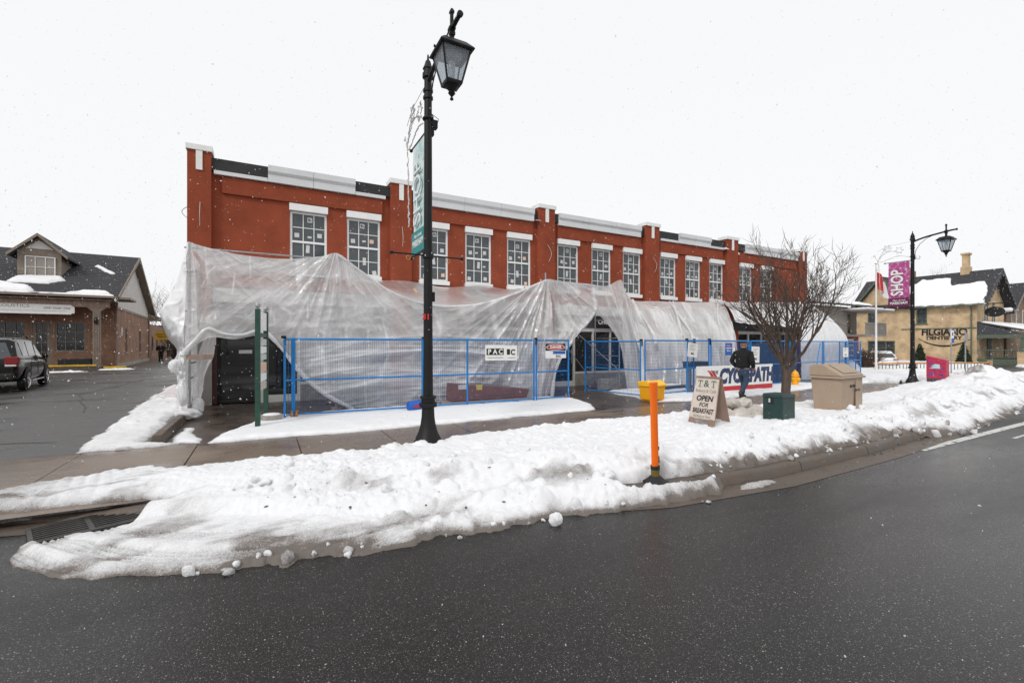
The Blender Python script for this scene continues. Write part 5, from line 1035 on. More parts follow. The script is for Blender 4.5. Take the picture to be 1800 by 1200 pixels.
# green directory sign by the doorway (seen edge on)
gs = thing('directory_sign', 'tall green two post shop directory sign seen edge-on by the snowy doorway path', 'sign', (-.13, 10.45, 0), R(-9))
for y in (0., .92):
    MB().box(-.045, .045, y-.045, y+.045, -.02, 2.40).build('post', M['green'], gs, bevel=.006); MB().lathe([(.02, 2.405), (.02, 2.42), (.045, 2.44), (.05, 2.475), (.035, 2.51), (.005, 2.525)], (0, y, 0), 12).build('ball_finial', M['galv'], gs, smooth=True)
for (z0, z1, mm) in ((1.98, 2.36, 'paper'), (1.66, 1.80, 'sticker'), (1.50, 1.64, 'paper'), (1.36, 1.48, 'sticker'), (1.10, 1.30, 'peach'), (.92, 1.08, 'paper'), (.74, .90, 'signboard')):
    MB().box(-.022, .022, .05, .87, z0, z1).build('sign_board', M[mm], gs, bevel=.004)
MB().box(-.03, .03, .046, .874, 1.84, 1.92).build('cross_rail', M['green'], gs)
text('lettering', 'PLAZA', .2, M['darkgreen'], gs, (-.0235, .46, 2.17), FXM, sx=.8) if False else None
# stone planter by the fence foot
pb_ = thing('planter', 'low round stone planter filled with snow at the left fence foot', 'planter', (.12, 11.15, 0)); MB().lathe([(.13, 0), (.20, .04), (.22, .13), (.22, .17), (.18, .17)], n=18).build('bowl', M['stone'], pb_, smooth=True); MB().lathe([(.18, .165), (.15, .19), (.03, .20)], n=18).build('snow', M['cleansnow'], pb_, smooth=True)
# wrapped street box (patterned)
wb_ = thing('wrapped_box', 'bright red patterned sloped top street box standing behind the snow pile', 'street box', (23.6, 7.85, .22), R(6))
MB().prism([(-.28, -.30, .10), (-.28, .30, .10), (-.28, .30, .98), (-.28, .28, 1.0), (-.28, -.30, .84)], (.40, 0, 0)).build('body', M['pinkbox'], wb_, bevel=.015)
MB().box(-.27, .11, -.29, .29, -.1, .098).build('plinth', M['greylid'], wb_); pd = [(-.284, .22, .50), (-.284, -.12, .50), (-.284, -.10, .66), (-.284, .03, .68), (-.284, .12, .64), (-.284, .05, .62), (-.284, .18, .58), (-.284, .08, .57)]
MB().prism(pd, (-.002, 0, 0)).build('pale_emblem', mat('pale_blue_print', (.45, .62, .68), .5, .05, 5), wb_)
rr = random.Random(4); dd = MB()
for k in range(10):
    y, z, a = rr.uniform(-.22, .22), rr.uniform(.2, .78), rr.uniform(.3, .7); d = Vector((0, math.cos(a), math.sin(a)))*.07; e2 = Vector((0, -d.z, d.y))*.35; c = Vector((-.2825, y, z)); dd.prism([c+d+e2, c-d+e2, c-d-e2, c+d-e2], (-.0015, 0, 0))
dd.build('violet_dash', mat('violet_print', (.12, .07, .30), .5, .2, 5), wb_)
# bus stop and back of a road sign
q = dep(1672, 652, 25.); bs = thing('bus_stop_sign', 'blue and white bus stop sign on a thin pole before the cream brick house', 'sign', (q.x, q.y, 0)); MB().tube([(0, 0, 0), (0, 0, 2.55)], .03, 8).build('pole', M['galv'], bs); MB().box(-.08, .28, -.03, .0, 1.75, 2.52).build('plate', M['paper'], bs); MB().box(-.08, .28, -.034, -.0305, 1.75, 2.0).box(-.08, .28, -.034, -.0305, 2.44, 2.52).build('blue_band', M['bluesign'], bs)
MB().box(.02, .18, -.034, -.0305, 2.14, 2.32).build('bus_symbol', M['bluesign'], bs)
q = dep(1697, 652, 26.); rs = thing('road_sign', 'grey back of a round road sign on a steel pole before the cream brick house', 'sign', (q.x, q.y, 0)); MB().tube([(0, 0, 0), (0, 0, 2.45)], .035, 8).build('pole', M['galv'], rs); MB().lathe([(.001, 0), (.27, 0), (.27, .015), (.001, .015)], (0, -.04, 2.06), 8, rot=rotm('X', R(90)) @ rotm('Z', R(22.5))).build('plate', M['galv'], rs)

# ================================================================== BARE TREE
def branch(mb, p, d, L, r, lvl, rnd, maxl, n):
    pts = [p]; rs = [r]; k = 7 if lvl < 2 else 5; q = p.copy(); dd = d.copy()
    for i in range(k):
        dd = (dd+Vector((rnd.uniform(-1, 1), rnd.uniform(-1, 1), rnd.uniform(-.5, .7)))*(.13+.05*lvl)+Vector((0, 0, .06))).normalized(); q = q+dd*L/k; pts.append(q.copy()); rs.append(r*(1-(.62 if lvl < maxl else .8)*(i+1)/k))
    mb.tube(pts, rs, 7 if lvl == 0 else (5 if lvl == 1 else 4), cap=False)
    if lvl >= maxl: return
    m_ = n[lvl]
    for j in range(m_):
        f = rnd.uniform(.32, .98) if j else .99; i = min(int(f*k), k-1); b = pts[i].lerp(pts[i+1], f*k-i); ax = (pts[i+1]-pts[i]).normalized()
        side = ax.orthogonal().normalized(); side.rotate(Matrix.Rotation(rnd.uniform(0, 6.28), 3, ax)); nd = (ax*rnd.uniform(.55, 1.0)+side*rnd.uniform(.35, .8)).normalized()
        branch(mb, b, nd, L*rnd.uniform(.38, .62), max(rs[i]*rnd.uniform(.42, .64), .0058), lvl+1, rnd, maxl, n)
def bare_tree(label, loc, hfork, limbs, L, r, seed, n=(6, 5, 3), maxl=3, spread=.55, bias=(0, 0), group=None):
    rnd = random.Random(seed); t = thing('bare_tree', label, 'tree', loc, 0, group)
    MB().tube([(0, 0, -.1), (.01, 0, .05), (.0, .01, hfork*.4), (.02, .0, hfork*.75), (0, 0, hfork+.12)], [r*1.3, r*1.12, r, r*1.02, r*.95], 12).build('trunk', M['bark'], t, smooth=True)
    mb = MB()
    for k in range(limbs):
        a = 6.283*k/limbs+rnd.uniform(-.3, .3); e = spread*rnd.uniform(.35, 1.3); d = Vector((math.cos(a)*e+bias[0], math.sin(a)*e+bias[1], 1)).normalized()
        branch(mb, Vector((d.x*r*.5, d.y*r*.5, hfork+rnd.uniform(-.1, .1))), d, L*rnd.uniform(.85, 1.1), r*rnd.uniform(.28, .5), 0, rnd, maxl, n)
    o = mb.build('crown', M['bark'], t, smooth=True); return t
bt = bare_tree('bare young street tree with spreading twigs in front of the right end of the building', (12.75, 7.5, 0), 1.0, 11, 2.3, .115, 12, n=(8, 5, 4), spread=.82)

# ================================================================== PEOPLE
def skin_mesh(name, pts, edges, radii, m, parent, sub=2, root=0):
    me = bpy.data.meshes.new(name); me.from_pydata(pts, edges, []); o = bpy.data.objects.new(name, me); COL.objects.link(o)
    sk = o.modifiers.new('skin', 'SKIN'); sk.use_smooth_shade = True
    for i, r in enumerate(radii): v = me.skin_vertices[0].data[i]; v.radius = r if isinstance(r, tuple) else (r, r)
    me.skin_vertices[0].data[root].use_root = True
    sd_ = o.modifiers.new('sub', 'SUBSURF'); sd_.levels = sub; sd_.render_levels = sub
    dg = bpy.context.evaluated_depsgraph_get(); m2 = bpy.data.meshes.new_from_object(o.evaluated_get(dg)); m2.name = name
    bpy.data.objects.remove(o); m2.materials.clear(); m2.materials.append(m); m2.polygons.foreach_set('use_smooth', [True]*len(m2.polygons))
    return link_mesh(name, m2, parent)
def person(label, loc, rz, legs, arms, top_m, leg_m, bald=True, scale=1., long_coat=False, wide=1.):
    t = thing('person', label, 'person', loc, rz); t.scale = (scale,)*3      # local: +y forward, +x right
    (kL, aL, tL), (kR, aR, tR) = legs
    hip = .10
    # skin body: one continuous figure under the clothes
    pts = [(0, 0, .95), (0, .0, 1.15), (0, .0, 1.36), (0, .01, 1.50), (0, .035, 1.575), (0, .045, 1.655), (0, .04, 1.72)]; rad = [.13, .13, .15, .062, .078, (.088, .092), .062]; ed = [(i, i+1) for i in range(6)]
    for sg, (k, a, tt), (el, wr) in ((-1, legs[0], arms[0]), (1, legs[1], arms[1])):
        b = len(pts); pts += [(sg*hip, 0, .88), k, a]; rad += [.085, .06, .045]; ed += [(0, b), (b, b+1), (b+1, b+2)]
        b = len(pts); pts += [(sg*.18, 0, 1.42), el, wr]; rad += [.062, .045, .034]; ed += [(2, b), (b, b+1), (b+1, b+2)]
    body = skin_mesh('body', pts, ed, rad, M['skin'], t)
    for sg in (-1, 1): MB().lathe([(.004, -.006), (.026, -.003), (.030, .004), (.012, .008)], (sg*.089, .035, 1.645), 10, rot=rotm('Y', R(90))).build('ear', M['skin'], body, smooth=True)
    MB().lathe([(.004, .0), (.016, .012), (.010, .05), (.004, .055)], (0, .135, 1.625), 8).build('nose', M['skin'], body, smooth=True)
    for sg in (-1, 1): MB().lathe([(.001, -.006), (.008, 0), (.001, .006)], (sg*.032, .132, 1.672), 8).build('eye', M['blackprint'], body)
    hr = MB(); bm = bmesh.new(); bmesh.ops.create_uvsphere(bm, u_segments=16, v_segments=10, radius=1)
    vs = [(v.co.x*.092, v.co.y*.098+.033, v.co.z*.085+1.685) for v in bm.verts]; keepf = [[v.index for v in f.verts] for f in bm.faces]; bm.free()
    fs = [f for f in keepf if all((vs[i][1] < .06+(vs[i][2]-1.66)*.6 and vs[i][2] > 1.605 and (vs[i][2] < 1.715 or not bald)) for i in f)]; hr.add(vs, fs); hr.build('hair', M['hair'], body, smooth=True)
    # jacket
    zb = .72 if long_coat else .90
    pts = [(0, -.0, zb), (0, .0, 1.06), (0, -.01, 1.26), (0, -.01, 1.42), (0, .01, 1.53)]; rad = [(.19*wide, .15), (.205*wide, .165), (.225*wide, .165), (.19*wide, .125), .078]; ed = [(0, 1), (1, 2), (2, 3), (3, 4)]
    for sg, (el, wr) in ((-1, arms[0]), (1, arms[1])):
        b = len(pts); pts += [(sg*.205*wide, -.01, 1.40), el, wr]; rad += [.092, .078, .060]; ed += [(3, b), (b, b+1), (b+1, b+2)]
    skin_mesh('jacket', pts, ed, rad, top_m, t)
    MB().lathe([(.085, 1.52), (.082, 1.565), (.070, 1.57)], (0, .012, 0), 14).build('collar', top_m, t, smooth=True)
    # hands
    for sg, (el, wr) in ((-1, arms[0]), (1, arms[1])):
        d = (Vector(wr)-Vector(el)).normalized(); h = [tuple(Vector(wr)+d*x) for x in (-.02, .05, .085)]; side = Vector((0, 1, 0)); P = list(h); Rr = [.026, .036, .034]; E = [(0, 1), (1, 2)]
        for f in range(4):
            o_ = side*(f-1.5)*.02; b = len(P); P += [tuple(Vector(h[2])+o_+d*.03), tuple(Vector(h[2])+o_+d*(.065-.006*abs(f-1.3))+Vector((-sg*.02, 0, 0)))]; Rr += [.009, .008]; E += [(2, b), (b, b+1)]
        b = len(P); P += [tuple(Vector(h[1])+side*.045+d*.01), tuple(Vector(h[1])+side*.06+d*.045)]; Rr += [.011, .009]; E += [(1, b), (b, b+1)]
        skin_mesh('hand', P, E, Rr, M['skin'], t, 1)
    # trousers
    pts = [(0, 0, .97), (0, -.02, .90)]; rad = [(.165*wide, .13), (.17*wide, .145)]; ed = [(0, 1)]
    for sg, (k, a, tt) in ((-1, legs[0]), (1, legs[1])):
        b = len(pts); pts += [(sg*hip, -.005, .80), k, tuple(Vector(a)+Vector((0, 0, .0)))]; rad += [.108, .080, .066]; ed += [(1, b), (b, b+1), (b+1, b+2)]
    skin_mesh('trousers', pts, ed, rad, leg_m, t)
    for (k, a, tt) in legs:
        a, tt = Vector(a), Vector(tt); up = (Vector(k)-a).normalized(); fw = (tt-a).normalized(); heel = a-up*.055-fw*.05
        skin_mesh('boot', [tuple(a+up*.06), tuple(a-up*.02), tuple(heel), tuple(a.lerp(tt, .55)-up*.02), tuple(tt)], [(0, 1), (1, 2), (1, 3), (3, 4)], [.056, .055, .040, .050, .040], M['boots'], t, 2)
    return t
mz = 0.0
person('balding man seen from behind walking past the banner, black jacket, jeans and brown boots', (13.05, 9.0, mz), R(-80),
       (((-.09, .20, .52), (-.095, .17, .10), (-.10, .37, .045)), ((.10, -.02, .50), (.10, -.40, .20), (.10, -.33, .03))),
       (((-.33, -.08, 1.16), (-.25, .12, .96)), ((.33, -.12, 1.16), (.27, .08, .96))), M['jacket'], M['jeans'], wide=1.12, scale=1.0)
person('distant person in dark coat and hood walking down the driveway beside the brick building', (-7.65, 47.4, .07), R(170),
       (((-.09, .08, .50), (-.09, -.08, .09), (-.09, .08, .04)), ((.10, -.02, .50), (.10, .06, .09), (.10, .22, .04))),
       (((-.32, .02, 1.17), (-.14, .22, 1.10)), ((.32, .02, 1.17), (.14, .22, 1.10))), M['jacket'], M['jacket'], bald=False, long_coat=True, wide=1.15, scale=.98)

# ================================================================== BRICK SHOP AT THE LEFT
LO = dep(203, 645, 28.0); LR = R(4)
def lhit(u, v, axis, val):
    rx = (u-900)/FPX; d = Vector((CC*rx+SS, -SS*rx+CC, (V0-v)/FPX)); o = Vector((0, 0, CAMZ))-LO; rm = Matrix.Rotation(-LR, 3, 'Z'); d = rm @ d; o = rm @ o
    return o+d*((val-o[axis])/d[axis])
lb = thing('brick_shop', 'tan brick single storey shop with dark shingle roof and dormer across the driveway', 'building', LO, LR)
BK, XL, ZE, ZR, YR, YB = 15.2, -26.0, 4.28, 7.75, 6.2, 15.0
ZW = 3.74
wins = [(-2.68, -1.38, .99, 2.70, 3, 3), (-5.6, -3.90, .99, 2.68, 4, 3), (-9.2, -6.4, .99, 2.68, 6, 3)]
w = MB(); x = XL; zb = -.3
for (a, b, z0, z1, _, _) in sorted(wins+[(-3.73, -2.80, 0, 2.68, 0, 0)]):
    w.box(x, a, 0, .3, zb, ZW+.35); w.box(a, b, 0, .3, z1, ZW+.35)
    if z0 > 0: w.box(a, b, 0, .3, zb, z0)
    x = b
w.box(x, 0, 0, .3, zb, ZW+.35)
sw = [(3.4, 4.1, .86, 2.62), (9.5, 10.4, .72, 2.45)]; y = .3
for (a, b, z0, z1) in sw: w.box(-.3, 0, y, a, zb, ZW); w.box(-.3, 0, a, b, zb, z0); w.box(-.3, 0, a, b, z1, ZW); y = b
w.box(-.3, 0, y, BK, zb, ZW); w.box(XL, -.3, BK-.3, BK, zb, ZW)
w.build('wall', M['tanbrick'], lb)
MB().box(-.04, .05, .1, BK-.1, -.3, .18).build('plinth', M['stone'], lb)
for (a, b, z0, z1, nx, nz) in wins:
    f = MB(); t = .06; f.box(a, a+t, .03, .12, z0, z1).box(b-t, b, .03, .12, z0, z1).box(a+t, b-t, .03, .12, z0, z0+t).box(a+t, b-t, .03, .12, z1-t, z1)
    for i in range(1, nx): q = a+(b-a)*i/nx; f.box(q-.018, q+.018, .045, .10, z0+t, z1-t)
    for k in range(1, nz): q = z0+(z1-z0)*k/nz; f.box(a+t, b-t, .047, .098, q-.016, q+.016)
    wf = f.build('window', M['siding'], lb); MB().box(a+t, b-t, .105, .115, z0+t, z1-t).build('pane', M['darkglass'], wf)
f = MB(); f.box(-3.73, -3.65, .02, .12, 0, 2.68).box(-2.88, -2.80, .02, .12, 0, 2.68).box(-3.65, -2.88, .02, .12, 2.6, 2.68).box(-3.64, -2.89, .05, .09, .02, .35).box(-3.64, -3.5, .05, .09, .352, 2.59).box(-3.03, -2.89, .05, .09, .352, 2.59)
for z in (.95, 1.5, 2.05): f.box(-3.5, -3.03, .055, .085, z-.015, z+.015)
f.box(-3.28, -3.25, .056, .084, .36, 2.58); d_2 = f.build('door', M['taupe'], lb); MB().box(-3.5, -3.03, .092, .10, .35, 2.59).build('pane', M['darkglass'], d_2); MB().box(-2.98, -2.94, -.0, .045, 1.05, 1.2).build('handle', M['chrome'], d_2)
for (a, b, z0, z1) in sw:
    wf = MB().box(-.10, -.02, a, a+.05, z0, z1).box(-.10, -.02, b-.05, b, z0, z1).box(-.10, -.02, a+.05, b-.05, z0, z0+.06).box(-.10, -.02, a+.05, b-.05, z1-.06, z1).box(-.10, -.02, a+.05, b-.05, (z0+z1)/2-.02, (z0+z1)/2+.02).build('window', M['taupe'], lb)
    MB().box(-.085, -.075, a+.05, b-.05, z0+.06, z1-.06).build('pane', M['darkglass'], wf); MB().box(-.02, .06, a-.05, b+.05, z0-.10, z0-.002).build('sill', M['stone'], wf)
MB().box(.005, .02, 1.9, 2.15, 1.95, 2.5).build('wall_notice', M['paper'], lb)
# gable end wall in white render, with its band
MB().prism([(-.2, 0.0, ZW+.02), (-.2, BK, ZW+.02), (-.2, YB-.2, ZW+.4), (-.2, YR, ZR-.25), (-.2, .0, ZE+.1)], (.19, 0, 0)).build('gable', mat('white_render', (.60, .58, .55), .8, .1, 2), lb)
MB().box(-.02, .04, .0, BK, ZW-.14, ZW+.02).build('string_course', M['taupe'], lb)
# main roof: two slopes and the porch eave, courses as stepped strips
def slope(name, y0, z0, y1, z1, x0, x1, th=.09, n=1, m='shingle', parent=None):
    return MB().prism([(x0, y0, z0), (x0, y1, z1), (x0, y1, z1-th), (x0, y0, z0-th)], (x1-x0, 0, 0)).build(name, M[m], parent)
nst = 26
rf = MB()
for k in range(nst):
    a, b = k/nst, (k+1)/nst; ya, yb_ = -2.0+(YR+2.0)*a, -2.0+(YR+2.0)*b; za, zb_ = ZE-.08+(ZR-ZE+.08)*a, ZE-.08+(ZR-ZE+.08)*b
    rf.prism([(XL, ya, za+.022), (XL, yb_, zb_+.0), (XL, yb_, zb_-.10), (XL, ya, za-.10)], (.40-XL, 0, 0))
rf.prism([(XL, YR, ZR), (XL, YB+.6, ZE-.2), (XL, YB+.6, ZE-.34), (XL, YR, ZR-.12)], (.40-XL, 0, 0)); rf = rf.build('roof', M['shingle'], lb)
# rake boards, soffit, gutter
rk = MB(); rk.prism([(.41, -2.0, ZE-.08), (.41, YR, ZR+.02), (.41, YR, ZR-.24), (.41, -2.0, ZE-.32)], (.05, 0, 0)); rk.prism([(.41, YR+.005, ZR+.02), (.41, YB+.6, ZE-.18), (.41, YB+.6, ZE-.44), (.41, YR+.005, ZR-.24)], (.05, 0, 0)); rk.build('rake_board', M['taupe'], rf)
MB().prism([(-.015, .2, ZE+.55), (-.015, YR, ZR-.13), (-.015, YR, ZR-.17), (-.015, .2, ZE+.51)], (.42, 0, 0)).prism([(-.015, YR, ZR-.135), (-.015, YB+.5, ZE-.33), (-.015, YB+.5, ZE-.37), (-.015, YR, ZR-.175)], (.42, 0, 0)).build('soffit', M['taupe'], rf)
MB().box(XL, .40, -2.14, -2.0, ZE-.22, ZE-.10).build('gutter', M['taupe'], rf); MB().box(XL, .1, -1.98, -.01, ZE-.36, ZE-.30).build('porch_ceiling', M['woodraw'], rf)
MB().box(.12, .95, -2.0, .35, ZE-.25, ZE-.13).build('return_eave', M['taupe'], rf); MB().box(-.02, 1.0, BK-.6, BK+.9, ZW-.25, ZW-.02).prism([(-.02, BK-.6, ZW), (1.0, BK-.6, ZW), (-.02, BK-.6, ZW+.35)], (0, 1.5, 0)).build('return_eave', M['taupe'], rf)
MB().box(.42, .55, -1.2, -1.05, ZE-.4, ZE-.27)
MB().box(XL, -.02, -1.72, -1.42, ZE-.75, ZE-.36).build('porch_beam', M['woodraw'], lb)
# columns
for x in (-.58, -9.8, -18.):
    c = MB(); c.box(x-.19, x+.19, -1.76, -1.40, -.05, .18).box(x-.16, x+.16, -1.73, -1.43, .182, ZE-1.0)
    for k in range(4): c.box(x-.14+k*.075, x-.10+k*.075, -1.75, -1.731, .2, ZE-1.02)
    c.prism([(x-.16, -1.73, ZE-1.0), (x+.16, -1.73, ZE-1.0), (x+.42, -1.73, ZE-.755), (x-.42, -1.73, ZE-.755)], (0, .3, 0)); c.build('column', M['taupe'], lb, bevel=.01)
MB().lathe([(.02, 0), (.08, .05), (.10, .25), (.05, .38), (.01, .45)], (-.58, -1.84, 2.55), 8).build('wall_lantern', M['black'], lb)
MB().tube([(.10, -.1, ZE-.3), (.06, -.06, ZE-.7), (.06, -.06, .1)], .045, 8).build('downpipe', M['taupe'], lb, smooth=True); MB().tube([(.06, BK-.5, ZW-.3), (.06, BK-.5, .1)], .05, 8).build('downpipe', M['taupe'], lb, smooth=True)
# step with yellow edge
MB().box(XL, -.25, -2.6, -.02, -.25, .17).build('porch_step', M['kerb'], lb); MB().box(-7.0, -.45, -2.63, -2.45, .172, .27).build('yellow_edge', M['yellowkerb'], lb, bevel=.015)
MB().box(-.2, .75, -2.3, -1.7, -.25, .12).build('yellow_edge', M['yellowkerb'], lb, bevel=.015)
MB().box(-2.4, -1.0, -.8, -.2, .02, .55).build('dark_bench', M['rubber'], lb, bevel=.03)
# side pavement
MB().box(.06, 1.9, -2.4, 34, -.35, -.06).build('side_path', M['kerb'], lb, bevel=.02)
# dormer
a, b = lhit(30, 490, 1, .9), lhit(108, 490, 1, .9); xa, xb, zb = a.x, b.x, a.z-.25; ze = lhit(30, 440, 1, .9).z; zp = lhit(69, 416, 1, .9).z; xm = (xa+xb)/2
dm = MB().prism([(xa, .9, zb), (xb, .9, zb), (xb, .9, ze), (xm, .9, zp), (xa, .9, ze)], (0, 6.0, 0)).build('dormer', M['taupe'], lb)
for sg, xe in ((-1, xa-.35), (1, xb+.35)):
    zl = ze-.35*(zp-ze)/(xm-xa); MB().prism([(xe, .55, zl), (xm, .55, zp+.02), (xm, .55, zp+.14), (xe, .55, zl+.12)], (0, 6.4, 0)).build('dormer_roof', M['shingle'], dm)
    MB().prism([(xe, .48, zl-.04), (xm, .48, zp-.02), (xm, .48, zp+.15), (xe, .48, zl+.13)], (0, .065, 0)).build('rake_board', M['taupe'], dm)
MB().prism([(xm-.62, .87, ze+.18), (xm+.62, .87, ze+.18), (xm, .87, zp-.22)], (0, .028, 0)).build('white_gable', M['cream'], dm)
z0, z1 = lhit(44, 487, 1, .9).z, lhit(44, 449, 1, .9).z; wa, wb2 = lhit(44, 487, 1, .9).x, lhit(98, 487, 1, .9).x
f = MB().box(wa, wa+.05, .84, .90, z0, z1).box(wb2-.05, wb2, .84, .90, z0, z1).box(wa+.05, wb2-.05, .84, .90, z0, z0+.05).box(wa+.05, wb2-.05, .84, .90, z1-.05, z1)
for k in (1, 2): q = wa+(wb2-wa)*k/3; f.box(q-.015, q+.015, .85, .89, z0+.05, z1-.05)
f.box(wa+.05, wb2-.05, .852, .888, (z0+z1)/2-.015, (z0+z1)/2+.015); wf = f.build('window', M['vinyl'], dm); MB().box(wa+.05, wb2-.05, .892, .898, z0+.05, z1-.05).build('pane', mat('blind', (.30, .27, .23), .3, .1, 3), wf)
# snow lying on the roof
def roof_snow(pts_xy, th, seed):
    f = lambda S, P: ZE-.08+(ZR-ZE+.08)*(P+2.0)/(YR+2.0)+.02
    o = snow_patch(pts_xy, .05, th, f, seed, rag=.10); o.name = 'roof_snow'; o.parent = rf; return o
roof_snow([(-9, -1.95), (-9, -.2), (-5.2, -.3), (-3.6, -.9), (-3.2, -1.6), (-3.3, -1.95)], .12, 400); roof_snow([(-4.6, -.5), (-4.4, .5), (-2.6, .75), (-2.3, .2), (-2.9, -.5)], .12, 410); roof_snow([(-1.9, -1.95), (-1.2, -1.3), (-.2, -1.25), (.2, -1.9)], .10, 420); roof_snow([(-9, -2.0), (-9, -1.85), (.2, -1.85), (.2, -2.0)], .04, 430); roof_snow([(-1.55, 3.4), (-1.45, 3.7), (-.35, 2.1), (-.5, 1.9)], .08, 440)
# hanging sign
a, b = lhit(0, 533, 1, -1.78), lhit(131, 553, 1, -1.78); zt, zb = lhit(131, 537, 1, -1.78).z+.02, b.z
sg = thing('shop_sign', 'long white hanging sign lettered ACOUSTICS under the eave of the brick shop', 'sign', LO+Matrix.Rotation(LR, 3, 'Z') @ Vector((b.x, -1.78, zb)), LR); Hh = zt-zb
MB().prism([(-6.5, 0, 0), (-.14, 0, 0), (-.13, 0, .06), (0, 0, .07), (0, 0, Hh-.12), (-.14, 0, Hh-.02), (-.15, 0, Hh), (-6.5, 0, Hh)], (0, .06, 0)).build('board', M['signboard' if False else 'paper'], sg, bevel=.01)
MB().box(-4.6, -.3, -.004, -.0005, .17, .185).build('rule', M['greyprint'], sg); text('lettering', 'ACOUSTICS', .24, M['greyprint'], sg, (-1.80, -.003, .42), (R(90), 0, 0), 'RIGHT', sx=1.1); text('lettering', 'HOME • STUDIO • STAGE', .155, M['blackprint'], sg, (-.72, -.003, .33), (R(90), 0, 0), shear=.3, sx=.62)
# lower rear wing
lw_ = MB(); lw_.box(-9, -.05, BK+.01, BK+20, -.4, 3.25); lw_ = lw_.build('rear_wing', M['tanbrick'], lb)
for y in (BK+2.2, BK+5.6, BK+10): wf = MB().box(-.06, -.02, y, y+.9, .75, 2.3).build('window', M['taupe'], lb); MB().box(-.019, -.012, y+.08, y+.82, .83, 2.22).build('pane', M['darkglass'], wf)
q = dep(279, 590, 40.5); ws = thing('wall_sign', 'small yellow sign projecting from the far end of the brick shop wing', 'sign', q); MB().box(-.25, .9, 0, .05, -.35, .35).build('board', M['yellowkerb'], ws); MB().box(-.15, .8, -.006, -.001, .08, .14).box(-.1, .7, -.006, -.001, -.12, -.06).build('print_line', M['blackprint'], ws)

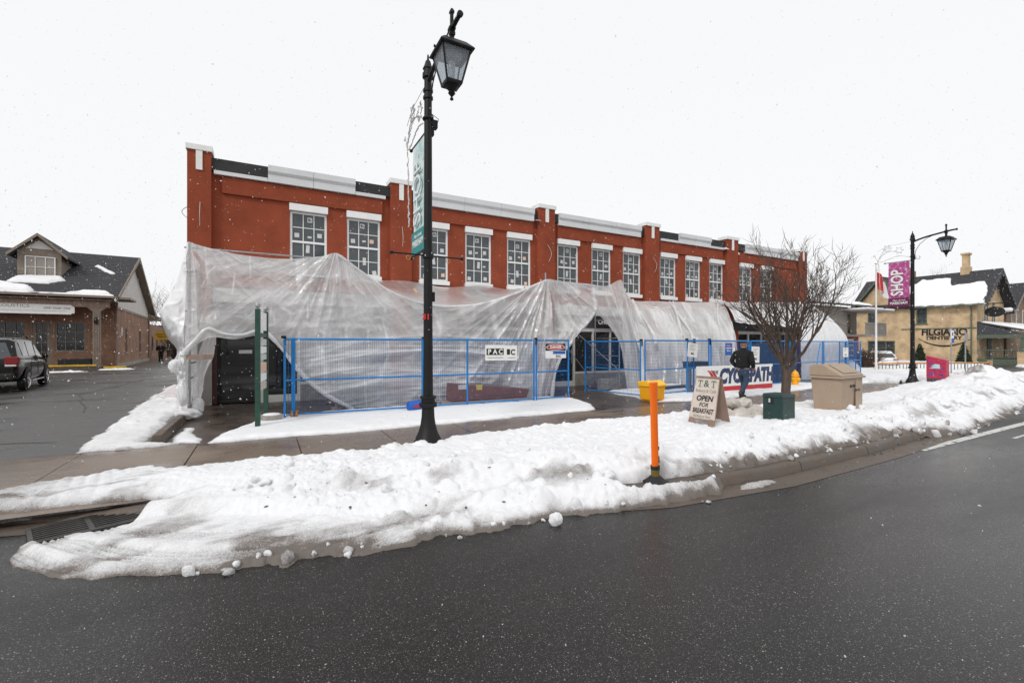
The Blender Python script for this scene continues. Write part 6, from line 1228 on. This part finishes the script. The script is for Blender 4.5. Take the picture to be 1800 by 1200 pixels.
# ================================================================== VEHICLES
def car(name, label, loc, rz, paint, L=4.4, W=1.82, H=1.70, suv=True, scale=1.):
    t = thing(name, label, 'car', loc, rz); t.scale = (scale,)*3; w = W/2; fr, re = L/2, -L/2      # forward = +y
    if suv: st = [(re, .42, 1.02, .80), (re+.06, .34, 1.05, .90), (re+.45, .28, 1.08, .99), (re+1.2, .26, 1.06, 1.0), (0, .26, 1.04, 1.0), (fr-1.35, .26, 1.02, 1.0), (fr-.85, .27, .98, .99), (fr-.30, .30, .88, .93), (fr-.05, .36, .74, .82), (fr, .42, .66, .74)]
    else: st = [(re, .42, .82, .80), (re+.08, .34, .94, .90), (re+.5, .26, .98, .98), (re+1.3, .24, .96, 1.0), (0, .24, .92, 1.0), (fr-1.35, .24, .90, 1.0), (fr-.8, .25, .84, .98), (fr-.25, .3, .74, .90), (fr-.03, .36, .64, .80), (fr, .42, .58, .72)]
    vs = []; fs = []; prof = [(.80, 0.), (.95, .08), (.985, .30), (1.0, .55), (.985, .80), (.93, .95), (.80, 1.0), (0, 1.015)]; m = len(prof)*2-1
    for (y, z0, z1, k) in st:
        ring = [(f_*w*k, y, z0+(z1-z0)*h) for f_, h in prof]; ring += [(-x, yy, z) for x, yy, z in ring[-2::-1]]; vs += ring
    for i in range(len(st)-1):
        for j in range(m): a, b = i*m+j, i*m+(j+1) % m; fs.append((a, b, b+m, a+m))
    fs.append(tuple(range(m))[::-1]); fs.append(tuple((len(st)-1)*m+j for j in range(m)))
    bo = MB().add(vs, fs).build('body', paint, t, smooth=True); sd_ = bo.modifiers.new('s', 'SUBSURF'); sd_.levels = 1; sd_.render_levels = 2
    # cabin: belt and roof rails
    if suv: gs_ = [(re+.10, 1.02, .88, 1.06), (re+.42, 1.62, .72, 1.06), (re+.75, H-.02, .72, 1.06), (re+1.6, H, .74, 1.05), (.15, H-.02, .74, 1.04), (.62, H-.14, .71, 1.03), (1.30, 1.03, .80, 1.02)]
    else: gs_ = [(re+.45, .97, .80, .97), (re+1.15, H-.10, .66, .96), (re+1.7, H, .68, .95), (.05, H-.01, .68, .94), (.5, H-.10, .66, .93), (1.25, .92, .78, .91)]
    vs = []; fs = []
    for (y, zt, kt, zb) in gs_: vs += [(w*.93, y, zb-.03), (w*(kt+.05), y, zt-.06), (w*kt*.86, y, zt), (-w*kt*.86, y, zt), (-w*(kt+.05), y, zt-.06), (-w*.93, y, zb-.03)]
    n = len(gs_)
    for i in range(n-1):
        for j in range(5): a = i*6+j; fs.append((a, a+1, a+7, a+6))
    fs.append(tuple(range(6))[::-1]); fs.append(tuple((n-1)*6+j for j in range(6)))
    MB().add(vs, fs).build('cabin', paint, t, smooth=True, bevel=.07)
    def gpt(y, sg, h):                                              # point on the cabin side, h = 0 belt .. 1 rail
        i = 0
        while i < n-2 and gs_[i+1][0] < y: i += 1
        (y0, za, ka, ba), (y1, zb_, kb, bb_) = gs_[i], gs_[i+1]; f_ = min(max((y-y0)/(y1-y0), 0), 1)
        zt, kt, zb2 = za+(zb_-za)*f_-.06, ka+(kb-ka)*f_+.05, ba+(bb_-ba)*f_-.03
        return Vector((sg*(w*(.93+(kt-.93)*h)+.006), y, zb2+(zt-zb2)*h))
    for sg in (-1, 1):
        spans = [(re+.55, re+1.30), (re+1.38, .02), (.10, .92)] if suv else [(re+.95, re+1.45), (re+1.5, .0), (.08, .80)]
        for k, (y0, y1) in enumerate(spans):
            q = [gpt(y0+(.10 if k == 0 else 0), sg, .12), gpt(y1, sg, .12)]+([gpt(y1-.02, sg, .90)] if k < 2 else [gpt(.40, sg, .85)])+[gpt(y0+(.10 if k == 0 else 0), sg, .88)]
            MB().prism(q, (sg*.006, 0, 0)).build('side_window', M['pane'], t)
        MB().box(sg*(w+.02)-.02, sg*(w+.02)+.10*sg+.0, .72, .88, .98, 1.14).build('mirror', paint, t, bevel=.03) if sg > 0 else MB().box(-w-.14, -w, .72, .88, .98, 1.14).build('mirror', paint, t, bevel=.03)
        for (y0) in (re+1.34, .06): MB().box(sg*(w*1.0)-.004, sg*(w*1.0)+.004, y0-.004, y0+.004, .45, .98).build('door_gap', M['rubber'], t)
        for y0 in (re+1.55, .22): MB().box(min(sg*w, sg*(w+.03)), max(sg*w, sg*(w+.03)), y0, y0+.2, .86, .90).build('handle', paint, t, bevel=.01)
        if suv: MB().tube([(sg*w*.66, re+.8, H+.0), (sg*w*.66, re+1.0, H+.05), (sg*w*.66, .1, H+.04), (sg*w*.66, .3, H-.03)], .018, 6).build('roof_rail', M['rubber'], t); MB().box(min(sg*(w-.06), sg*(w+.03)), max(sg*(w-.06), sg*(w+.03)), re+1.35, fr-1.4, .27, .31).build('side_step', M['chrome'], t, bevel=.01)
        tl_ = MB().box(min(sg*w*.62, sg*w*.96), max(sg*w*.62, sg*w*.96), re-.02, re+.22, .86 if suv else .72, 1.10 if suv else .86).build('taillight', M['redlens'], t, bevel=.03); MB().box(min(sg*w*.64, sg*w*.9), max(sg*w*.64, sg*w*.9), re-.026, re+.1, .80 if suv else .70, .858 if suv else .74).build('reversing_lens', M['clearlens'], tl_, bevel=.01)
        MB().box(min(sg*w*.5, sg*w*.85), max(sg*w*.5, sg*w*.85), fr-.26, fr+.0, .62, .76).build('headlight', M['clearlens'], t, bevel=.03)
        for y0 in (re+.88, fr-.90):
            r = .345 if suv else .315; ro = rotm('Y', R(90)); wh = MB().lathe([(r*.62, -.10), (r*.92, -.11), (r, -.07), (r, .07), (r*.92, .11), (r*.62, .10)], (sg*(w-.085), y0, r), 28, rot=ro).build('wheel', M['rubber'], t, smooth=True)
            rim = MB().lathe([(r*.66, 0), (r*.66, .02), (r*.60, .02), (r*.58, .0)], (sg*(w+.015), y0, r), 24, rot=ro)
            for k in range(5):
                a = k*1.2566; d = Vector((0, math.cos(a), math.sin(a))); e2 = Vector((0, -d.z, d.y))*.028; c = Vector((sg*(w+.012), y0, r)); rim.prism([c+d*.03+e2, c+d*r*.62+e2*1.4, c+d*r*.62-e2*1.4, c+d*.03-e2], (sg*.015, 0, 0))
            rim.lathe([(.06, 0), (.06, .035), (.02, .04)], (sg*(w+.0), y0, r), 12, rot=rotm('Y', R(90*sg))); rim.build('rim', M['chrome'], wh)
            MB().lathe([(r+.015, 0), (r+.07, 0), (r+.07, .012), (r+.015, .012)], (sg*(w-.004), y0, r), 28, rot=rotm('Y', R(90*sg))).build('wheel_arch', M['rubber'], t)
    MB().prism([gpt(re+.14, -1, .25)+Vector((.14, -.02, 0)), gpt(re+.14, 1, .25)+Vector((-.14, -.02, 0)), Vector((w*.58, re+.36, gs_[1][1]-.10)), Vector((-w*.58, re+.36, gs_[1][1]-.10))], (0, -.02, .008)).build('rear_window', M['pane'], t)
    MB().box(-w*.86, w*.86, re-.07, re+.10, .38, .60).build('bumper', paint if not suv else M['rubber'], t, bevel=.05); MB().box(-.26, .26, re-.075, re-.06, .68, .80).build('number_plate', M['paper'], t)
    return t
car('parked_car', 'black sport utility car parked on the driveway at the left edge', (-7.80, 21.5, zlot(21.5)), R(8), M['blackcar'])
car('parked_car', 'white sedan parked before the cream brick house behind the low rail', (40.0, 16.6, -.12), R(-62), M['whitecar'], 4.5, 1.8, 1.42, False, .92)
car('parked_car', 'small dark car far down the driveway behind the distant person', (-6.4, 60, .0), R(60), M['blackcar'], 4.4, 1.8, 1.45, False)

# ================================================================== CREAM BRICK HOUSE AT THE RIGHT
DX, DY = 52.2, 14.9
dh = thing('brick_house', 'cream brick two storey house with gables, porch and painted wall sign at the right', 'building', (DX, DY, -.1)); off = (DX, DY, -.1)
def wbox(mb, *a): return mb.box(*a)
EZ, RZ, XR, GX = 5.30, 8.05, 55.4, 58.4
w = MB(off); 
ops = sorted([(18.14, 18.9, 3.50, 4.95)])
w.box(DX, DX+.3, DY, 18.14, -.3, EZ).box(DX, DX+.3, 18.14, 18.9, -.3, 3.5).box(DX, DX+.3, 18.14, 18.9, 4.95, EZ).box(DX, DX+.3, 18.9, 20.50, -.3, EZ)
w.box(DX, DX+.3, 20.50, 22.70, -.3, .55).box(DX, DX+.3, 20.50, 21.95, 1.98, EZ).box(DX, DX+.3, 21.95, 22.70, 1.98, 3.55).box(DX, DX+.3, 21.95, 22.7, 5.05, EZ).box(DX, DX+.3, 22.70, 23.7, -.3, EZ)
w.prism([(DX, 19.3, EZ), (DX, 23.7, EZ), (DX, 21.5, RZ-.1)], (.3, 0, 0))
w.prism([(DX+.3, DY, -.3), (GX, DY, -.3), (GX, DY, EZ), (XR, DY, RZ-.1), (DX+.3, DY, EZ)], (0, .3, 0)); w.box(GX-.3, GX, DY+.3, 24, -.3, EZ)
w.build('wall', M['buffbrick'], dh)
MB(off).box(DX-.05, DX-.002, DY, 20.0, 2.98, 3.08).build('string_course', M['greentrim'], dh)
def dwin(y0, y1, z0, z1, n=1, nz=2):
    f = MB(off); t = .09; f.box(DX-.02, DX+.10, y0, y0+t, z0, z1).box(DX-.02, DX+.10, y1-t, y1, z0, z1).box(DX-.02, DX+.10, y0+t, y1-t, z0, z0+t).box(DX-.02, DX+.10, y0+t, y1-t, z1-t, z1)
    for k in range(1, n): q = y0+(y1-y0)*k/n; f.box(DX, DX+.09, q-.05, q+.05, z0+t, z1-t)
    for k in range(1, nz): q = z0+(z1-z0)*k/nz; f.box(DX+.01, DX+.085, y0+t, y1-t, q-.025, q+.025)
    o = f.build('window', M['greentrim'], dh); MB(off).box(DX+.10, DX+.11, y0+t, y1-t, z0+t, z1-t).build('pane', M['pane'], o); MB(off).box(DX-.06, DX-.021, y0-.08, y1+.08, z0-.09, z0-.002).build('sill', M['greentrim'], o)
dwin(18.14, 18.9, 3.5, 4.95); dwin(21.95, 22.70, 3.55, 5.05); dwin(20.50, 22.70, .55, 1.98, 3)
for x in (53.9, 55.6):
    f = MB(off).box(x, x+.10, DY-.03, DY+.02, 3.5, 4.95).box(x+.55, x+.65, DY-.03, DY+.02, 3.5, 4.95).prism([(x, DY-.03, 4.95), (x+.65, DY-.03, 4.95), (x+.56, DY-.03, 5.2), (x+.325, DY-.03, 5.32), (x+.09, DY-.03, 5.2)], (0, .05, 0)).build('window', M['greentrim'], dh); MB(off).box(x+.10, x+.55, DY-.012, DY-.004, 3.5, 4.95).build('pane', M['pane'], f)
# roofs
def rslope(a, b, c, d, m, th=.12):
    nrm = (Vector(b)-Vector(a)).cross(Vector(d)-Vector(a)).normalized(); nrm = nrm if nrm.z > 0 else -nrm
    return MB(off).prism([a, b, c, d], -nrm*th).build('roof', m, dh)
OV = .45; sl_l = (RZ-EZ)/(XR-DX)
zl = EZ-OV*sl_l+.12
r1 = rslope((DX-OV, DY-.7, zl), (XR, DY-.7, RZ+.12), (XR, 24.2, RZ+.12), (DX-OV, 24.2, zl), M['shingle']); rslope((GX+OV, DY-.7, zl), (XR, DY-.7, RZ+.121), (XR, 24.2, RZ+.121), (GX+OV, 24.2, zl), M['shingle'])
zg = EZ-.45*(RZ-EZ)/2.2
for sgn in (-1, 1): rslope((DX-.5, 21.5+sgn*2.65, zg+.1), (XR, 21.5+sgn*2.65, zg+.1), (XR, 21.5, RZ+.10), (DX-.5, 21.5, RZ+.10), M['shingle'])
for sgn in (-1, 1): MB(off).prism([(DX-.54, 21.5+sgn*2.65, zg-.10), (DX-.54, 21.5, RZ-.10), (DX-.54, 21.5, RZ+.12), (DX-.54, 21.5+sgn*2.65, zg+.12)], (.045, 0, 0)).build('bargeboard', M['greentrim'], dh)
for xe in (DX-OV, GX+OV):
    b_ = MB(off); b_.prism([(xe, DY-.75, zl-.20), (XR, DY-.75, RZ-.14), (XR, DY-.75, RZ+.13), (xe, DY-.75, zl+.02)], (0, .05, 0))
    for k in range(9):                                              # scalloped fretwork
        f_ = (k+.5)/9; x = xe+(XR-xe)*f_; z = zl-.12+(RZ-zl)*f_; b_.lathe([(.001, 0), (.17, 0), (.17, .04), (.001, .04)], (x, DY-.72, z-.10), 10, rot=rotm('X', R(90)))
    b_.build('bargeboard', M['greylid'], dh)
MB(off).box(DX-OV-.12, DX-OV, DY-.6, 18.9, zl-.14, zl-.02).build('gutter', M['greentrim'], dh); MB(off).tube([(DX-.4, DY+.3, zl-.1), (DX-.08, DY+.3, zl-.5), (DX-.08, DY+.3, 0)], .05, 8).build('downpipe', M['greentrim'], dh)
def house_snow(poly, seed, th=.05):
    f = lambda S, P: zl+(RZ+.12-zl)*(S-(DX-OV))/(XR-DX+OV)+.01
    o = snow_patch(poly, .07, th, f, seed, rag=.16); o.name = 'roof_snow'; o.parent = dh; o.location = -Vector(off)
house_snow([(DX-OV+.05, DY-.5), (DX-OV+.05, 19.0), (DX+1.9, 20.2), (DX+2.75, 19.4), (DX+2.6, 17.4), (DX+1.7, 17.0), (DX+1.9, 15.0), (DX+.9, DY-.45)], 500)
house_snow([(DX-OV+.02, DY-.55), (DX-OV+.02, 19.0), (DX-.1, 19.1), (DX-.1, DY-.5)], 510)
# chimneys
MB(off).box(XR-.34, XR+.34, 16.2, 16.8, RZ-.3, RZ+.55).box(XR-.24, XR+.24, 16.28, 16.72, RZ+.552, RZ+1.60).box(XR-.33, XR+.33, 16.2, 16.8, RZ+1.602, RZ+1.78).build('chimney', M['buffbrick'], dh, bevel=.02); MB(off).box(XR-.3, XR+.3, 20.2, 20.8, RZ-.2, RZ+.7).box(XR-.15, XR+.15, 20.35, 20.65, RZ+.702, RZ+1.05).build('chimney', M['tanbrick'], dh)
# painted sign on the side wall with its smile arc
text('lettering', 'FILGIANO', .80, M['blackprint'], dh, (-.012, 2.10, 2.80), FXM, off=.034, sx=.86, ext=.004); text('lettering', 'DENTISTRY', .42, M['blackprint'], dh, (-.012, 2.10, 2.30), FXM, off=.018, sx=1.10, ext=.004)
sm_ = MB(); pts = []
for i in range(21): tt = (i-10)/10; pts.append((tt*1.80, 1.50+.66*tt*tt))
for i in range(20):
    (a, za), (b, zb_) = pts[i], pts[i+1]; w0, w1 = .03+.05*(1-abs((i-10)/10)), .03+.05*(1-abs((i-9)/10)); sm_.prism([(-.003, 2.05+a, za+.1+w0), (-.003, 2.05+b, zb_+.1+w1), (-.003, 2.05+b, zb_+.1-w1), (-.003, 2.05+a, za+.1-w0)], (-.010, 0, 0))
sm_.build('smile_print', M['blackprint'], dh)
# hanging oval sign at the corner
MB(off).tube([(DX+1.0, DY, 5.05), (DX+1.0, DY-1.3, 5.05)], .04, 6).build('sign_bracket', M['black'], dh); os_ = MB(off).lathe([(.001, 0), (1, 0), (1, .05), (.001, .05)], (DX+1.0, DY-.8, 4.35), 24, rot=Matrix(((0, 0, 1), (.62, 0, 0), (0, .42, 0)))).build('oval_sign', M['blackprint'], dh)
# porch on the street side
P0, P1 = DX+.05, 60.5; pz0, pz1 = 3.55, 2.75; py = 11.9
MB(off).prism([(P0, py, pz1), (P0, DY-.002, pz0), (P0, DY-.002, pz0-.12), (P0, py, pz1-.12)], (P1-P0, 0, 0)).build('porch_roof', M['shingle'], dh)
o = snow_patch([(P0+.05, py+.05), (P0+.05, DY-.2), (P1, DY-.2), (P1, py+.05)], .08, .12, lambda S, P: pz1+(pz0-pz1)*(P-py)/(DY-py)+.01, 520, rag=.06); o.name = 'roof_snow'; o.parent = dh; o.location = -Vector(off)
MB(off).box(P0-.06, P1, py-.06, py+.12, 2.15, 2.62).box(P0-.06, P0+.12, py+.122, DY-.002, 2.15, 2.45).build('porch_beam', M['greentrim'], dh); MB(off).prism([(P0+.02, py+.2, 2.46), (P0+.02, DY-.01, 2.46), (P0+.02, DY-.01, pz0-.13)], (.04, 0, 0)).build('porch_gable', M['greylid'], dh)
MB(off).box(P0, P1, py, DY-.01, -.2, .45).build('porch_floor', M['greentrim'], dh)
for x in (P0+.2, P0+3.6, P1-.3):
    pr = MB(off).box(x-.32, x+.32, py+.02, py+.66, -.2, 1.1).build('pier', M['buffbrick'], dh); MB(off).box(x-.38, x+.38, py-.04, py+.72, 1.102, 1.2).box(x-.24, x+.24, py+.10, py+.58, 1.202, 2.149, taper=.72).build('post', M['greentrim'], pr)
rl = MB(off).box(P0+.0, P0+.06, py+.7, DY-.05, 1.15, 1.23).box(P0+.0, P0+.06, py+.7, DY-.05, .55, .60)
for k in range(12): y = py+.8+k*.17; rl.box(P0+.015, P0+.045, y, y+.035, .60, 1.15)
rl.build('railing', M['greentrim'], dh)
for k in range(4): MB(off).box(P0+1.2, P0+2.6, py-.3*(k+1), py-.3*k-.002, -.2, .45-.13*(k+1)+.02).build('step', M['greentrim'], dh)
MB(off).box(DX+2.2, DX+3.1, DY-.06, DY-.003, .45, 2.4).build('door', M['greylid'], dh)
for k in range(2): tb = MB(off).box(DX+.6+k*2.9, DX+1.3+k*2.9, py+.9, py+1.5, 1.10, 1.14).tube([(DX+.95+k*2.9, py+1.2, .45), (DX+.95+k*2.9, py+1.2, 1.1)], .03, 6).build('porch_table', M['black'], dh)
# second brick house further along the street
h2 = thing('brick_house', 'second brick house with tall narrow windows beyond the cream brick house', 'building', (59.5, 15, 0)); o2 = (59.5, 15, 0)
MB(o2).prism([(59.5, 15, -.3), (66.2, 15, -.3), (66.2, 15, 4.9), (62.8, 15, 7.3), (59.5, 15, 4.9)], (0, 9, 0)).build('wall', mat('brown_brick', (.28, .19, .13), .85, .15, 4), h2)
for a, b in ((59.0, 62.8), (66.7, 62.8)): 
    MB(o2).prism([(a, 14.4, 4.55), (b, 14.4, 7.45), (b, 14.4, 7.30), (a, 14.4, 4.40)], (0, 10, 0)).build('roof', M['shingle'], h2); MB(o2).prism([(a, 14.35, 4.45), (b, 14.35, 7.35), (b, 14.35, 7.12), (a, 14.35, 4.2)], (0, .05, 0)).build('bargeboard', M['siding'], h2)
o = snow_patch([(59.1, 14.6), (59.1, 23.5), (61.2, 23.5), (61.5, 17), (60.8, 15)], .1, .14, lambda S, P: 4.55+(S-59.0)/3.8*2.9+.01, 530, rag=.2); o.name = 'roof_snow'; o.parent = h2; o.location = -Vector(o2)
for x in (60.6, 61.9, 63.6): f = MB(o2).box(x, x+.55, 14.95, 14.995, 2.9, 4.9).build('window', M['vinyl'], h2); MB(o2).box(x+.08, x+.47, 14.93, 14.948, 2.98, 4.82).build('pane', M['siding'], f)
# grey sided building with balcony between the shops and the house
mbd = thing('sided_building', 'grey board sided building with balcony and red ground floor behind the snowy sheet', 'building', (35, 20, 0)); o3 = (35, 20, 0)
MB(o3).box(33, 42.6, 20, 30, 0, 4.75).box(42.6, 45.4, 20.6, 30, 2.45, 4.75).build('wall', M['siding'], mbd)
bd = MB(o3).box(33, 42.6, 19.96, 19.997, 2.6, 2.64).mesh('x')
brd = MB().box(0, .17, -.03, 0, 2.45, 4.74).mesh('board', M['siding'])
for k in range(62): link_mesh('board', brd, mbd, (-2.0+k*.2, .0 if k*.2 < 9.5 else .6, 0))
MB(o3).prism([(32.6, 19.4, 4.78), (45.8, 19.4, 4.78), (45.8, 25, 6.2), (32.6, 25, 6.2)], (0, 0, .14)).build('roof', M['shingle'], mbd)
o = snow_patch([(32.7, 19.5), (45.7, 19.5), (45.7, 24.8), (32.7, 24.8)], .12, .16, lambda S, P: 4.92+(P-19.4)/5.6*1.42, 540, rag=.15); o.name = 'roof_snow'; o.parent = mbd; o.location = -Vector(o3)
MB(o3).box(42.62, 45.3, 20.4, 30, 0, 2.44).build('red_wall', M['redwall'], mbd)
f = MB(o3).box(43.1, 44.3, 20.32, 20.398, .1, 2.1).build('door', M['vinyl'], mbd); 
for k in range(3):
    for j in range(4): MB(o3).box(43.22+k*.36, 43.50+k*.36, 20.30, 20.318, .3+j*.44, .66+j*.44).build('pane', M['pane'], f)
bl_ = MB(o3).box(42.4, 45.9, 18.6, 20.39, 2.30, 2.45).build('balcony', M['siding'], mbd); brr = MB(o3).box(42.4, 45.9, 18.6, 18.66, 3.35, 3.42).build('balcony_rail', M['siding'], bl_)
for k in range(24): MB(o3).box(42.45+k*.147, 42.50+k*.147, 18.61, 18.65, 2.452, 3.349).build('baluster', M['siding'], bl_)
MB(o3).box(42.0, 46.3, 18.2, 20.3, 4.35, 4.45).build('awning', M['siding'], mbd); MB(o3).box(42.0, 46.3, 18.2, 20.3, 4.452, 4.60).build('awning_snow', M['cleansnow'], mbd, bevel=.05)
MB(o3).box(43.3, 44.2, 20.54, 20.56, 2.6, 4.2).build('balcony_door', M['darkglass'], mbd)
# low timber rail fence before the house
a, b = gr(1536, 654), gr(1742, 652); rf_ = thing('rail_fence', 'low fence with orange timber rail and black balusters before the cream brick house', 'fence', (a.x, a.y, -.05), math.atan2(b.y-a.y, b.x-a.x)); L = math.hypot(b.x-a.x, b.y-a.y)
MB().box(0, L, -.05, .05, .52, .62).build('top_rail', M['rail'], rf_, bevel=.01); MB().box(0, L, -.02, .02, .10, .14).build('bottom_rail', M['black'], rf_)
bal = MB().box(-.012, .012, -.012, .012, .0, .519).mesh('baluster', M['black']); n = int(L/.24)
for k in range(n): link_mesh('baluster', bal, rf_, (.1+k*.24, 0, 0))
for x in (L-.08,): MB().box(x-.09, x+.09, -.09, .09, 0, .72).build('post', M['wood'], rf_, bevel=.01)
# flag pole and limp flag
q = gr(1540, 656); fp = thing('flagpole', 'white flagpole standing before the gable of the cream brick house', 'flagpole', (q.x, q.y, -.1)); zt = CAMZ+(V0-462)/FPX*(q.x*SS+q.y*CC)
MB().tube([(0, 0, 0), (0, 0, zt*.5), (0, 0, zt)], [.06, .05, .035], 10).lathe([(.02, zt), (.09, zt+.06), (.02, zt+.13)], n=10).build('pole', M['flagwhite'], fp, smooth=True)
zf = zt-.35; fg = thing('flag', 'limp red and white flag hanging from the white flagpole', 'flag', (q.x, q.y, 0))
def flagband(x0, x1, m):
    S = np.linspace(x0, x1, 10)[:, None]+0*np.linspace(0, 1, 26)[None]; T = np.linspace(0, 1, 26)[None]+0*S
    X = .10+S*.55+T*.50*(.25+S); Y = .10*np.sin(S*16+T*2.5); Z = zf-T*1.15-S*1.15
    return grid_mesh('band', X*.95, Y-.3*X, Z, m, fg)
flagband(0, .26, M['red']); flagband(.262, .74, M['flagwhite']); flagband(.742, 1.0, M['red'])
# conical shrubs, leafless hedge, far trees
def leafy(name, label, loc, h, r, m, seed, n=900, cone=True, cat='shrub', leaf=.05):
    rnd = random.Random(seed); t = thing(name, label, cat, loc); mb = MB()
    for k in range(n):
        z = h*(1-math.sqrt(rnd.random())*1.0) if cone else h*rnd.random(); rr_ = (r*(1-z/h)+.04 if cone else r*math.sqrt(max(0, 1-(2*z/h-1)**2)+.15))*math.sqrt(rnd.random()); a = rnd.uniform(0, 6.28); c = Vector((rr_*math.cos(a), rr_*math.sin(a), z+.03)); d = Vector((rnd.uniform(-1, 1), rnd.uniform(-1, 1), rnd.uniform(-.2, 1))).normalized()*leaf*rnd.uniform(.6, 1.4); e2 = d.orthogonal().normalized()*leaf*.4
        mb.add([c-e2, c+e2, c+d], [(0, 1, 2)])
    mb.build('foliage', m, t); MB().tube([(0, 0, -.1), (0, 0, h*.7)], [.04, .015], 6).build('trunk', M['bark'], t); return t
q = gr(1616, 652); leafy('conifer_shrub', 'small dark conical evergreen left of the painted wall sign', (DX-1.0, 18.3, -.1), 1.75, .55, M['shrub'], 1, 2600, leaf=.14)
leafy('conifer_shrub', 'small dark conical evergreen right of the bus stop sign beneath the wall lettering', (DX-1.0, 15.4, -.1), 1.85, .55, M['shrub'], 2, 2600, leaf=.14)
def twig_bush(label, loc, h, r, seed, n=160):
    rnd = random.Random(seed); t = thing('leafless_bush', label, 'bush', loc); mb = MB()
    for k in range(n):
        a = rnd.uniform(0, 6.28); e = rnd.uniform(.1, 1); d = Vector((math.cos(a)*e*r, math.sin(a)*e*r, h*rnd.uniform(.55, 1.05))); m_ = d*.5+Vector((rnd.uniform(-.1, .1), rnd.uniform(-.1, .1), .1)); q = d+Vector((rnd.uniform(-.25, .25), rnd.uniform(-.25, .25), rnd.uniform(-.1, .15))); b0 = Vector((math.cos(a)*.15*r, math.sin(a)*.15*r, 0)); mb.tube([b0, m_, d], [.014, .009, .004], 4, False); mb.tube([m_, q], [.008, .004], 3, False)
    mb.build('twigs', M['drybush'], t)
q = gr(1522, 652); twig_bush('brown leafless bush beside the parked white sedan', (34.2, 14.9, -.05), 1.35, 1.2, 5, 330)
q = dep(300, 640, 43); twig_bush('brown leafless bush far down the driveway behind the left end of the sheet', (q.x+.6, q.y, 0), 2.2, 1.8, 6, 260)
bare_tree('bare tree far behind the end of the driveway', tuple(dep(296, 634, 52)[:2])+(0,), 1.6, 7, 4.2, .14, 31, n=(7, 5, 3), group=None)
bare_tree('large bare tree far behind the two brick houses', (88, 30, 0), 2.5, 9, 6, .25, 33, n=(7, 5, 3))
# distant buildings closing the view at both ends
for k, (x, y, L, Wd, h, m, lab) in enumerate(((-30, 84, 34, 10, 4.6, 'siding', 'low grey building closing the far end of the driveway'), (92, 17, 14, 12, 5.5, 'redwall', 'plain red house at the far end of the street'), (50, 40, 30, 10, 4.2, 'siding', 'low grey building behind the cream brick house'))):
    t_ = thing('far_building', lab, 'building', (x, y, -.2)); MB().box(0, L, 0, Wd, 0, h).build('wall', M[m], t_); MB().prism([(-.4, -.4, h), (-.4, Wd+.4, h), (-.4, Wd/2, h+2.2)], (L+.8, 0, 0)).build('roof', M['cleansnow'], t_)
    for j in range(int(L/4)): f = MB().box(1+j*4, 2.4+j*4, -.04, -.002, 1.2, 2.8).build('window', M['darkglass'], t_)

# ================================================================== FALLING SNOW
fr_ = random.Random(99); vs, fs = [], []
oc = [(1, 0, 0), (-1, 0, 0), (0, 1, 0), (0, -1, 0), (0, 0, 1), (0, 0, -1)]; of = [(0, 2, 4), (2, 1, 4), (1, 3, 4), (3, 0, 4), (2, 0, 5), (1, 2, 5), (3, 1, 5), (0, 3, 5)]
def flake(p, r):
    n = len(vs); a = fr_.uniform(.6, 1.7); sk = (fr_.uniform(-.5, .5), fr_.uniform(-.5, .5))
    for (x, y, z) in oc: vs.append((p.x+r*x+r*z*sk[0], p.y+r*y+r*z*sk[1], p.z+r*z*a))
    fs.extend([tuple(i+n for i in f) for f in of])
cnt = 0
while cnt < 15000:
    Y = 1.6+26*fr_.random()**.75; X = fr_.uniform(-1.25, 1.25)*Y; z = fr_.uniform(-.1, 9)
    s, p = CC*X+SS*Y, -SS*X+CC*Y
    if p > 14.6 and s > -1.9 and z < 7.2: continue
    if Y < 4 and fr_.random() < .5: continue
    flake(Vector((s, p, z)), fr_.choice((.004, .005, .005, .006, .007, .010))*(.55+.05*min(Y, 14))); cnt += 1
me = bpy.data.meshes.new('falling_snow'); me.from_pydata(vs, [], fs); fm_ = bpy.data.materials.new('snowflake'); fm_.use_nodes = True; nt = fm_.node_tree; nt.nodes.clear(); N = nt.nodes.new
_o, _t, _d, _l = N('ShaderNodeOutputMaterial'), N('ShaderNodeBsdfTransparent'), N('ShaderNodeBsdfDiffuse'), N('ShaderNodeBsdfTranslucent'); _d.inputs[0].default_value = _l.inputs[0].default_value = (1, 1, 1, 1)
_b = N('ShaderNodeMixShader'); _m = N('ShaderNodeMixShader'); _m.inputs[0].default_value = .5; lk(nt, _d.outputs[0], _m.inputs[1]); lk(nt, _l.outputs[0], _m.inputs[2])
_b.inputs[0].default_value = .55; lk(nt, _t.outputs[0], _b.inputs[1]); lk(nt, _m.outputs[0], _b.inputs[2]); lk(nt, _b.outputs[0], _o.inputs[0])
me.materials.append(fm_); o = bpy.data.objects.new('falling_snow', me); put(o); o['kind'] = 'stuff'
